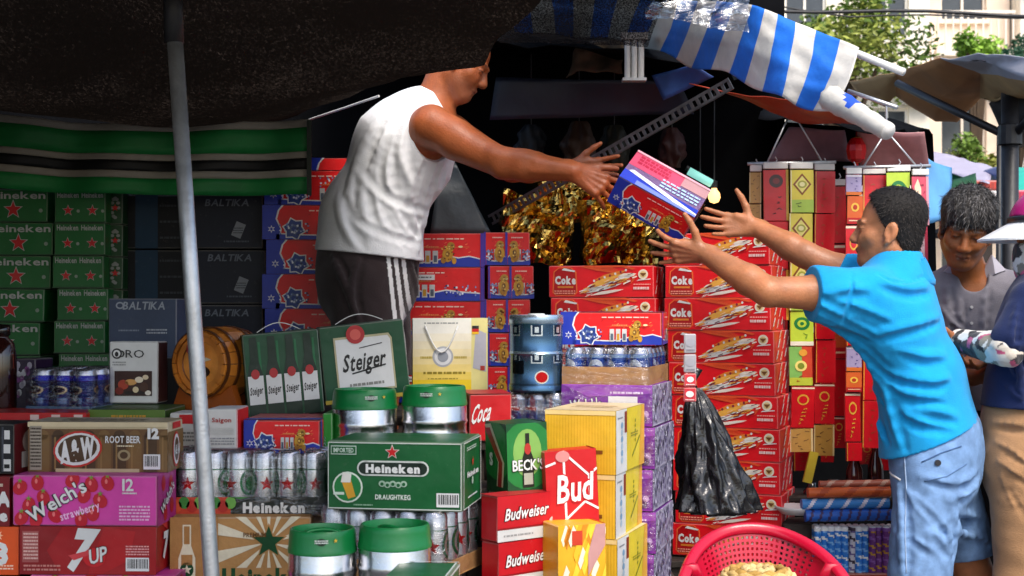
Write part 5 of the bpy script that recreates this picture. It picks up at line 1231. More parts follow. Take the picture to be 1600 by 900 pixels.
        at_ = me.color_attributes.new('Col', 'FLOAT_COLOR', 'POINT'); at_.data.foreach_set('color', C4.ravel()); me.materials.append(mat); return me

SKIN = material('skin', rough=.40, spec=.45, var=.20, vscale=16, bump=.14, bscale=160, bdet=8, sss=.12, wear=.06)
HAIRM = material('hair', rough=.62, spec=.25, var=.45, vscale=150, bump=.35, bscale=420)
SHIRT = material('knit_cotton', rough=.88, spec=.2, var=.08, vscale=18, bump=.30, bscale=300, bdet=6, sheen=.12)
DENIM = material('denim', rough=.85, spec=.2, var=.22, vscale=22, bump=.3, bscale=380)
V3 = lambda *a: Vector(a)
def basis(f, u0=(0, 0, 1)):
    f = Vector(f).normalized(); r = f.cross(Vector(u0)).normalized(); u = r.cross(f); return r, f, u       # right, front, up

def head(F, c, f, u0=(0, 0, 1), s=1., age=0, part='skin', hairline=0., style='short'):
    """c: between the ears at eye height; adds head to the field, or the hair to a field of its own"""
    r, f, u = basis(f, u0); c = Vector(c); A = (r, f, u)
    at = lambda x, y, z: c + (r * x + f * y + u * z) * s
    if part == 'skin':
        F.ell(at(0, -.012, .038), A, (.076 * s, .096 * s, .086 * s), .02)
        F.ell(at(0, .028, -.035), A, (.061 * s, .066 * s, .080 * s), .03)
        F.rc(at(0, .055, -.104), at(0, .075, -.096), .022 * s, .018 * s, .03)              # chin
        for q in (-1, 1):
            F.rc(at(q * .058, -.002, -.055), at(q * .022, .06, -.100), .016 * s, .016 * s, .03)   # jaw line
            F.rc(at(q * .048, .055, -.022), at(q * .038, .072, -.03), .018 * s, .014 * s, .025)     # cheekbone
            F.ell(at(q * .034, .094, .006), A, (.019 * s, .014 * s, .012 * s), .012, 'sub')       # eye socket
            F.ell(at(q * .033, .078, .003), A, (.0145 * s, .0125 * s, .0115 * s), .004)            # eyelid and eye
            F.rc(at(q * .014, .092, .022), at(q * .048, .078, .024), .008 * s, .006 * s, .014)      # brow
            F.ell(at(q * .013, .099, -.036), A, (.010 * s, .010 * s, .008 * s), .008)              # nostril wing
            F.ell(at(q * .080, -.012, -.008), (Vector(r) * 1, (f * .95 + u * .25).normalized(), (u * .95 - f * .25).normalized()), (.0085 * s, .021 * s, .033 * s), .008)   # ear
            F.ell(at(q * .089, -.006, -.004), A, (.006 * s, .011 * s, .018 * s), .004, 'sub')
            F.rc(at(q * .081, -.004, -.036), at(q * .078, .002, -.042), .008 * s, .007 * s, .006)
        F.rc(at(0, .090, .008), at(0, .108, -.030), .009 * s, .0135 * s, .012)             # nose
        F.rc(at(-.018, .088, -.064), at(.018, .088, -.064), .006 * s, .006 * s, .006); F.rc(at(0, .094, -.063), at(0, .093, -.066), .008 * s, .007 * s, .006)
        F.rc(at(-.014, .086, -.075), at(.014, .086, -.075), .0075 * s, .0075 * s, .006)
        F.rc(at(-.026, .091, -.0695), at(.026, .091, -.0695), .0022 * s, .0022 * s, .003, 'sub')
    else:
        sl = (slice(None),) * 3; x, y, z = F.pts(sl); q = [(x - c[0]) / s, (y - c[1]) / s, (z - c[2]) / s]
        X_ = q[0] * r[0] + q[1] * r[1] + q[2] * r[2]; Y_ = q[0] * f[0] + q[1] * f[1] + q[2] * f[2]; Z_ = q[0] * u[0] + q[1] * u[1] + q[2] * u[2]
        th = .0035 + .011 * np.clip((Z_ - .02) / .08, 0, 1) * (1.0 if style != 'full' else 1.4) + (.008 if style == 'full' else 0)
        k0 = np.sqrt((X_ / (.076 + th)) ** 2 + ((Y_ + .012) / (.096 + th)) ** 2 + ((Z_ - .038) / (.086 + th)) ** 2); d = (k0 - 1) * .082
        d2 = np.sqrt((X_ / .060) ** 2 + ((Y_ + .042) / .056) ** 2 + ((Z_ + .030) / .07) ** 2); e_ = (d2 - 1) * .06; h_ = np.maximum(.03 - np.abs(d - e_), 0); d = np.minimum(d, e_) - h_ * h_ / .12
        low = np.interp(Y_, [-.2, -.06, -.040, -.016, .006, .020, .034, .050, .068], [-.085, -.078, -.050, .004, .004, .030, .058 + hairline, .086 + hairline, .115 + hairline]) if style != 'full' else np.interp(Y_, [-.2, -.06, -.035, -.012, .012, .030, .042, .06, .075], [-.095, -.088, -.055, .002, -.022, .0, .030, .052 + hairline, .068 + hairline])
        if style == 'full': low = low + np.clip(Y_ - .03, 0, 1) * 1.0 * (np.abs(X_ - .012) * 1.6 - .035) - .012
        d = np.maximum(d, (low - Z_) * .6)
        d = d + (.0011 * np.sin(X_ * 210 + 2.2 * np.sin(Z_ * 34) + 2 * np.sin(Y_ * 30)) + .0008 * np.sin(X_ * 480 + Z_ * 60) if style == 'full' else .0005 * np.sin(X_ * 300 + Z_ * 120) * np.sin(Y_ * 310))
        F.d[:] = np.minimum(F.d, (d * s).astype(f32))

def hand(F, w, fwd, n, right=True, L=.19, curl=(.2, .2, .25, .3), spread=.10, thumb=(.55, .75, .15), r=1.):
    """wrist w, direction of the fingers, palm normal; five fingers with three bones each"""
    w = Vector(w); fw = Vector(fwd).normalized(); n = Vector(n); n = (n - fw * n.dot(fw)).normalized(); s = fw.cross(n) if right else n.cross(fw); k = L / .19
    kn = []
    for o, l in ((.030, .092), (.010, .097), (-.011, .092), (-.030, .083)):
        b = w + fw * .012 * k + s * o * .55 * k; e = w + fw * l * k + s * o * k - n * .003; F.rc(b, e, .0155 * k * r, .0118 * k * r, .010); F.rc(w - n * .016 * k + s * o * .3 * k, e - n * .0085 * k, .0045 * k, .0042 * k, .006); F.rc(e - n * .003, e - n * .0035, .0112 * k, .0112 * k, .006); kn.append(e)
    F.rc(w - fw * .02, w + fw * .02 * k, .026 * k, .024 * k, .015, sq=(n, 1.35))
    F.rc(w + fw * .03 * k + s * .02 * k + n * .006, w + fw * .062 * k + s * .030 * k + n * .006, .015 * k, .011 * k, .012)
    for i, (e, l, o) in enumerate(zip(kn, (.075, .083, .077, .061), (1.1, .25, -.5, -1.3))):
        a = e; ang = 0; d0 = (fw + s * spread * o).normalized(); rr = .0092 * k * r * (1, 1.02, .97, .86)[i]
        for j, (fr, cr) in enumerate(((.45, .8), (.30, 1.1), (.25, .7))):
            ang += curl[i] * cr; dd = d0 * math.cos(ang) + n * math.sin(ang); b = a + dd * l * k * fr; F.rc(a, b, rr, rr * .92, .003 if j else .005); rr *= .92; a = b
    a = w + fw * .022 * k + s * .024 * k + n * .004; d = (fw * thumb[0] + s * thumb[1] + n * thumb[2]).normalized()
    b = a + d * .043 * k; F.rc(a, b, .0145 * k, .0118 * k, .010); d2 = (d + fw * .25).normalized(); c = b + d2 * .034 * k; F.rc(b, c, .0112 * k, .0100 * k, .005); e = c + (d2 + fw * .18).normalized() * .026 * k; F.rc(c, e, .0100 * k, .0078 * k, .004)

def skin_col(base, dark=None, extra=None):
    b = np.array(lin(base), f32)
    def fn(V):
        c = np.tile(b, (len(V), 1)); t = np.sin(V[:, 0] * 61 + 2 * np.sin(V[:, 2] * 47)) * np.sin(V[:, 2] * 53 + V[:, 1] * 41)
        c *= (1 + .05 * t)[:, None]; c[:, 1:] *= (1 - .05 * np.clip(t, 0, 1))[:, None]
        if extra: extra(V, c)
        return c
    return fn
def face_paint(c0, f, s, u0=(0, 0, 1), hairc=(.02, .017, .015), lip='#8a4a3c', stub=0., crop=0.):
    r, f, u = basis(f, u0); r, f, u = [np.array(v) for v in (r, f, u)]; c0 = np.array(c0)
    def ex(V, c):
        q = (V - c0) / s; x, y, z = q @ r, q @ f, q @ u; ax = np.abs(x)
        def blend(m, col): c[:] = c * (1 - m[:, None]) + np.array(col) * m[:, None]
        sm = lambda e: np.clip(e, 0, 1)
        front = sm((y - .05) * 60)
        blend(front * sm(1 - (((ax - .033) / .021) ** 2 + ((z - .0275 + .10 * (ax - .033)) / .0055) ** 2)) * .9, hairc)              # brows
        blend(front * sm(1.4 - (((ax - .033) / .0165) ** 2 + ((z - .002) / .0028) ** 2)) * .9, (.03, .018, .014))       # lashes and slit of the eye
        blend(front * sm(1 - ((x / .026) ** 2 + ((z + .070) / .011) ** 2)) * .75, lin(lip))
        blend(front * sm(1 - (((ax - .009) / .005) ** 2 + ((z + .043) / .003) ** 2)) * .8, (.05, .02, .015))
        if stub: blend(sm((-.035 - z) * 40) * sm((y + .01) * 30) * sm((.135 + z) * 50) * stub, (.09, .06, .05))
    return ex

def person(label, origin, me):
    o = link('person', me); o.location = origin; tag(o, label, 'person'); return o
def wear(name, F, mat, colf, par, origin, col=(.5, .5, .5)):
    o = link(name, F.mesh(name, mat, colf, col, origin), par); return o

def strands(par, F, org, c, B3, n, L, col, seed, grey=0., lift=.26):
    """short hair: thin blades combed from the crown over the hair surface"""
    r, f, u = B3; me = F.mesh('tmp', HAIRM); q = random.Random(seed); N = len(me.vertices); mb = MB(); crown = Vector(c) + u * .12 - f * .05
    vs = me.vertices
    for _ in range(n):
        v = vs[q.randrange(N)]; nn = v.normal; p = v.co.copy(); d = p - crown; t = d - nn * d.dot(nn)
        if (p - Vector(c)).dot(u) < -.2 or t.length < 1e-4: continue
        t = (t.normalized() + Vector((q.gauss(0, .35), q.gauss(0, .35), q.gauss(0, .35)))).normalized(); s = t.cross(nn).normalized() * .0011
        l = L * q.uniform(.6, 1.3); a = p - nn * .001; m = a + t * l * .55 + nn * l * lift; e = a + t * l + nn * l * lift * .7
        cc = mixc(col, (.19, .18, .175), q.uniform(.3, 1)) if q.random() < grey else mixc(col, (.05, .042, .036), q.random() * .6)
        mb.add([a - s - org, a + s - org, m + s * .8 - org, m - s * .8 - org, e - org], [(0, 1, 2, 3), (3, 2, 4)], cc)
    bpy.data.meshes.remove(me); stuff(mb.build('hair_strands', HAIRM, par))

# ================= man in the blue polo shirt
def blue_man():
    f = V3(-.9, .42, 0).normalized(); l = V3(-.42, -.9, 0).normalized(); up = V3(0, 0, 1)
    pel, waist, chest, neck = P(1462, 700, 4.28), P(1440, 602, 4.27), P(1404, 505, 4.26), P(1400, 432, 4.28)
    Ls = neck + l * .165 + f * .055 - up * .055; Rs = neck - l * .15 + f * .09 - up * .03
    Le, Lw = P(1200, 456, 4.10), P(1102, 396, 4.24); Re, Rw = P(1258, 398, 4.50), P(1180, 355, 4.58)
    Lk, Rk = P(1436, 905, 4.20), P(1522, 895, 4.47); La, Ra = V3(Lk.x + .02, Lk.y + .04, .07), V3(Rk.x + .06, Rk.y + .05, .07)
    Lh, Rh = pel + l * .085 - up * .06, pel - l * .085 - up * .06
    hc = P(1390, 360, 4.28); hf = V3(-.935, .35, .05); hu = V3(-.10, 0, 1); org = V3(pel.x, pel.y, 0)
    def torso(F, i=0., hem=False):
        F.rc(pel, waist, .145, .134, .04, sq=(f, 1.3), inf=i); F.rc(waist, chest, .134, .156, .05, sq=(f, 1.42), inf=i)
        F.rc(chest, chest + (neck - chest) * .55, .155, .125, .05, sq=(f, 1.5), inf=i); F.rc(Ls, Rs, .055, .055, .06, inf=i)
        F.rc(neck - up * .02, neck + up * .05, .07, .058, .05, inf=i * 1.1)
    B = Field(axis((X(1005, 4.2), X(1570, 4.45), .0036)), axis((3.85, 4.78, .0042)), axis((0, .86, .012), (.86, 1.72, .0036)))
    torso(B, -.012); B.rc(neck, hc - up * .06 - f * .02, .056, .054, .03)
    B.chain([Ls, Ls + (Le - Ls) * .45, Le], [.060, .053, .043], .03); B.chain([Le, Le + (Lw - Le) * .3, Lw], [.044, .046, .029], .012)
    B.chain([Rs, Rs + (Re - Rs) * .45, Re], [.058, .050, .042], .03); B.chain([Re, Re + (Rw - Re) * .3, Rw], [.043, .044, .028], .012)
    for h, k, a in ((Lh, Lk, La), (Rh, Rk, Ra)):
        B.chain([h, k], [.085, .057], .03); B.chain([k, k + (a - k) * .35, a], [.055, .056, .036], .02); B.rc(a - up * .03 - f * .03, a - up * .035 + f * .15, .034, .028, .02)
    head(B, hc, hf, hu, .98)
    hand(B, Lw, (-.93, .30, .10), (.15, .80, .45), right=False, curl=(.32, .18, .12, .06), spread=.24, thumb=(.30, .95, .2))
    hand(B, Rw, (-.98, .05, .10), (.05, -.95, .15), right=True, curl=(.10, .16, .22, .28), spread=.16, thumb=(.35, .95, .15))
    ex = face_paint(hc, hf, .98, hu, stub=.25, crop=.75)
    o = person('young man in a bright blue polo shirt and denim shorts reaching up for a carton', org, B.mesh('person', SKIN, skin_col('#b97a52', extra=ex), origin=org))
    # polo shirt
    H = Field(axis((X(1250, 4.05), X(1550, 4.4), .0040)), axis((3.90, 4.62, .0045)), axis((.82, 1.47, .0040)))
    torso(H, .016); hemc = P(1452, 690, 4.28); H.rc(waist, hemc, .140, .150, .05, sq=(f, 1.2), inf=.012); H.rc(hemc, hemc - up * .10, .150, .155, .05, sq=(f, 1.15), inf=.012)
    Lc = Ls + (Le - Ls) * .50; Rc = Rs + (Re - Rs) * .44
    H.rc(Ls, Lc, .074, .080, .035); H.rc(Rs, Rc, .070, .072, .03); H.rc(Lc - up * .01, chest - up * .0 + l * .06, .05, .08, .06)
    for q in ([(1268, 470), (1320, 500), (1372, 525)], [(1272, 452), (1330, 478), (1390, 500)], [(1285, 500), (1330, 520), (1380, 560)], [(1330, 530), (1380, 585), (1460, 600), (1478, 590)], [(1345, 560), (1400, 618), (1470, 622)], [(1350, 590), (1420, 660), (1480, 664)], [(1372, 520), (1420, 512), (1465, 495)], [(1355, 610), (1382, 680)],
              [(1400, 545), (1440, 560), (1472, 556)], [(1375, 440), (1420, 455), (1448, 448)], [(1300, 455), (1350, 452)], [(1440, 640), (1490, 650)], [(1385, 600), (1410, 690)]):
        H.fold(q, .013, .0100, .024); H.fold([(a + 3, b + 11) for a, b in q], .009, .0024, .018, 'sub')
    H.ripple(.0006, 40, 1); H.fold([(1372, 428), (1395, 440), (1425, 441), (1446, 430)], .006, -.0005, .006, 'sub'); H.fold([(1330, 425), (1332, 450), (1325, 480), (1318, 505)], .004, .0, .008, 'sub')
    H.cut(P(1388, 710, 4.28), (P(1518, 655, 4.28) - P(1388, 710, 4.28)).cross(V3(0, 1, 0)) * 1.0 if (P(1518, 655, 4.28) - P(1388, 710, 4.28)).cross(V3(0, 1, 0)).z < 0 else -(P(1518, 655, 4.28) - P(1388, 710, 4.28)).cross(V3(0, 1, 0)))
    H.cut(Lc, (Le - Ls)) if False else None
    for c_, d_, h_ in ((Lc, (Le - Ls).normalized(), .02), (Rc, (Re - Rs).normalized(), .02)):     # sleeve openings
        sl = H.sl(c_ - V3(.13, .13, .13), c_ + V3(.13, .13, .13), 0); x, y, z = H.pts(sl); e = (x - c_.x) * d_.x + (y - c_.y) * d_.y + (z - c_.z) * d_.z
        H.d[sl] = np.maximum(H.d[sl], np.where(e > -.06, e - h_, H.d[sl]))
    H.rc(P(1394, 655, 4.10), P(1403, 720, 4.10), .002, .017, .004, 'sub', sq=((0, 1, 0), .35))      # side vent
    H.rc(neck + up * .055 - f * .01, neck + up * .14 + f * .01, .062, .085, .006, 'sub')             # neck opening
    wear('polo_shirt', H, SHIRT, None, o, org, lin('#189ad8'))
    K = Field(axis((X(1320, 4.1), X(1475, 4.4), .0035)), axis((4.08, 4.5, .0035)), axis((1.30, 1.52, .0035)))     # turned down collar
    K.rc(neck - up * .012, neck + up * .065, .116, .082, .01); K.rc(neck - up * .05, neck + up * .2, .108, .050, .003, 'sub'); K.cut(neck + up * .058 - f * .02, V3(-.25, .0, 1)); K.cut(neck - up * .016, V3(-.1, 0, -1)); K.ripple(.001, 70, 3)
    wear('collar', K, SHIRT, None, o, org, lin('#1590cc'))
    # hair
    A = Field(axis((hc.x - .16, hc.x + .16, .0032)), axis((hc.y - .16, hc.y + .16, .0032)), axis((hc.z - .14, hc.z + .17, .0032)))
    head(A, hc, hf, hu, .98, part='hair'); wear('hair', A, HAIRM, None, o, org, (.014, .012, .011))
    strands(o, A, org, hc, basis(hf, hu), 5200, .010, (.013, .011, .010), 1)
    # denim shorts
    J = Field(axis((X(1360, 4.1), X(1575, 4.5), .0045)), axis((3.95, 4.72, .005)), axis((.46, 1.02, .0045)))
    J.rc(pel + up * .05, pel, .146, .150, .04, sq=(f, 1.25), inf=.010); J.rc(pel, pel - up * .06, .150, .150, .05, sq=(f, 1.2), inf=.010); J.chain([Lh, Lk], [.106, .092], .04); J.chain([Rh, Rk], [.100, .082], .04)
    for q in ([(1420, 770), (1460, 810), (1490, 850)], [(1480, 780), (1510, 770), (1528, 750)], [(1490, 800), (1530, 810)], [(1450, 830), (1475, 860)], [(1400, 830), (1450, 860)], [(1495, 830), (1540, 845)], [(1440, 745), (1500, 760), (1525, 735)], [(1405, 760), (1415, 820), (1412, 890)], [(1490, 760), (1486, 860)]):
        J.fold(q, .010, .005, .022); J.fold([(a + 5, b + 9) for a, b in q], .008, .0018, .016, 'sub')
    J.ripple(.0016, 55, 4)
    J.cut(P(1515, 866, 4.47), V3(.18, 0, -1))
    for kk, rr in ((Lk, .075), (Rk, .066)): J.rc(kk + up * .06, kk - up * .1, rr, rr, .004, 'sub')
    dn = np.array(lin('#6f8fb8'), f32)
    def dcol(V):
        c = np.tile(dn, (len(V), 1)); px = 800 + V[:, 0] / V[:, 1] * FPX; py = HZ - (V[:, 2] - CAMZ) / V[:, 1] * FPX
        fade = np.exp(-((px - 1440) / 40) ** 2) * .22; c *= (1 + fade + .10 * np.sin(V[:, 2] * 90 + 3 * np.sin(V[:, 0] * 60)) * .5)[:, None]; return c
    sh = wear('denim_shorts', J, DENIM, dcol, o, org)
    # seams, back pocket, drawstring
    def seam(name, pix, r, col, fld=J, mat=DENIM):
        hp = [fld.hit(*q) for q in pix]; hp = [h - V3(0, .001, 0) - org for h in hp if h is not None]
        if len(hp) > 1: b = MB(); b.tube(hp, r, 6, col); return b.build(name, mat, o, smooth=True)
    ii = lambda pl, n=6: [(pl[i][0] + (pl[i + 1][0] - pl[i][0]) * t / n, pl[i][1] + (pl[i + 1][1] - pl[i][1]) * t / n) for i in range(len(pl) - 1) for t in range(n)] + [pl[-1]]
    seam('side_seam', ii([(1413, 712), (1416, 760), (1414, 830), (1416, 895)]), .0022, lin('#9db4d0'))
    seam('pocket_edge', ii([(1440, 722), (1470, 708), (1502, 697)]), .0022, lin('#4d6a94')); seam('pocket_edge', ii([(1444, 752), (1480, 744), (1510, 725)]), .0018, lin('#5b789f'))
    h = J.hit(1465, 723)
    if h is not None: b = MB(); b.tube([h - org - V3(0, .006, 0), h - org + V3(0, .004, 0)], .009, 12, (.02, .02, .025)); b.build('button', PLAST, o)
    seam('drawstring', ii([(1381, 712), (1384, 730), (1394, 742), (1407, 750)]), .0035, (.75, .75, .73), mat=CLOTH)
    return o
blue_man()

# ================= man in the white vest, leaning out of the stall
def white_man():
    f = V3(.96, -.10, 0).normalized(); l = V3(-f.y, f.x, 0); up = V3(0, 0, 1); r_ = -l
    pel, waist, chest, neck = P(574, 415, 4.88), P(580, 345, 4.87), P(634, 232, 4.84), P(684, 160, 4.83)
    Rs, Ls = P(672, 198, 4.67), P(706, 206, 5.0); Re, Rw = P(788, 255, 4.56), P(898, 268, 4.50); Le, Lw = P(800, 264, 4.98), P(892, 264, 4.84)
    hc = P(720, 97, 4.82); hf = V3(.86, -.06, -.50); hu = V3(.45, 0, .9); zf = .52; org = V3(pel.x, pel.y, zf)
    Rh, Lh = pel + r_ * .09 - up * .05, pel + l * .09 - up * .05; Rk, Lk = P(585, 590, 4.76), P(600, 600, 5.0)
    Ra, La = V3(Rk.x - .03, Rk.y, zf + .08), V3(Lk.x - .03, Lk.y, zf + .08)
    def torso(F, i=0.):
        F.rc(pel, waist, .165, .160, .04, sq=(f, 1.08), inf=i); F.rc(waist, chest, .162, .170, .05, sq=(f, 1.15), inf=i); F.rc(chest, chest + (neck - chest) * .6, .165, .105, .05, inf=i)
        F.rc(Rs + V3(.0, .03, -.01), Ls, .062, .060, .06, inf=i)
    B = Field(axis((X(490, 4.9), X(985, 4.6), .0038)), axis((4.36, 5.16, .0048)), axis((zf, 1.45, .013), (1.45, 2.36, .0038)))
    torso(B, -.008); B.chain([neck - V3(.02, 0, .03), hc - hu.normalized() * .05 - hf * .03], [.066, .062], .04)
    B.rc(Rs, Rs + (Re - Rs) * .35, .070, .062, .04); B.chain([Rs + (Re - Rs) * .35, Re], [.061, .046], .02); B.chain([Re, Re + (Rw - Re) * .28, Rw], [.047, .049, .032], .014); B.rc(Re + V3(-.01, 0, -.012), Re + V3(.01, 0, -.012), .036, .036, .02)
    B.chain([Ls, Le], [.060, .045], .03); B.chain([Le, Le + (Lw - Le) * .3, Lw], [.045, .047, .031], .014)
    B.rc(Rs + V3(.01, -.02, .01), Rs + (Re - Rs) * .42 + V3(0, -.012, .012), .052, .038, .03); B.rc(Rs + (Re - Rs) * .35 + V3(0, -.01, -.022), Rs + (Re - Rs) * .8 + V3(0, -.004, -.016), .044, .036, .02)     # deltoid, triceps
    B.rc(Re + V3(-.03, -.01, .022), Re + (Rw - Re) * .45 + V3(0, -.012, .020), .030, .026, .02)
    for t0, t1, o_ in ((.30, .95, .022), (.45, .98, .004), (.4, .96, -.014)):      # forearm tendons
        a, b = Re + (Rw - Re) * t0, Re + (Rw - Re) * t1; B.rc(a + V3(0, -.036, o_), b + V3(0, -.027, o_ * .5), .010, .007, .012)
    for h, k, a in ((Rh, Rk, Ra), (Lh, Lk, La)):
        B.chain([h, k], [.09, .06], .03); B.chain([k, k + (a - k) * .35, a], [.057, .058, .038], .02); B.rc(a - up * .045 - f * .03, a - up * .05 + f * .15, .034, .028, .02)
    head(B, hc, hf, hu, 1.0)
    hand(B, Rw, (.84, .10, -.46), (-.05, .95, -.2), right=True, L=.205, curl=(.14, .20, .26, .34), spread=.26, thumb=(.85, .62, .1))
    hand(B, Lw, (.97, -.12, -.02), (-.05, -.95, -.1), right=False, L=.19, curl=(.16, .2, .25, .3), spread=.2, thumb=(.7, .7, .1))
    o = person('man in a white sleeveless vest and dark shorts leaning out to hand over a carton', org, B.mesh('person', SKIN, skin_col('#a55a32', extra=face_paint(hc, hf, 1., hu, stub=.3)), origin=org))
    H = Field(axis((X(480, 4.95), X(735, 4.8), .0040)), axis((4.50, 5.24, .0048)), axis((1.36, 2.12, .0040)))
    torso(H, .014); H.rc(waist, P(577, 415, 4.87), .168, .172, .05, sq=(f, 1.06), inf=.012); H.rc(P(577, 415, 4.87), P(580, 440, 4.87), .172, .172, .05, sq=(f, 1.06), inf=.012)
    for q in ([(620, 200), (600, 260), (620, 330), (650, 380)], [(600, 215), (580, 260), (590, 330), (625, 385)], [(660, 250), (640, 300), (650, 360)], [(590, 190), (560, 250), (545, 320)], [(685, 245), (665, 310), (650, 390)], [(575, 240), (565, 300), (580, 370)], [(640, 180), (625, 230), (640, 280)], [(530, 310), (540, 350), (560, 385)], [(690, 255), (682, 300)], [(560, 270), (600, 310), (660, 330)], [(545, 340), (590, 365), (650, 380)]):
        H.fold(q, .014, .0115, .026); H.fold([(a + 9, b + 2) for a, b in q], .010, .0028, .020, 'sub')
    H.ripple(.0004, 30, 2)
    H.cut(P(495, 391, 4.86), (lambda n: n if n.z < 0 else -n)((P(655, 408, 4.86) - P(495, 391, 4.86)).cross(V3(0, 1, 0))))
    H.ell(P(676, 212, 4.62), (V3(.92, 0, .38), V3(0, 1, 0), V3(-.38, 0, .92)), (.066, .19, .088), .004, 'sub')
    H.ell(P(712, 200, 5.1), (V3(1, 0, 0), V3(0, 1, 0), V3(0, 0, 1)), (.075, .17, .09), .004, 'sub')
    n = (P(704, 190, 4.8) - P(668, 127, 4.8)).cross(V3(0, 1, 0)); n = n if n.x > 0 else -n
    H.cut(P(690, 166, 4.8), n)
    wear('sleeveless_vest', H, SHIRT, None, o, org, (.82, .83, .85))
    A = Field(axis((hc.x - .17, hc.x + .17, .004)), axis((hc.y - .17, hc.y + .17, .004)), axis((hc.z - .16, hc.z + .18, .004)))
    head(A, hc, hf, hu, 1.0, part='hair'); wear('hair', A, HAIRM, None, o, org, (.02, .018, .017)); strands(o, A, org, hc, basis(hf, hu), 2500, .012, (.02, .018, .017), 2)
    J = Field(axis((X(485, 4.95), X(690, 4.8), .0045)), axis((4.55, 5.2, .005)), axis((1.02, 1.56, .0045)))
    J.rc(pel + up * .06, pel, .166, .166, .04, sq=(f, 1.06), inf=.008); J.rc(pel, pel - up * .07, .166, .17, .05, sq=(f, 1.05), inf=.010); J.chain([Rh, Rk], [.128, .115], .03); J.chain([Lh, Lk], [.125, .11], .03)
    for q in ([(520, 400), (540, 440), (556, 490)], [(560, 405), (548, 450), (560, 500)], [(640, 410), (650, 450), (648, 490)]):
        J.fold(q, .009, .001, .016); J.fold([(a + 8, b) for a, b in q], .007, 0, .012, 'sub')
    J.ripple(.0018, 40, 5); J.cut(V3(0, 0, 1.06), V3(0, 0, -1))
    dk = np.array(lin('#33292a'), f32)
    def scol(V):
        c = np.tile(dk, (len(V), 1)); x = V[:, 0] + (V[:, 2] - 1.45) * .11
        for xs in (-.412, -.389, -.366): c[(np.abs(x - xs) < .0062) & (V[:, 1] < 4.85)] = (.72, .72, .72)
        return c
    wear('striped_shorts', J, CLOTH, scol, o, org)
    root = empty('standing_crate', 'timber box the man in the white vest stands on, hidden behind the cartons', 'crate', (pel.x, 4.9, 0))
    slab(root, (-.35, -.26, zf - .03), (.35, .26, zf), 'top_board')
    for sx in (-1, 1):
        for sy in (-1, 1): slab(root, (sx * .32 - .03, sy * .22 - .03, 0), (sx * .32 + .03, sy * .22 + .03, zf - .031), 'leg')
    return o
white_man()

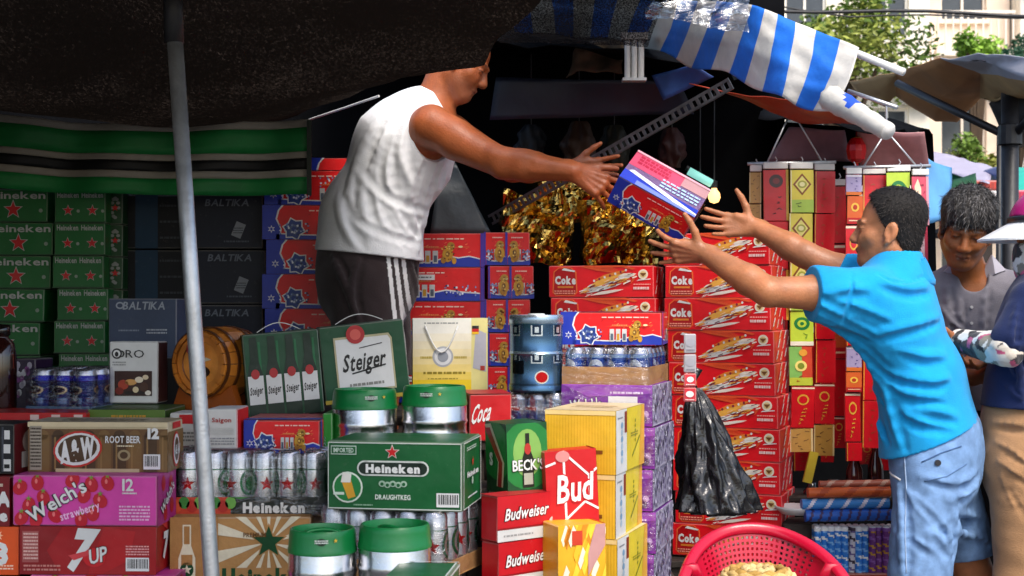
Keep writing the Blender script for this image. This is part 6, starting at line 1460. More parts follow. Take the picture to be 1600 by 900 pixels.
# ================= grey haired man looking down
def old_man():
    f = V3(-.34, -.94, 0).normalized(); l = V3(-f.y, f.x, 0); up = V3(0, 0, 1); r_ = -l
    pel, waist, chest, neck = P(1528, 690, 4.78), P(1524, 600, 4.78), P(1518, 510, 4.76), P(1516, 436, 4.73)
    Rs, Ls = neck + r_ * .17 - up * .055, neck + l * .17 - up * .05
    Re, Rw = Rs + V3(-.015, .06, -.27), P(1520, 590, 4.56); Le, Lw = Ls + V3(.03, .04, -.27), Ls + V3(.03, -.12, -.44)
    hc = P(1510, 358, 4.62); hf = V3(-.30, -.86, -.40); hu = V3(.06, -.35, .94); org = V3(pel.x, pel.y, 0)
    Lh, Rh = pel + l * .085 - up * .05, pel + r_ * .085 - up * .05
    def torso(F, i=0.):
        F.rc(pel, waist, .15, .145, .04, sq=(f, 1.3), inf=i); F.rc(waist, chest, .148, .16, .05, sq=(f, 1.35), inf=i); F.rc(chest, chest + (neck - chest) * .6, .155, .12, .05, sq=(f, 1.4), inf=i); F.rc(Ls, Rs, .052, .052, .06, inf=i)
    B = Field(axis((X(1425, 4.7), X(1625, 4.8), .0034)), axis((4.40, 5.02, .0042)), axis((0, .95, .014), (.95, 1.75, .0034)))
    torso(B, -.010); B.chain([neck, hc - up * .06 + V3(.0, .05, 0)], [.062, .056], .03)
    for s_, e, w in ((Rs, Re, Rw), (Ls, Le, Lw)): B.chain([s_, e], [.052, .040], .03); B.chain([e, w], [.041, .028], .012)
    for h in (Lh, Rh): k = h + V3(0, -.02, -.38); a = V3(k.x, k.y + .03, .07); B.chain([h, k, a], [.08, .055, .038], .03); B.rc(a - up * .03, a - up * .035 + f * .15, .034, .028, .02)
    head(B, hc, hf, hu, .98)
    hand(B, Rw, (.75, -.35, .1), (0, .3, .9), right=True, curl=(.4, .45, .5, .55), spread=.1); hand(B, Lw, (-.3, -.6, -.5), (-.8, .3, .2), right=False, curl=(.4, .4, .4, .4))
    o = person('grey haired man in a grey shirt looking down, behind the blue polo shirt', org, B.mesh('person', SKIN, skin_col('#94582f', extra=face_paint(hc, hf, .98, hu, hairc=(.03, .028, .026), stub=.2, lip='#6d3a2c')), origin=org))
    H = Field(axis((X(1430, 4.7), X(1625, 4.8), .0042)), axis((4.46, 5.02, .0048)), axis((.86, 1.45, .0042)))
    torso(H, .014); H.rc(waist, pel, .155, .16, .05, sq=(f, 1.2), inf=.014)
    for s_, e in ((Rs, Re), (Ls, Le)): H.rc(s_, s_ + (e - s_) * .85, .070, .066, .03)
    for q in ([(1480, 450), (1485, 520), (1480, 600)], [(1500, 470), (1502, 560), (1496, 640)], [(1540, 450), (1535, 520), (1545, 600)], [(1490, 560), (1520, 575), (1550, 560)], [(1470, 480), (1500, 510)]):
        H.fold(q, .008, .001, .016); H.fold([(a + 7, b + 2) for a, b in q], .006, 0, .012, 'sub')
    H.ripple(.0014, 50, 6); H.cut(P(1520, 640, 4.7), V3(0, 0, -1))
    H.rc(neck + V3(-.012, -.075, .0), neck + V3(0, .05, .2), .045, .085, .004, 'sub'); H.rc(P(1514, 462, 4.6), P(1514, 412, 4.6), .003, .050, .004, 'sub', sq=((0, 1, 0), .5))
    wear('grey_shirt', H, SHIRT, None, o, org, lin('#7d7980'))
    for pix in (((1474, 424), (1492, 406), (1503, 414), (1518, 452)), ((1548, 398), (1570, 422), (1553, 428), (1527, 440))):        # collar wings
        b = MB(); q = [(H.hit(a, c) or P(a, c, 4.66)) - org - V3(0, .012, 0) for a, c in pix]; q2 = [v + V3(0, .014, -.001) for v in q]
        b.add(q + q2, [(0, 1, 2, 3), (4, 7, 6, 5), (0, 4, 5, 1), (1, 5, 6, 2), (2, 6, 7, 3), (3, 7, 4, 0)], lin('#b4b0ba')); b.build('collar', SHIRT, o)
    b = MB(); hp = [H.hit(1518, y) for y in (455, 480, 505, 530)]
    for h in hp:
        if h is not None: b.tube([h - org - V3(0, .004, 0), h - org + V3(0, .002, 0)], .005, 8, (.55, .53, .52)); b.build('button', PLAST, o); b = MB()
    A = Field(axis((hc.x - .16, hc.x + .16, .0034)), axis((hc.y - .16, hc.y + .16, .0034)), axis((hc.z - .15, hc.z + .17, .0034)))
    head(A, hc, hf, hu, .98, part='hair', style='full', hairline=-.012)
    def hcol(V):
        c = np.tile(np.array((.030, .027, .025), f32), (len(V), 1)); t = np.clip(np.sin(V[:, 0] * 260 + V[:, 2] * 120) * np.sin(V[:, 2] * 310 + V[:, 1] * 200), 0, 1); c += (t * .06)[:, None]; return c
    wear('hair', A, HAIRM, hcol, o, org); strands(o, A, org, hc, basis(hf, hu), 6500, .024, (.022, .020, .018), 3, grey=.42, lift=.10)
    J = Field(axis((X(1430, 4.7), X(1625, 4.85), .008)), axis((4.55, 5.02, .008)), axis((.02, .98, .009)))
    J.rc(pel, pel + up * .04, .155, .155, .04, sq=(f, 1.2), inf=.010)
    for h in (Lh, Rh): k = h + V3(0, -.02, -.38); a = V3(k.x, k.y + .03, .07); J.chain([h, k, a], [.10, .082, .07], .03)
    J.ripple(.002, 40, 8); wear('dark_trousers', J, CLOTH, None, o, org, (.016, .016, .02))
    return o
old_man()

# ================= woman in navy at the right edge: sun visor helmet, flowered sleeves, tan trousers
def navy_woman():
    f = V3(-.85, .5, 0).normalized(); l = V3(-f.y, f.x, 0); up = V3(0, 0, 1); r_ = -l
    pel, waist, chest, neck = P(1612, 690, 4.32), P(1616, 610, 4.32), P(1622, 520, 4.30), P(1628, 450, 4.30)
    Ls, Rs = neck + l * .15 - up * .05, neck + r_ * .14 - up * .05
    Le, Lw = P(1574, 548, 4.13), P(1496, 532, 4.36); Re, Rw = Rs + V3(.0, .05, -.24), P(1545, 560, 4.48)
    hc = P(1642, 374, 4.30); hf = V3(-.92, .2, -.25); org = V3(pel.x, pel.y, 0); Lh, Rh = pel + l * .08 - up * .05, pel + r_ * .08 - up * .05
    def torso(F, i=0.):
        F.rc(pel, waist, .15, .135, .04, sq=(f, 1.25), inf=i); F.rc(waist, chest, .135, .145, .05, sq=(f, 1.3), inf=i); F.rc(chest, chest + (neck - chest) * .6, .14, .11, .05, sq=(f, 1.4), inf=i); F.rc(Ls, Rs, .048, .048, .06, inf=i)
    B = Field(axis((X(1455, 4.4), X(1720, 4.3), .004)), axis((3.98, 4.72, .005)), axis((0, .95, .014), (.95, 1.72, .004)))
    torso(B, -.010); B.chain([neck, hc - up * .06], [.055, .05], .03)
    for s_, e, w in ((Ls, Le, Lw), (Rs, Re, Rw)): B.chain([s_, e], [.048, .038], .03); B.chain([e, w], [.038, .026], .012)
    for h in (Lh, Rh): k = h + V3(0, 0, -.38); a = V3(k.x, k.y + .03, .07); B.chain([h, k, a], [.08, .055, .036], .03); B.rc(a - up * .03, a - up * .035 + f * .15, .034, .028, .02)
    head(B, hc, hf, s=.96)
    hand(B, Lw, (-.95, .2, .05), (0, .4, .9), right=False, L=.17, curl=(.3, .35, .4, .45)); hand(B, Rw, (-.6, -.3, -.1), (0, -.3, .9), right=True, L=.17, curl=(.4, .4, .4, .4))
    o = person('woman in a navy shirt and tan trousers with flowered arm sleeves at the right edge', org, B.mesh('person', SKIN, skin_col('#a86a45'), origin=org))
    H = Field(axis((X(1530, 4.1), X(1725, 4.3), .0045)), axis((4.02, 4.6, .005)), axis((.94, 1.45, .0045)))
    torso(H, .014); H.rc(waist, pel, .15, .165, .05, sq=(f, 1.1), inf=.012); H.rc(Ls, Ls + (Le - Ls) * .75, .066, .064, .03); H.rc(Rs, Rs + (Re - Rs) * .7, .066, .06, .03)
    for q in ([(1570, 560), (1600, 590)], [(1575, 600), (1600, 620)], [(1590, 480), (1580, 540)], [(1590, 540), (1598, 620)]): H.fold(q, .009, .001, .016); H.fold([(a + 6, b + 6) for a, b in q], .006, 0, .012, 'sub')
    H.ripple(.0016, 44, 9); H.cut(P(1600, 640, 4.2), V3(-.05, 0, -1)); wear('navy_shirt', H, SHIRT, None, o, org, lin('#1c2850'))
    G = Field(axis((X(1470, 4.4), X(1600, 4.1), .004)), axis((4.0, 4.5, .005)), axis((1.02, 1.35, .004)))
    G.chain([Ls + (Le - Ls) * .6, Le], [.050, .046], .01); G.chain([Le, Le + (Lw - Le) * .3, Lw - (Lw - Le) * .02], [.047, .046, .036], .012); G.ripple(.0022, 80, 3)
    rr = np.random.RandomState(4); cen = rr.rand(1100, 3); cols = np.array([lin(q) for q in ('#e9e4da', '#e9e4da', '#1a1a1c', '#26262a', '#c95a7e', '#d9cfc0', '#3c3a3c', '#8f8878')])
    lo = np.array((X(1470, 4.3), 4.0, 1.02)); hi = np.array((X(1600, 4.2), 4.5, 1.35)); cen = lo + cen * (hi - lo)
    def fcol(V):
        best = np.full(len(V), 9.); idx = np.zeros(len(V), int)
        for i, q in enumerate(cen):
            d = ((V - q) ** 2).sum(1) + .0002 * np.sin(i * 7); m = d < best; best[m] = d[m]; idx[m] = i
        return cols[idx % 8]
    wear('flowered_sleeve', G, CLOTH, fcol, o, org)
    J = Field(axis((X(1530, 4.1), X(1735, 4.4), .006)), axis((4.05, 4.62, .006)), axis((.10, 1.02, .006)))
    J.rc(pel + up * .05, pel - up * .05, .155, .165, .05, sq=(f, 1.1), inf=.012)
    for h in (Lh, Rh): k = h + V3(0, 0, -.38); a = V3(k.x, k.y + .03, .12); J.chain([h, k, a], [.112, .092, .08], .03)
    for q in ([(1556, 690), (1600, 720)], [(1560, 720), (1600, 750)], [(1552, 660), (1600, 665)], [(1565, 745), (1598, 800)]): J.fold(q, .008, .001, .014); J.fold([(a + 3, b + 9) for a, b in q], .006, 0, .012, 'sub')
    J.ripple(.002, 45, 11); wear('tan_trousers', J, CLOTH, None, o, org, lin('#a9805a'))
    # helmet with white visor and a flowered scarf
    E = Field(axis((hc.x - .16, hc.x + .16, .004)), axis((hc.y - .16, hc.y + .16, .004)), axis((hc.z + .02, hc.z + .20, .004)))
    E.ell(hc + V3(0, 0, .045), (V3(1, 0, 0), V3(0, 1, 0), V3(0, 0, 1)), (.125, .115, .12), 0); E.cut(hc + V3(0, 0, .055), V3(-.12, 0, -1)); wear('helmet', E, PLAST, None, o, org, lin('#b01a6c'))
    b = MB(); n = 22; V = []; F_ = []
    for i in range(n + 1):
        a = -1.35 + 2.7 * i / n
        for (rr_, dz) in ((.115, .055), (.215 * (math.cos(a) * .45 + .55), .0)):
            d = V3(hf.x, hf.y, 0).normalized() * math.cos(a) + V3(-hf.y, hf.x, 0).normalized() * math.sin(a); q = hc - org + d * rr_ + V3(0, 0, dz); V += [q, q - V3(0, 0, .006)]
    for i in range(n):
        k = i * 4; m = k + 4; F_ += [(k, k + 2, m + 2, m), (k + 1, m + 1, m + 3, k + 3), (k + 2, k + 3, m + 3, m + 2), (k, m, m + 1, k + 1)]
    b.add(V, F_, (.78, .78, .76)); b.build('visor', PLAST, o, smooth=False)
    b = MB(); b.lathe([(.121, .048), (.128, .052), (.128, .066), (.121, .070)], 30, col=(.015, .015, .015)); q = b.build('helmet_rim', PLAST, o, smooth=True); q.location = hc - org
    Sx = Field(axis((hc.x - .15, hc.x + .13, .004)), axis((hc.y - .14, hc.y + .14, .004)), axis((hc.z - .19, hc.z + .04, .004)))
    Sx.ell(hc + V3(-.01, 0, -.055), (V3(1, 0, 0), V3(0, 1, 0), V3(0, 0, 1)), (.105, .098, .10), 0); Sx.rc(hc + V3(0, 0, -.09), hc + V3(.01, 0, -.15), .08, .09, .04); Sx.ripple(.003, 60, 2); Sx.cut(hc - V3(0, 0, .012), V3(0, 0, 1))
    cen2 = np.array(hc) + (rr.rand(900, 3) - .5) * np.array((.3, .3, .3))
    def scf(V):
        best = np.full(len(V), 9.); idx = np.zeros(len(V), int)
        for i, q in enumerate(cen2):
            d = ((V - q) ** 2).sum(1); m = d < best; best[m] = d[m]; idx[m] = i
        return cols[idx % 8]
    wear('flowered_scarf', Sx, CLOTH, scf, o, org)
    return o
navy_woman()
# ------------------------------------------------------------------ carton in mid air between the hands
def art_held(cv):
    art_dragon(cv); t = cv['top']
    t.rect(0, 0, 1, 1, lin('#9a7fb0'), 1); t.rect(0, .50, .66, 1, lin('#cc4a68'), 2); t.rect(0, .0, .2, .3, lin('#2a3cb0'), 3); t.poly([(.05, .3), (1, .0), (1, .1), (.1, .38)], lin('#eceaf4'), 4)  # lavender and pink of the top carry sky glare in the print colours
    t.poly([(.2, 0), (1, 0), (1, .06), (.2, .14)], lin('#6f7fd0'), 5); t.rect(.66, .66, 1, 1, lin('#b88a8c'), 3); t.fine(.08, .62, .5, .92, lin('#b01c3c'), 3, 3, 2, fill=.7); t.fine(.45, .3, .95, .6, lin('#a8c8ea'), 3, 5, 6); t.rect(0, .94, 1, 1, lin('#e9a9b4'), 6)
hx, hz = Vector((.86, -.10, -.49)).normalized(), Vector((.30, -.60, .74))
hz = (hz - hx * hz.dot(hx)).normalized(); hy = hz.cross(hx)
o = carton('held', 'festive_carton', 'red and blue festive carton held tilted in the air between the two men', 'drink carton', (0, 0, 0), 0, (.262, .195, .098), DRED, art_held)
HM = Matrix((hx, hy, hz)).transposed().to_4x4(); ctr = P(1030, 306, 4.40)
HM.translation = ctr - hz * .049; o.matrix_world = HM

# ------------------------------------------------------------------ hanging racks of lucky packets
def pk(kind, w, h, col, art):
    if ('pk', kind) in KIND: return KIND['pk', kind]
    mb = MB(); mb.rbox(1, .012, 1, .004, col, wear=.1); c = face_canvas(mb, 'front', 1, .012, 1)
    art(c); KIND['pk', kind] = mb.mesh('packet', MATS.get('foil_paper') or material('foil_paper', rough=.3, spec=.5, var=.12, vscale=9, bump=.35, bscale=9)); return KIND['pk', kind]
G_ = lin('#d9a53a')
def glyphs(c, col, seed, n=8, L=2, y0=.1, y1=.9, x0=.25, x1=.75):
    q = random.Random(seed)
    for k in range(n):
        x, y = q.uniform(x0, x1), y0 + (y1 - y0) * (k + .5) / n
        for _ in range(3): a = q.uniform(-.9, .9); l = q.uniform(.06, .14); c.line(x, y, x + l * math.cos(a) * q.choice((-1, 1)), y + l * math.sin(a) * .5, .018, col, L)
PKT = {
 'red': (lin('#d4101f'), lambda c: (glyphs(c, lin('#b3502a'), 4, 5), c.rect(.02, 0, .06, 1, G_, 1))),
 'redgold': (lin('#c8101c'), lambda c: (c.ell(.5, .68, .26, .13, G_, 1), c.ell(.5, .68, .19, .09, lin('#c8101c'), 2), glyphs(c, G_, 7, 5, 3, .08, .5), c.rect(0, .94, 1, .98, lin('#f0dcc0'), 2))),
 'reddark': (lin('#cf0f1e'), lambda c: (c.ell(.5, .78, .28, .13, lin('#3a1016'), 1), c.ell(.5, .78, .14, .06, lin('#7a1a20'), 2), glyphs(c, lin('#6d1018'), 9, 4, 2, .1, .5), c.rect(.9, 0, 1, 1, lin('#e8c23c'), 1))),
 'yellow': (lin('#e3d24a'), lambda c: (c.poly([(.5, .40), (.9, .66), (.5, .92), (.1, .66)], lin('#8a4a1c'), 1), c.poly([(.5, .46), (.8, .66), (.5, .86), (.2, .66)], lin('#eadf7a'), 2), c.ell(.5, .66, .2, .09, lin('#a8a83a'), 3), c.ell(.5, .66, .12, .055, lin('#e8e0a0'), 4), c.rect(0, 0, 1, .3, lin('#a9c84a'), 1), glyphs(c, lin('#4f6a1c'), 3, 2, 3, .1, .25), c.rect(0, 0, .05, 1, lin('#f0e8a8'), 3))),
 'green': (lin('#b8d23c'), lambda c: (c.ell(.5, .64, .34, .19, lin('#1c7a3c'), 1), c.ell(.5, .64, .2, .11, lin('#b8d23c'), 2), c.ell(.5, .64, .09, .05, lin('#1c7a3c'), 3), c.rect(0, 0, 1, .12, lin('#e5e0cc'), 1), glyphs(c, lin('#5a8a2c'), 6, 2, 2, .18, .38))),
 'multi': (lin('#7cb45a'), lambda c: (c.rect(.55, 0, 1, 1, lin('#c8452c'), 1), c.rect(0, 0, 1, .2, lin('#b8c23c'), 2), c.ell(.5, .5, .26, .14, lin('#e8d878'), 3), c.ell(.5, .5, .15, .08, lin('#7a8a2c'), 4), c.ell(.6, .84, .18, .09, lin('#e0a03c'), 3), glyphs(c, lin('#a02c1c'), 8, 2, 4, .05, .3))),
 'gold': (lin('#b88a3c'), lambda c: (glyphs(c, lin('#5c3414'), 5, 7, 2, .05, .95, .2, .8), c.rect(0, 0, .06, 1, lin('#d8c08a'), 1), c.rect(.92, 0, 1, 1, lin('#d8c08a'), 1))),
 'violet': (lin('#a79ac0'), lambda c: (glyphs(c, lin('#4a3a8a'), 2, 6, 2), c.rect(0, .9, 1, 1, lin('#ded8e4'), 1), c.rect(0, 0, 1, .16, lin('#d8702c'), 1))),
 'orange': (lin('#d8622a'), lambda c: (c.ell(.5, .6, .26, .16, lin('#f0c04a'), 1), c.ell(.5, .6, .14, .09, lin('#b8321c'), 2), c.rect(0, .0, 1, .22, lin('#b8141c'), 1), c.rect(.1, .1, .9, .14, lin('#e8c8a0'), 2))),
 'pink': (lin('#cf4a62'), lambda c: (c.poly([(.15, .2), (.5, .1), (.55, .75), (.35, .95), (.15, .8)], lin('#ecd2b4'), 1), c.rect(.85, 0, 1, 1, lin('#d89aa4'), 1), glyphs(c, lin('#a01c3c'), 3, 5, 2, .1, .9, .5, .8))),
 'pale': (lin('#d8b4b8'), lambda c: (glyphs(c, lin('#b04a62'), 12, 8, 2), c.rect(0, 0, .25, 1, lin('#c8a45a'), 1), c.rect(.82, 0, 1, 1, lin('#b83a50'), 1))),
}
HEADER = None
def strip(label, x0, x1, segs, Y, top, group):
    global HEADER
    w = (x1 - x0) * Y / FPX; xc = X((x0 + x1) / 2, Y); root = empty('packet_strip', label, 'packet strip', (xc, Y, Z(top, Y)), (0, 0, R(random.uniform(-7, 7))), group)
    y = top
    mb = MB(); mb.rbox(w, .012, 10 * Y / FPX, .002, (.75, .74, .70)); h = mb.build('header_card', MATTE, root); h.location = (0, 0, 0)
    b = MB(); b.tube([(0, 0, 10 * Y / FPX), (.006, 0, 14 * Y / FPX), (0, 0, 19 * Y / FPX)], .0022, 6, (.6, .6, .6)); b.build('hook', GALV, root)
    for (k, y1) in segs:
        col, art = PKT[k]; o = link('packet', pk(k, 1, 1, col, art), root); hh = (y1 - y) * Y / FPX
        o.scale = (w, 1, hh - .0035); o.location = (random.uniform(-.003, .003), random.uniform(-.004, .004), -(y1 - top) * Y / FPX); o.rotation_euler = (random.uniform(-.06, .03), random.uniform(-.012, .012), random.uniform(-.08, .08)); y = y1
    return root
gL, gR = 'lucky packet strips on the left rack', 'lucky packet strips on the right rack'
YL, YR = 4.98, 4.82
strip('gold brown packet strip, leftmost on the left rack', 1172, 1190, [('gold', 318), ('gold', 345)], YL, 268, gL)
strip('red packet strip with dark rosettes between gold and yellow ones', 1192, 1231, [('reddark', 345), ('red', 420), ('reddark', 500)], YL - .03, 264, gL)
strip('long yellow packet strip with diamond print on the left rack', 1234, 1270, [('yellow', 332), ('yellow', 402), ('yellow', 485), ('green', 540), ('multi', 602), ('redgold', 668), ('gold', 706)], YL - .05, 264, gL)
strip('long plain red packet strip, rightmost on the left rack', 1272, 1304, [('red', 333), ('red', 425), ('red', 530), ('red', 598), ('redgold', 662), ('gold', 712)], YL, 266, gL)
strip('violet and orange packet strip, leftmost on the right rack', 1322, 1346, [('violet', 305), ('orange', 350), ('redgold', 440), ('red', 540), ('violet', 580), ('orange', 612), ('redgold', 690), ('red', 720)], YR, 272, gR)
strip('broad red packet strip second from the left on the right rack', 1348, 1383, [('red', 352), ('red', 440), ('redgold', 540), ('red', 625), ('red', 700)], YR + .04, 272, gR)
strip('green packet strip behind the hair of the man in blue', 1386, 1422, [('green', 345), ('yellow', 420), ('green', 500), ('multi', 570)], YR, 268, gR)
strip('pink and cream packet strip, rightmost on the right rack', 1425, 1451, [('pink', 352), ('pale', 430), ('pale', 505), ('pink', 585)], YR - .02, 274, gR)
# a second, deeper layer of strips behind the first
gB = 'lucky packet strips hanging behind the front ones'
for k, (x0, x1, y0, segs, Y) in enumerate(((1200, 1232, 300, [('redgold', 380), ('red', 470), ('redgold', 560), ('red', 640)], 5.1), (1240, 1272, 520, [('red', 600), ('redgold', 690), ('red', 735)], 5.12), (1300, 1322, 290, [('red', 380), ('redgold', 480), ('orange', 560), ('red', 650), ('redgold', 700)], 5.1), (1283, 1303, 560, [('red', 640), ('redgold', 722)], 5.12), (1344, 1366, 300, [('redgold', 400), ('red', 500), ('redgold', 600), ('red', 690), ('redgold', 725)], 5.0), (1366, 1392, 560, [('red', 640), ('red', 735)], 5.0), (1400, 1430, 300, [('red', 400), ('pink', 500), ('red', 600)], 5.0))):
    strip(('red strip filling the gap left of the long yellow strip', 'red strip low behind the yellow strip', 'red strip in the dark gap between the two racks', 'narrow red strip low behind the plain red one', 'gold marked red strip behind the violet and orange one', 'low red strip beside the blue shirt hem', 'red and pink strip hidden behind the hair of the man in blue')[k], x0, x1, segs, Y, y0, gB)
for (xa, xb, yb, ax, ay, Y, lab) in ((1168, 1306, 256, 1237, 172, YL, 'wire hanging rack that carries the left packet strips'), (1318, 1454, 262, 1385, 205, YR, 'wire hanging rack that carries the right packet strips')):
    root = empty('hanging_rack', lab, 'rack', P(xa, yb, Y)); o_ = root.location
    b = MB(); b.tube([P(xa, yb, Y) - o_, P(xb, yb - 3, Y) - o_], .006, 8, (.5, .5, .5)); b.build('bar', GALV, root, smooth=True)
    for q in ((xa + 30, yb), (xb - 20, yb)):
        b = MB(); b.tube([P(q[0], q[1], Y) - o_, P(ax, ay, Y) - o_], .0035, 6, (.5, .5, .5)); b.build('wire', GALV, root, smooth=True)
    b = MB(); b.tube([P(ax, ay, Y) - o_, P(ax, ay - 40, Y) - o_], .003, 6, (.4, .4, .4)); b.build('hanger_cord', GALV, root)
# red knot lantern between the racks
root = empty('red_lantern', 'small red knotted lantern hanging between the two racks', 'lantern', P(1338, 236, 5.0))
b = MB(); b.lathe([(.004, .05), (.02, .045), (.034, .02), (.036, 0), (.030, -.03), (.012, -.042), (.004, -.044)], 10, cols=[G_, lin('#c01218'), lin('#d01a1c'), lin('#c01218'), lin('#a80f14'), G_]); b.build('lantern_body', MATS['foil_paper'], root)
b = MB(); b.lathe([(.008, -.044), (.012, -.10), (.001, -.10)], 8, col=lin('#b5121a')); b.build('tassel', CLOTH, root)
b = MB(); b.tube([(0, 0, .05), (0, 0, .16)], .002, 6, lin('#8a1018')); b.build('cord', CLOTH, root)
# hanging sachet strip and metal post beside the blue cans
root = empty('sachet_strip', 'red and white sachets hanging above the black plastic bag', 'sachet strip', P(1078, 520, 4.02))
for k, (y0, y1, kk) in enumerate(((520, 552, 0), (552, 582, 0), (582, 604, 1), (604, 628, 1))):
    b = MB(); hh = (y1 - y0) * 4.02 / FPX; b.rbox(.036, .008, hh - .003, .003, (.36, .35, .38) if kk == 0 else lin('#c8303c')); c = face_canvas(b, 'front', .036, .008, hh - .003); c.ell(.5, .55, .28, .22, lin('#9a9aa2') if kk == 0 else lin('#f0dcd8'), 2); c.fine(.15, .08, .85, .25, lin('#7a7a82') if kk == 0 else lin('#e8c8c4'), 1, 2, k)
    q = b.build('sachet', CARD, root); q.location = (0, 0, -(y1 - 520) * 4.02 / FPX); q.rotation_euler = (0, 0, random.uniform(-.3, .3))
# ------------------------------------------------------------------ black plastic bag
b = MB()
def bag(u, v):
    a = u * 2 * math.pi; z = 1 - v                      # v=0 bottom
    t = v; px = 1085 + (1122 - 1085) * (1 - t) ** .8; r = .013 + .104 * (1 - t) ** .75; py = 606 + (802 - 606) * (1 - t); c = P(px, py, 4.24)
    pl = 1 + .13 * math.sin(a * 9 + 2.2 * math.sin(t * 5)) * (1 - .35 * t) + .24 * mnoise.noise(Vector((math.cos(a) * 2.2, math.sin(a) * 2.2, t * 3))) + .10 * mnoise.noise(Vector((math.cos(a) * 7, math.sin(a) * 7, t * 9))) + .16 * (.35 - abs(mnoise.noise(Vector((math.cos(a) * 4.5, math.sin(a) * 4.5, t * 7 + 3)))))
    if v < .02: r *= .7
    return c + Vector((math.cos(a) * r * pl, math.sin(a) * r * .75 * pl, 0))
b.grid(bag, 150, 80, col=(.012, .012, .013))
bagm = material('black_plastic', base=(.010, .010, .011), rough=.20, spec=.6, var=.1, vscale=9, bump=.55, bscale=16, bdet=4, bdist=.02)
o = b.build('plastic_bag', bagm, smooth=True); tag(o, 'black plastic bag hanging by its neck beside the purple tower', 'plastic bag')
b = MB(); b.tube([P(1085, 610, 4.24), P(1082, 596, 4.24), P(1090, 575, 4.24)], [.012, .010, .018], 9, (.012, .012, .013)); b.build('tied_neck', bagm, o, smooth=True)
# ------------------------------------------------------------------ gold foil heap
gold = material('gold_foil', base=(.62, .40, .10), rough=.12, metal=1., var=.25, vscale=9, bump=.35, bscale=14, bdist=.03)
def foil(label, x0, x1, y0, y1, Y, seed, amp=.085):
    b = MB()
    def fn(u, v):
        p = P(x0 + (x1 - x0) * u, y1 + (y0 - y1) * v, Y); q = Vector((p.x * 4.2 + p.z * 1.5 + seed, p.z * 4.6 - p.x * 1.2, seed)); e = mnoise.noise(q) + .6 * abs(mnoise.noise(q * 2.3)) + .3 * abs(mnoise.noise(q * 5.1))
        edge = math.sin(math.pi * u) ** .3 * .12
        return (p.x + .02 * mnoise.noise(q * 3), p.y - amp * e * 1.6 - edge + .1, p.z + .03 * mnoise.noise(q * 2 + Vector((5, 5, 5))) + (.03 * math.sin(u * 9 + seed) if v > .9 else 0))
    b.grid(fn, 24, 15, col=(.5, .3, .1)); o = b.build('gold_foil_sheet', gold); tag(o, label, 'foil sheet'); s = o.modifiers.new('thick', 'SOLIDIFY'); s.thickness = .002
foil('dark crumpled gold foil sheet behind the red drink stack, left in the heap', 780, 900, 300, 416, 5.45, 1.3)
foil('crumpled gold foil sheet with bright creases under the tilted carton', 905, 1035, 292, 412, 5.35, 4.1, .12)
foil('small crumpled gold foil sheet lying across the top of the foil heap', 820, 960, 280, 345, 5.6, 7.7)
# ------------------------------------------------------------------ red plastic armchair with a straw basket
cr_ = lin('#cf0f3c'); Yc = 3.52
root = empty('plastic_chair', 'red plastic armchair with perforated back at the bottom edge', 'chair', (X(1178, Yc), Yc, 0), (0, 0, R(1)))
chm = material('chair_plastic', base=lin('#b80a2e'), rough=.28, spec=.5, var=.05, bump=.06, bscale=60, coat=.2)
zt = Z(822, Yc); hw = 137 * Yc / FPX
def back_pt(u, v):      # u -1..1, v 0 (bottom) ..1 (top); the back curves round towards the camera at the sides
    ztop = zt - .018 - .085 * (.78 * abs(u)) ** 2; zb = .46; z = zb + (ztop - zb) * v
    ww = hw * (.34 + .45 * v); return Vector((ww * u, -.24 * (.79 * abs(u)) ** 2.6 * v + .045 - .06 * (1 - v), z))
nu, nv = 54, 40; V = []; F = []
for j in range(nv + 1):
    for i in range(nu + 1): V.append(back_pt(i / nu * 2 - 1, j / nv))
for j in range(nv):
    for i in range(nu):
        hole = (i % 2 == 1 and j % 2 == 1 and 3 < i < nu - 4 and 8 < j < nv - 2)
        if not hole: a = j * (nu + 1) + i; F.append((a, a + 1, a + nu + 2, a + nu + 1))
b = MB(); b.add(V, F, cr_); q = b.build('perforated_back', chm, root); s = q.modifiers.new('thick', 'SOLIDIFY'); s.thickness = .007
b = MB(); arc = []
for k in range(41):
    u = -1 + 2 * k / 40; arc.append(Vector((hw * u * 1.0, -.24 * abs(u) ** 2.6 + .045, zt - .012 - .085 * abs(u) ** 2 - .075 * abs(u) ** 8)))
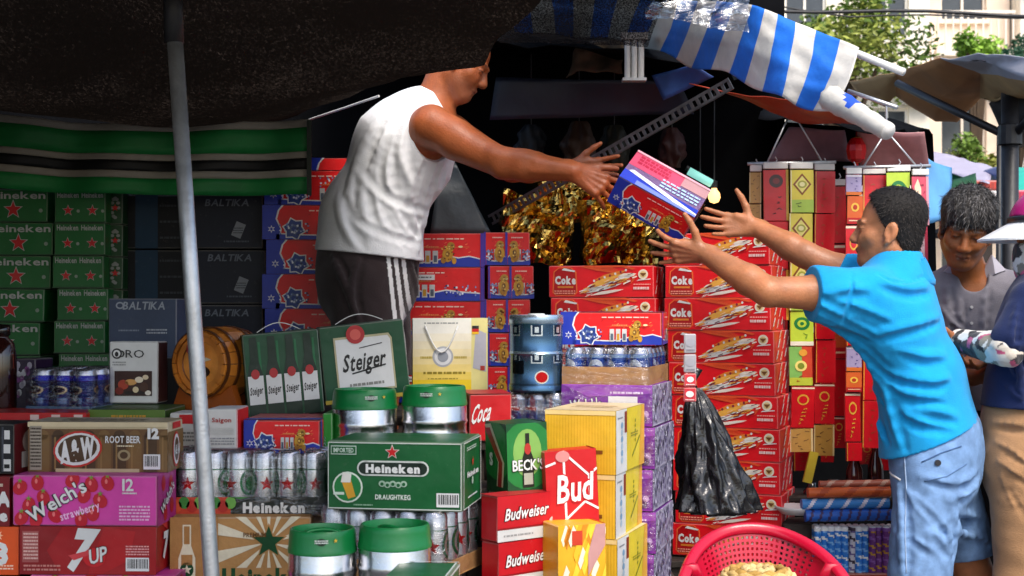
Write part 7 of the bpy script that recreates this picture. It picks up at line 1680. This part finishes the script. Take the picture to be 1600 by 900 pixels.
# broad flat rim: swept band
def band(pts, w, t, name, nrm=None):
    b = MB(); n = len(pts); V = []; F = []
    for i in range(n):
        tg = (pts[min(i + 1, n - 1)] - pts[max(i - 1, 0)]).normalized(); side = tg.cross(Vector((0, -1, .25))).normalized() if nrm is None else nrm; nn = tg.cross(side).normalized()
        for a in range(10): th = a * math.pi / 5; V.append(pts[i] + side * math.cos(th) * w / 2 + nn * math.sin(th) * t / 2)
    for i in range(n - 1):
        for a in range(10): F.append((i * 10 + a, i * 10 + (a + 1) % 10, (i + 1) * 10 + (a + 1) % 10, (i + 1) * 10 + a))
    F += [tuple(range(10))[::-1], tuple((n - 1) * 10 + a for a in range(10))]
    b.add(V, F, cr_); return b.build(name, chm, root, smooth=True)
band(arc, .030, .016, 'top_rim')
for sx in (-1, 1):
    band([Vector((sx * hw * .98, -.20, zt - .19)), Vector((sx * hw * 1.02, -.30, zt - .215)), Vector((sx * hw * 1.02, -.42, zt - .225)), Vector((sx * hw * .98, -.50, zt - .26))], .045, .02, 'armrest', Vector((1, 0, 0)))
    band([Vector((sx * hw * .98, -.50, zt - .26)), Vector((sx * hw * .95, -.50, .44)), Vector((sx * hw * 1.0, -.52, .0))], .04, .03, 'front_leg', Vector((1, 0, 0)))
    band([Vector((sx * hw * .62, -.05, .46)), Vector((sx * hw * .85, .06, .2)), Vector((sx * hw * .95, .12, .0))], .04, .03, 'back_leg', Vector((1, 0, 0)))
    band([back_pt(sx * 1.02, v) + Vector((0, -.010, 0)) for v in (.98, .85, .7, .55, .4, .2, .0)], .040, .014, 'back_post', Vector((1, 0, 0)))
b = MB(); b.rbox(hw * 1.9, .46, .022, .006, cr_, o=(0, -.27, .425)); b.build('seat', chm, root)
basket = empty('straw_basket', 'woven straw basket lying upside down on the red chair seat', 'basket', (X(1180, 3.28), 3.24, .449))
b = MB(); n = 15
for k in range(n):
    t = k / (n - 1); r = .118 * math.cos(t * 1.35) ** .6 if t < .97 else .03; z = (Z(899, 3.2) - .449) * math.sin(t * math.pi / 2) + .004
    b.tube([(r * math.cos(a) * 1.02, r * math.sin(a), z + .003 * math.sin(a * 11 + k * math.pi)) for a in [2 * math.pi * i / 44 for i in range(45)]], .0095, 6, lin(('#c9a86a', '#b08a48', '#d4b880')[k % 3]), caps=False)
stw = material('straw', rough=.8, spec=.25, var=.3, vscale=30, bump=.4, bscale=120); o = b.build('coiled_straw', stw, basket, smooth=True); stuff(o)
b = MB(); b.lathe([(.11, .0), (.10, (Z(899, 3.2) - .449) * .6), (.05, (Z(899, 3.2) - .449) * .93), (.001, (Z(899, 3.2) - .449) * .97)], 24, col=lin('#7a5a2c')); b.build('inner_lining', stw, basket)
# ------------------------------------------------------------------ table of candle tubes and bundles under the racks
Yt = 4.72
root = empty('goods_table', 'low table with red cloth top carrying the blue candle tubes', 'table', (X(1325, Yt), Yt + .2, 0))
ztab = Z(889, Yt)
b = MB(); b.rbox(.46, .56, .03, .004, lin('#a8402e'), o=(0, 0, ztab - .031)); b.build('top', CLOTH, root)
for sx in (-1, 1):
    for sy in (-1, 1): slab(root, (sx * .2 - .02, sy * .24 - .02, 0), (sx * .2 + .02, sy * .24 + .02, ztab - .032), 'leg')
TUB = {}
def tube_mesh(kind):
    if kind in TUB: return TUB[kind]
    b = MB(); r = .0118; h = (889 - 820) * Yt / FPX; c1, c2, c3 = {'blue': (lin('#2a78cc'), lin('#7ab0e4'), WHITE), 'purple': (lin('#6a2c7a'), lin('#c0902c'), lin('#8a5aa8')), 'white': (lin('#c9c6cc'), lin('#6a5a8a'), lin('#3a2c3c'))}[kind]
    b.grid(lambda u, v: (r * math.cos(u * 2 * math.pi), r * math.sin(u * 2 * math.pi), v * h), 14, 26, colf=lambda u, v: (c3 if v > .93 or int((v * 6 + u)) % 3 == 2 and (v * 6 + u) % 1 < .35 else (c2 if (v * 6 + u * 1) % 1 < .32 else c1)))
    b.lathe([(r, h), (r * .5, h + .004), (.001, h + .004)], 14, col=WHITE); TUB[kind] = b.mesh('candle_tube', CARD, smooth=True); return TUB[kind]
names = ['blue'] * 5 + ['white'] + ['blue'] * 2 + ['purple'] * 4
for k, kd in enumerate(names):
    o = link('candle_tube', tube_mesh(kd)); o.location = (X(1278 + 10.6 * k, Yt - .06), Yt - .06 + .006 * (k % 2), ztab + .0005); o.rotation_euler = (0, R(3 if kd == 'white' else random.uniform(-1.5, 1.5)), random.uniform(0, 6))
    tag(o, f'upright {kd} striped candle tube, {("first","second","third","fourth","fifth","sixth","seventh","eighth","ninth","tenth","eleventh","twelfth")[k]} from the left beside the denim shorts', 'candle tube', 'striped candle tubes in a row on the red table')
for r_ in (1, 2):
    for k in range(12):
        o = link('candle_tube', tube_mesh(names[k])); o.location = (X(1279 + 10.6 * k, Yt - .06), Yt - .06 + .025 * r_, ztab + .0005); o.rotation_euler = (0, 0, random.uniform(0, 6))
        o['label'] = f'striped candle tube hidden in row {("two", "three")[r_ - 1]}, place {("one","two","three","four","five","six","seven","eight","nine","ten","eleven","twelve")[k]} from the left'; o['category'] = 'candle tube'; o['group'] = 'striped candle tubes in the rear rows'
def lying_roll(label, x0, x1, y, rpx, Y, c1, c2, zoff=0, stripes=9, mat=CARD):
    b = MB(); a, c = P(x0, y, Y), P(x1, y - 2, Y); r = rpx * Y / FPX; L_ = (c - a).length
    b.grid(lambda u, v: Vector((a.x + (c.x - a.x) * v, a.y + r * math.cos(u * 2 * math.pi) * 1.2, a.z + (c.z - a.z) * v + r * math.sin(u * 2 * math.pi) * (1 + .10 * mnoise.noise(Vector((v * 9, y, 0)))))), 16, 60, colf=lambda u, v: (c2 if (v * stripes + u * 1.3) % 1 < .3 else c1))
    b.add([a + Vector((0, r * math.cos(t * math.pi / 8) * 1.2, r * math.sin(t * math.pi / 8))) for t in range(16)], [tuple(range(16))], c1); b.add([c + Vector((0, r * math.cos(t * math.pi / 8) * 1.2, r * math.sin(t * math.pi / 8))) for t in range(16)], [tuple(range(16))], c1)
    o = b.build('wrapped_roll', mat, smooth=True); tag(o, label, 'wrapped roll', 'wrapped rolls stacked on the candle tubes')
lying_roll('blue and violet striped roll lying directly on the upright candle tubes', 1258, 1392, 806, 9.5, Yt - .05, lin('#1f5cb8'), lin('#3a2c5c'))
lying_roll('bright blue wrapped roll with white flecks under the orange bundle', 1252, 1388, 788, 8.5, Yt - .04, lin('#3a86cc'), lin('#e0dce8'), stripes=5)
lying_roll('orange wrapped bundle on top of the blue rolls', 1262, 1390, 770, 8, Yt - .04, lin('#d8642a'), lin('#b84a1c'), stripes=3)
lying_roll('reddish clear wrapped bundle behind the orange one', 1280, 1392, 757, 6, Yt + .02, lin('#a85a44'), lin('#c8a08a'), stripes=4)
b = MB(); b.lathe([(.001, 0), (.05, .002), (.07, .02), (.072, .028), (.066, .028), (.05, .008), (.001, .006)], 24, col=(.72, .70, .68)); o = b.build('white_dish', PLAST, smooth=True); o.location = (X(1248, 4.7), 4.74, Z(806, 4.7)); tag(o, 'white shallow dish at the foot of the tall red stack', 'dish')
b = MB(); b.rbox(.10, .16, Z(808, 4.74) - .02, .004, lin('#3a2a20')); o = b.build('dish_stand', DARKWOOD); o.location = (X(1246, 4.74), 4.80, 0); tag(o, 'dark wooden post under the white dish', 'stand')
for k, (x, y0, y1, r, col, lab) in enumerate(((1335, 690, 758, .03, '#3a1512', 'dark brown vase, left one behind the orange bundle'), (1368, 676, 758, .028, '#2a100e', 'taller dark brown vase, right one behind the orange bundle'), (1302, 735, 765, .035, '#6a655c', 'squat grey pot left of the dark vases'), (1268, 740, 768, .03, '#1a1c22', 'small black pot beside the tall red stack'))):
    h = (y1 - y0) * 4.95 / FPX; b = MB(); b.lathe([(.001, 0), (r * .7, .001), (r, h * .3), (r * .95, h * .55), (r * .45, h * .8), (r * .5, h), (.001, h * .99)], 20, col=lin(col)); o = b.build('vase', MATS['dark_glass'], smooth=True); o.location = (X(x, 4.95), 4.95, Z(y1 + 14, 4.95)); tag(o, lab, 'vase')
b = MB(); b.box((-.016, -.004, -.11), (.016, .004, 0), lin('#b8a02c')); o = b.build('joss_packet', MATTE); o.location = P(1272, 706, 4.9); o.rotation_euler = (0, R(14), .2); tag(o, 'small yellow paper packet hanging below the long yellow strip', 'paper packet')
root = empty('shelf_board', 'dark shelf board carrying the brown vases', 'shelf', (X(1320, 4.95), 5.0, 0))
slab(root, (-.22, -.12, Z(772, 4.95) - .02), (.22, .12, Z(772, 4.95)), 'board')
for sx in (-1, 1): slab(root, (sx * .2 - .015, .06, 0), (sx * .2 + .015, .09, Z(772, 4.95) - .021), 'support')

# dim clutter hanging in the dark of the stall
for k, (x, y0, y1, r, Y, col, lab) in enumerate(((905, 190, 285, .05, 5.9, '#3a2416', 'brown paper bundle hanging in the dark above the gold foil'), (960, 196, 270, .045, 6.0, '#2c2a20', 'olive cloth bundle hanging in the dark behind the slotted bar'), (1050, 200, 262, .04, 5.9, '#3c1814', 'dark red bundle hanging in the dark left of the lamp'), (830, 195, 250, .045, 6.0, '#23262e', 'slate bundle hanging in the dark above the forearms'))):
    b = MB(); h = (y1 - y0) * Y / FPX
    def lump(u, v):
        a = u * 2 * math.pi; w = r * math.sin(math.pi * min(.96, v * .88 + .08)) ** .4 * (1 + .5 * mnoise.noise(Vector((math.cos(a) * 1.6 + k * 3, math.sin(a) * 1.6, v * 4))) + .16 * math.sin(a * 7 + v * 5 + k))
        return (w * math.cos(a) * 1.3, w * math.sin(a), -h * (1 - v))
    b.grid(lump, 30, 18, col=lin(col))
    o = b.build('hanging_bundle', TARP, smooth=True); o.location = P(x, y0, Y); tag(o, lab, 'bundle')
    c = MB(); c.tube([(0, 0, 0), (0, 0, .3)], .002, 5, (.1, .1, .1)); c.build('cord', CLOTH, o)
# ------------------------------------------------------------------ stepped timber stand under the goods
st = empty('display_stand', 'old timber display stand hidden under the stacked drink cartons', 'stand', (-.7, 4.4, 0))
o_ = st.location
def shelf(x0, x1, y0, y1, z, n=2):
    for i in range(n):
        a, c = y0 + (y1 - y0) * i / n + .004, y0 + (y1 - y0) * (i + 1) / n - .004
        slab(st, (x0 - o_.x, a - o_.y, z - .025), (x1 - o_.x, c - o_.y, z), 'plank')
    for x in (x0 + .04, x1 - .04):
        for y in (y0 + .05, y1 - .05): slab(st, (x - o_.x - .025, y - o_.y - .025, 0), (x - o_.x + .025, y - o_.y + .025, z - .026), 'leg')
shelf(-1.6, -.30, 3.22, 3.64, Z(897, 3.28) - pinksize[2] - .002)
shelf(-2.6, .10, 4.86, 5.55, Z(670, 5.0), 3)
shelf(-1.6, -.55, 3.66, 4.30, Z(650, 3.75) - .03, 3)
for a in ((-.50, -.05, 3.58, 3.755, Z(606, 3.66) - .252, 1), (-.56, -.22, 3.77, 4.2, Z(648, 3.78) - .004, 2), (-.30, -.03, 4.08, 4.26, Z(618, 4.12) - .002, 1), (-.04, .2, 3.9, 4.2, Z(690, 3.92) - .002, 2),
          (-.14, .0, 3.76, 3.89, Z(690, 3.75) - .002, 1), (.12, .48, 3.9, 4.3, Z(923, 3.92) - .002, 2), (.02, .46, 3.55, 3.88, Z(1035, 3.62) - .002, 2), (-.05, .12, 3.36, 3.5, Z(994, 3.36) - .002, 1), (-.06, .12, 3.47, 3.62, Z(774, 3.46) - .002, 1),
          (.10, .19, 3.46, 3.53, Z(832, 3.46) - .002, 1), (.08, .27, 3.31, 3.43, Z(935, 3.36) - .002, 1), (-.52, -.14, 2.97, 3.15, Z(820, 3.06) - .252, 1), (-.50, -.12, 3.33, 3.68, Z(897, 3.36) - .002, 2), (-.83, -.52, 3.37, 3.63, Z(925, 3.36) - .002, 1), (.12, .52, 4.93, 5.25, Z(615, 4.95) - .002, 2), (.52, 1.0, 4.8, 5.25, Z(869.5, 4.88) - .002, 2), (-.48, -.12, 5.1, 5.4, Z(629, 5.1) - .002, 1), (-.12, .1, 5.1, 5.5, Z(624, 5.1) - .002, 1)):
    shelf(*a)
# ------------------------------------------------------------------ market parasol at the right
root = empty('market_parasol', 'big brown grey market parasol on a dark post at the right edge', 'parasol', (X(1580, 6.0), 6.0, 0))
o_ = root.location
pm = material('parasol_cloth', rough=.8, var=.18, vscale=4, bump=.25, bscale=12)
bw, gy, lt = lin('#a8713c'), lin('#77767a'), lin('#b08a58')
b = MB()
def poly3(pts, col, n=6, sag=.05):
    """canopy panel: fan from its centre, eased so the cloth hangs a little between the ribs"""
    q = [P(*p) - o_ for p in pts]; c = sum(q, Vector()) / len(q); V = []; F = []
    for k in range(len(q)):
        a, d = q[k], q[(k + 1) % len(q)]; base = len(V)
        for j in range(n + 1):
            for i in range(n + 1):
                u, v = i / n, j / n; p = (a * (1 - u) + d * u) * (1 - v) + c * v; p.z -= sag * (math.sin(math.pi * min(1, v)) * .4 + v * .6) * .6 + .01 * mnoise.noise(p * 6); V.append(p)
        for j in range(n):
            for i in range(n): m = base + j * (n + 1) + i; F.append((m, m + 1, m + n + 2, m + n + 1))
    b.add(V, F, col)
poly3([(1328, 127, 7.6), (1402, 113, 6.8), (1400, 150, 7.2), (1384, 166, 7.4), (1345, 150, 7.7)], lt)
poly3([(1401, 113, 6.8), (1470, 90, 6.0), (1533, 113, 5.9), (1531, 152, 6.6), (1496, 190, 7.1), (1462, 190, 7.2), (1400, 150, 7.2)], bw)
poly3([(1470, 89, 6.0), (1540, 84, 5.6), (1625, 88, 5.2), (1625, 128, 5.1), (1533, 112, 5.9)], lin('#a8a7ac'), sag=.0)
poly3([(1533, 113, 5.9), (1625, 129, 5.1), (1625, 150, 5.9), (1580, 134, 6.2), (1548, 158, 6.4), (1531, 152, 6.6)], lin('#b8965f'))
poly3([(1546, 162, 6.4), (1578, 136, 6.2), (1640, 140, 5.9), (1640, 215, 6.1), (1578, 238, 6.1)], lin('#2a2624'))
q = b.build('canopy', pm, root, smooth=True)
bm = bmesh.new(); bm.from_mesh(q.data); bmesh.ops.remove_doubles(bm, verts=bm.verts, dist=.012); bmesh.ops.smooth_vert(bm, verts=bm.verts, factor=.5); bm.to_mesh(q.data); bm.free(); s = q.modifiers.new('thick', 'SOLIDIFY'); s.thickness = .004
b = MB(); b.tube([P(1578, 330, 6.0) - o_ - Vector((0, 0, Z(330, 6.0))), P(1578, 100, 6.0) - o_], .036, 14, (.02, .02, .02)); b.build('post', DARKMETAL, root, smooth=True)
for (a, c) in (((1402, 130, 6.6), (1572, 212, 6.0)), ((1660, 130, 5.6), (1584, 212, 6.0))):
    b = MB(); b.tube([P(*a) - o_, P(*c) - o_], .018, 8, (.02, .02, .02)); b.build('strut', DARKMETAL, root, smooth=True)
b = MB(); b.lathe([(.05, 0), (.05, .08), (.036, .09)], 14, col=(.02, .02, .02)); q = b.build('hub', DARKMETAL, root); q.location = P(1578, 226, 6.0) - o_
b = MB(); b.tube([Vector((X(1557, 6.6), 6.6, 0)), P(1562, 200, 6.6)], .014, 8, (.02, .02, .02)); o = b.build('thin_post', DARKMETAL, smooth=True); tag(o, 'thin dark post standing left of the parasol post', 'post')
# ------------------------------------------------------------------ far side of the street: shop houses
def house(label, x0, x1, Y, H, col, trim, rows, cols_, name='shop_house', balc=True, depth=8):
    root = empty(name, label, 'building', ((x0 + x1) / 2, Y, 0)); w = x1 - x0
    fh = H / rows; cw = w / cols_
    b = MB(); ww, wh = cw * .5, fh * .52
    # wall panels around real openings
    for r in range(rows):
        for c in range(cols_):
            cx = -w / 2 + (c + .5) * cw; z0 = r * fh; o1, o2 = cx - ww / 2, cx + ww / 2; s0, s1 = z0 + fh * .28, z0 + fh * .28 + wh
            for lo, hi in (((cx - cw / 2, 0, z0), (o1, .25, z0 + fh)), ((o2, 0, z0), (cx + cw / 2, .25, z0 + fh)), ((o1, 0, z0), (o2, .25, s0)), ((o1, 0, s1), (o2, .25, z0 + fh))): b.box(lo, hi, col)
    b.box((-w / 2, .26, 0), (w / 2, depth, H), mixc(col, BLACK, .2)); b.build('wall', PAINT, root)
    b = MB(); b.box((-w / 2 - .1, -.12, H), (w / 2 + .1, .5, H + .35), trim); b.build('cornice', PAINT, root)
    glass = material('far_glass', base=(.05, .06, .07), rough=.12, var=.2, vscale=2)
    for r in range(rows):
        for c in range(cols_):
            cx = -w / 2 + (c + .5) * cw; s0 = r * fh + fh * .28; q = random.Random(r * 7 + c + int(Y))
            f = MB(); t = .05
            for lo, hi in (((cx - ww / 2, .10, s0), (cx - ww / 2 + t, .2, s0 + wh)), ((cx + ww / 2 - t, .10, s0), (cx + ww / 2, .2, s0 + wh)), ((cx - ww / 2 + t, .10, s0), (cx + ww / 2 - t, .2, s0 + t)), ((cx - ww / 2 + t, .10, s0 + wh - t), (cx + ww / 2 - t, .2, s0 + wh)), ((cx - t / 2, .11, s0 + t), (cx + t / 2, .19, s0 + wh - t))): f.box(lo, hi, trim)
            wo = f.build('window', PAINT, root); p = MB(); p.box((cx - ww / 2 + t, .145, s0 + t), (cx - t / 2, .155, s0 + wh - t), (.1, .1, .1)); p.box((cx + t / 2, .145, s0 + t), (cx + ww / 2 - t, .155, s0 + wh - t), (.1, .1, .1)); p.build('pane', glass, wo)
            k = MB(); k.box((cx - ww / 2 - .06, -.10, s0 - .08), (cx + ww / 2 + .06, .0, s0 - .002), trim); k.build('sill', PAINT, wo)
            if balc and r > 0 and q.random() < .75:
                k = MB(); k.box((cx - cw * .42, -.8, r * fh + .02), (cx + cw * .42, -.001, r * fh + .14), trim)
                for i in range(11): xx = cx - cw * .40 + cw * .8 * i / 10; k.box((xx - .015, -.79, r * fh + .141), (xx + .015, -.76, r * fh + .9), trim)
                k.box((cx - cw * .42, -.8, r * fh + .901), (cx + cw * .42, -.75, r * fh + .96), trim); stuff(k.build('balcony', PAINT, root))
            if q.random() < .5:
                k = MB(); k.rbox(.7, .3, .5, .03, (.55, .55, .52), o=(cx + cw * .33, -.16, r * fh + fh * .82)); k.build('air_conditioner', PAINT, root)
    return root
house('cream shop house with balconies behind the awning pole', 5.2, 8.6, 29, 12, lin('#f5ecd8'), lin('#f6f1e6'), 4, 2)
house('pale pink shop house between the two cream ones', 8.65, 10.6, 30, 13, lin('#f3dfca'), lin('#f0e4d4'), 4, 1)
house('cream white shop house left of the teal building', 10.65, 13.4, 29.5, 11.5, lin('#f6f1e4'), lin('#e0c8ae'), 4, 2)
house('teal glass office building at the upper right corner', 13.45, 18.5, 33, 16, lin('#6fc0b4'), lin('#9adfd2'), 6, 4, 'office_building', False)
house('cream shop house seen behind the tree at the left of the gap', 1.4, 5.1, 31, 12.5, lin('#f0e4c8'), lin('#efe6d2'), 4, 2)
# trees: trunk, limbs, crown of leaf faces in clumps
leafm = material('leaves', rough=.55, spec=.35, var=.3, vscale=3)
def tree(label, x, y, h, cr, n, cols, name='tree', seed=1, zc=None):
    q = random.Random(seed); root = empty(name, label, 'tree', (x, y, 0)); b = MB(); zc = zc or h * .72
    b.tube([(0, 0, 0), (.1, 0, h * .3), (-.05, .1, h * .6), (.1, 0, h * .85)], [.16, .13, .09, .03], 8, lin('#4a3a2a'))
    cl = []
    for k in range(16):
        d = Vector((q.gauss(0, 1), q.gauss(0, 1), q.gauss(0, .8))).normalized() * q.uniform(.35, 1.0); p = Vector((d.x * cr, d.y * cr, zc + d.z * cr * .8)); cl.append((p, q.uniform(.25, .5) * cr, q.choice(cols)))
        b.tube([(0, 0, h * q.uniform(.4, .6)), tuple(p * .6 + Vector((0, 0, zc * .4)) * .9), tuple(p)], [.05, .03, .012], 5, lin('#4a3a2a'))
    b.build('trunk', material('bark', rough=.9, var=.3, vscale=8), root)
    L = MB()
    for i in range(n):
        p0, r, co = q.choice(cl); d = Vector((q.gauss(0, 1), q.gauss(0, 1), q.gauss(0, 1))); d = d.normalized() * r * q.random() ** .4; p = p0 + d; s = q.uniform(.03, .075) * (1.3 if cr > 1.5 else 1)
        a = Vector((q.gauss(0, 1), q.gauss(0, 1), q.gauss(0, .6))).normalized(); c = a.cross(Vector((q.gauss(0, 1), q.gauss(0, 1), q.gauss(0, 1)))).normalized()
        L.add([p - a * s, p + c * s * .45, p + a * s, p - c * s * .45], [(0, 1, 2, 3)], mixc(lin(co), lin('#2f4a14'), q.random() * .35))
    stuff(L.build('crown', leafm, root)); return root
tree('yellowish green street tree in the gap above the awning', 4.65, 20, 6.6, 1.15, 7000, ('#7a9038', '#8ea044', '#5f7a2c', '#a0a84c'), seed=3, zc=5.0)
tree('bright green small tree above the parasol', 7.9, 24, 6.3, .45, 2000, ('#86b03a', '#9cc44a', '#6a9030'), 'small_tree', 5, zc=5.7)
tree('green bush tree behind the packet racks, under the parasol', 6.9, 22, 4.4, .7, 3200, ('#6f8a34', '#8aa044', '#a8a850'), 'small_tree', 8, zc=3.5)
tree('dark bluish green tree in front of the teal building', 9.55, 26.5, 7.2, 1.1, 5000, ('#3f6a52', '#4f7a5a', '#2f5a44'), seed=9, zc=5.6)
tree('olive green street tree behind the parasol post', 8.3, 23, 4.2, .55, 2200, ('#8a9044', '#a8a054', '#6a7a34'), 'small_tree', 14, zc=3.2)
# overhead wires
for k, (y0, y1, lab) in enumerate(((14, 24, 'black power line crossing the street gap, the lower thicker one'), (-4, 26, 'thin black power line sloping across the tree above the awning'))):
    b = MB(); pts = [P(1150 + 60 * i, y0 + (y1 - y0) * min(1, i / 3 if k else i / 8) + 3 * math.sin(i), 12) for i in range(9)]; b.tube(pts, .016 if k == 0 else .008, 6, (.02, .02, .02)); o = b.build('power_line', DARKMETAL, smooth=True); tag(o, lab, 'power line', 'power lines over the street')
# ------------------------------------------------------------------ stalls across the street
sheet('lilac_awning', [P(1448, 262, 9.5), P(1546, 288, 8.5), P(1552, 264, 9.5), P(1448, 234, 10.5)], material('lilac_tarp', base=lin('#a9a2b4'), rough=.5, var=.12, bump=.2), 'lilac grey tarp roof of a stall across the street', 'awning', 12, 6, .03)
sheet('green_awning', [P(1466, 292, 9.2), P(1530, 292, 8.6), P(1524, 262, 9.6), P(1460, 258, 10)], material('green_tarp', base=lin('#2fa06a'), rough=.5, var=.15, bump=.2), 'bright green tarp roof under the lilac one', 'awning', 10, 6, .03)
sheet('dark_green_awning', [P(1484, 330, 8.4), P(1530, 330, 8.2), P(1526, 272, 8.6), P(1488, 282, 8.6)], material('darkgreen_tarp', base=lin('#174a28'), rough=.6, var=.2, bump=.2), 'dark green cloth hanging above the grey haired man', 'cloth', 8, 8, .03)
sheet('blue_sheet', [P(1450, 350, 5.4), P(1482, 340, 5.5), P(1488, 262, 5.6), P(1449, 246, 5.4)], material('lightblue_tarp', base=lin('#5fa0d8'), rough=.4, var=.15, bump=.3, bscale=9), 'light blue plastic sheet hanging right of the pink strip', 'plastic sheet', 10, 10, .03)
sheet('teal_awning', [P(1560, 312, 9), P(1640, 312, 8.6), P(1640, 262, 9.2), P(1560, 258, 9.5)], material('teal_tarp', base=lin('#2fb09a'), rough=.5, var=.15, bump=.2), 'teal tarp of a stall behind the dark post', 'awning', 10, 6, .03)
for k, (x0, x1, y0, y1, Y, c, lab) in enumerate(((1512, 1552, 285, 300, 8.8, '#b03a2c', 'red crate on the far stall, above the white one'), (1508, 1556, 301, 313, 8.6, '#e8e4e0', 'white crate on the far stall, between red and grey goods'), (1520, 1560, 314, 330, 8.4, '#d8d4d8', 'pale grey crate behind the helmet woman'), (1560, 1600, 300, 318, 8.5, '#c03050', 'crimson crate behind the dark posts'), (1556, 1610, 319, 345, 8.2, '#dcd8d0', 'off white crate lowest behind the dark posts'), (1548, 1562, 262, 285, 9.0, '#2a4a8a', 'small blue crate beside the lilac tarp end'))):
    b = MB(); w_, h_ = (x1 - x0) * Y / FPX, (y1 - y0) * Y / FPX; b.rbox(w_, .3, h_, .01, lin(c)); cc = face_canvas(b, 'front', w_, .3, h_); 
    for i in range(5): cc.rect(.06 + .18 * i, .2, .18 + .18 * i, .75, mixc(lin(c), BLACK, .35), 1)
    o = b.build('crate', PLAST); o.location = (X((x0 + x1) / 2, Y), Y, Z(y1, Y)); tag(o, lab, 'crate', 'crates on the far stall')
root = empty('far_stall', 'timber counter of the far stall carrying the crates', 'stall', (X(1560, 8.9), 8.9, 0)); 
zc_ = min(Z(345, 8.2), Z(330, 8.4), Z(313, 8.6)) - .01
slab(root, (-.4, -.9, zc_ - .03), (.6, .6, zc_), 'counter')
for sx in (-.35, .55):
    for sy in (-.8, .5): slab(root, (sx - .03, sy - .03, 0), (sx + .03, sy + .03, zc_ - .031), 'leg')
# ------------------------------------------------------------------ parked motorbike behind the legs
root = empty('motorbike', 'dark parked motorbike half hidden between the denim shorts and tan trousers', 'motorbike', (X(1590, 6.4), 6.4, 0), (0, 0, R(62)))
rub = material('rubber', base=(.012, .012, .012), rough=.7, var=.2)
for nm, x in (('front_wheel', .62), ('rear_wheel', -.62)):
    b = MB(); b.tube([(x + .26 * math.cos(a), 0, .30 + .26 * math.sin(a)) for a in [2 * math.pi * i / 32 for i in range(33)]], .042, 10, (.01, .01, .01), caps=False); w_ = b.build(nm, rub, root, smooth=True)
    b = MB(); b.tube([(x + .205 * math.cos(a), 0, .30 + .205 * math.sin(a)) for a in [2 * math.pi * i / 32 for i in range(33)]], .016, 8, (.5, .5, .5), caps=False); b.tube([(x, -.06, .3), (x, .06, .3)], .035, 12, (.4, .4, .4))
    for i in range(10): a = 2 * math.pi * i / 10; b.tube([(x, 0, .3), (x + .2 * math.cos(a), 0, .3 + .2 * math.sin(a))], .006, 5, (.5, .5, .5), caps=False)
    b.build('rim', GALV, w_, smooth=True)
b = MB(); b.tube([(-.62, .0, .30), (-.25, .0, .42), (.15, 0, .40), (.42, 0, .85)], [.03, .05, .06, .03], 8, (.03, .03, .03)); b.tube([(-.7, 0, .72), (-.2, 0, .66), (.2, 0, .5)], .04, 8, (.03, .03, .03)); b.build('frame', DARKMETAL, root, smooth=True)
b = MB(); b.rbox(.36, .22, .26, .03, (.16, .16, .17), o=(-.02, 0, .26)); b.tube([(.05, .13, .3), (-.3, .15, .24), (-.75, .15, .34)], [.03, .04, .05], 10, (.4, .4, .4)); b.build('engine', STEELBAR, root)
b = MB(); b.rbox(.62, .24, .10, .03, (.015, .015, .015), o=(-.42, 0, .72)); b.build('saddle', rub, root)
b = MB(); b.tube([(.62, .05, .3), (.44, .05, .86), (.40, .05, .98)], .022, 8, (.4, .4, .4)); b.tube([(.62, -.05, .3), (.44, -.05, .86), (.40, -.05, .98)], .022, 8, (.4, .4, .4)); b.build('fork', GALV, root, smooth=True)
b = MB(); b.tube([(.30, -.34, 1.02), (.40, -.1, .99), (.40, .1, .99), (.30, .34, 1.02)], .013, 8, (.05, .05, .05)); b.build('handlebar', DARKMETAL, root, smooth=True)
b = MB(); b.lathe([(.001, -.05), (.06, -.03), (.075, .01), (.07, .02), (.001, .02)], 18, col=(.7, .7, .72), M=Matrix.Translation((.50, 0, .90)) @ Matrix.Rotation(R(90), 4, 'Y')); b.build('headlight', PLAST, root, smooth=True)
b = MB(); b.grid(lambda u, v: (.62 + .32 * math.cos(R(20 + 120 * u)), (v - .5) * .11, .30 + .32 * math.sin(R(20 + 120 * u))), 14, 3, col=(.03, .03, .035)); q = b.build('mudguard', PLAST, root, smooth=True); s = q.modifiers.new('thick', 'SOLIDIFY'); s.thickness = .004
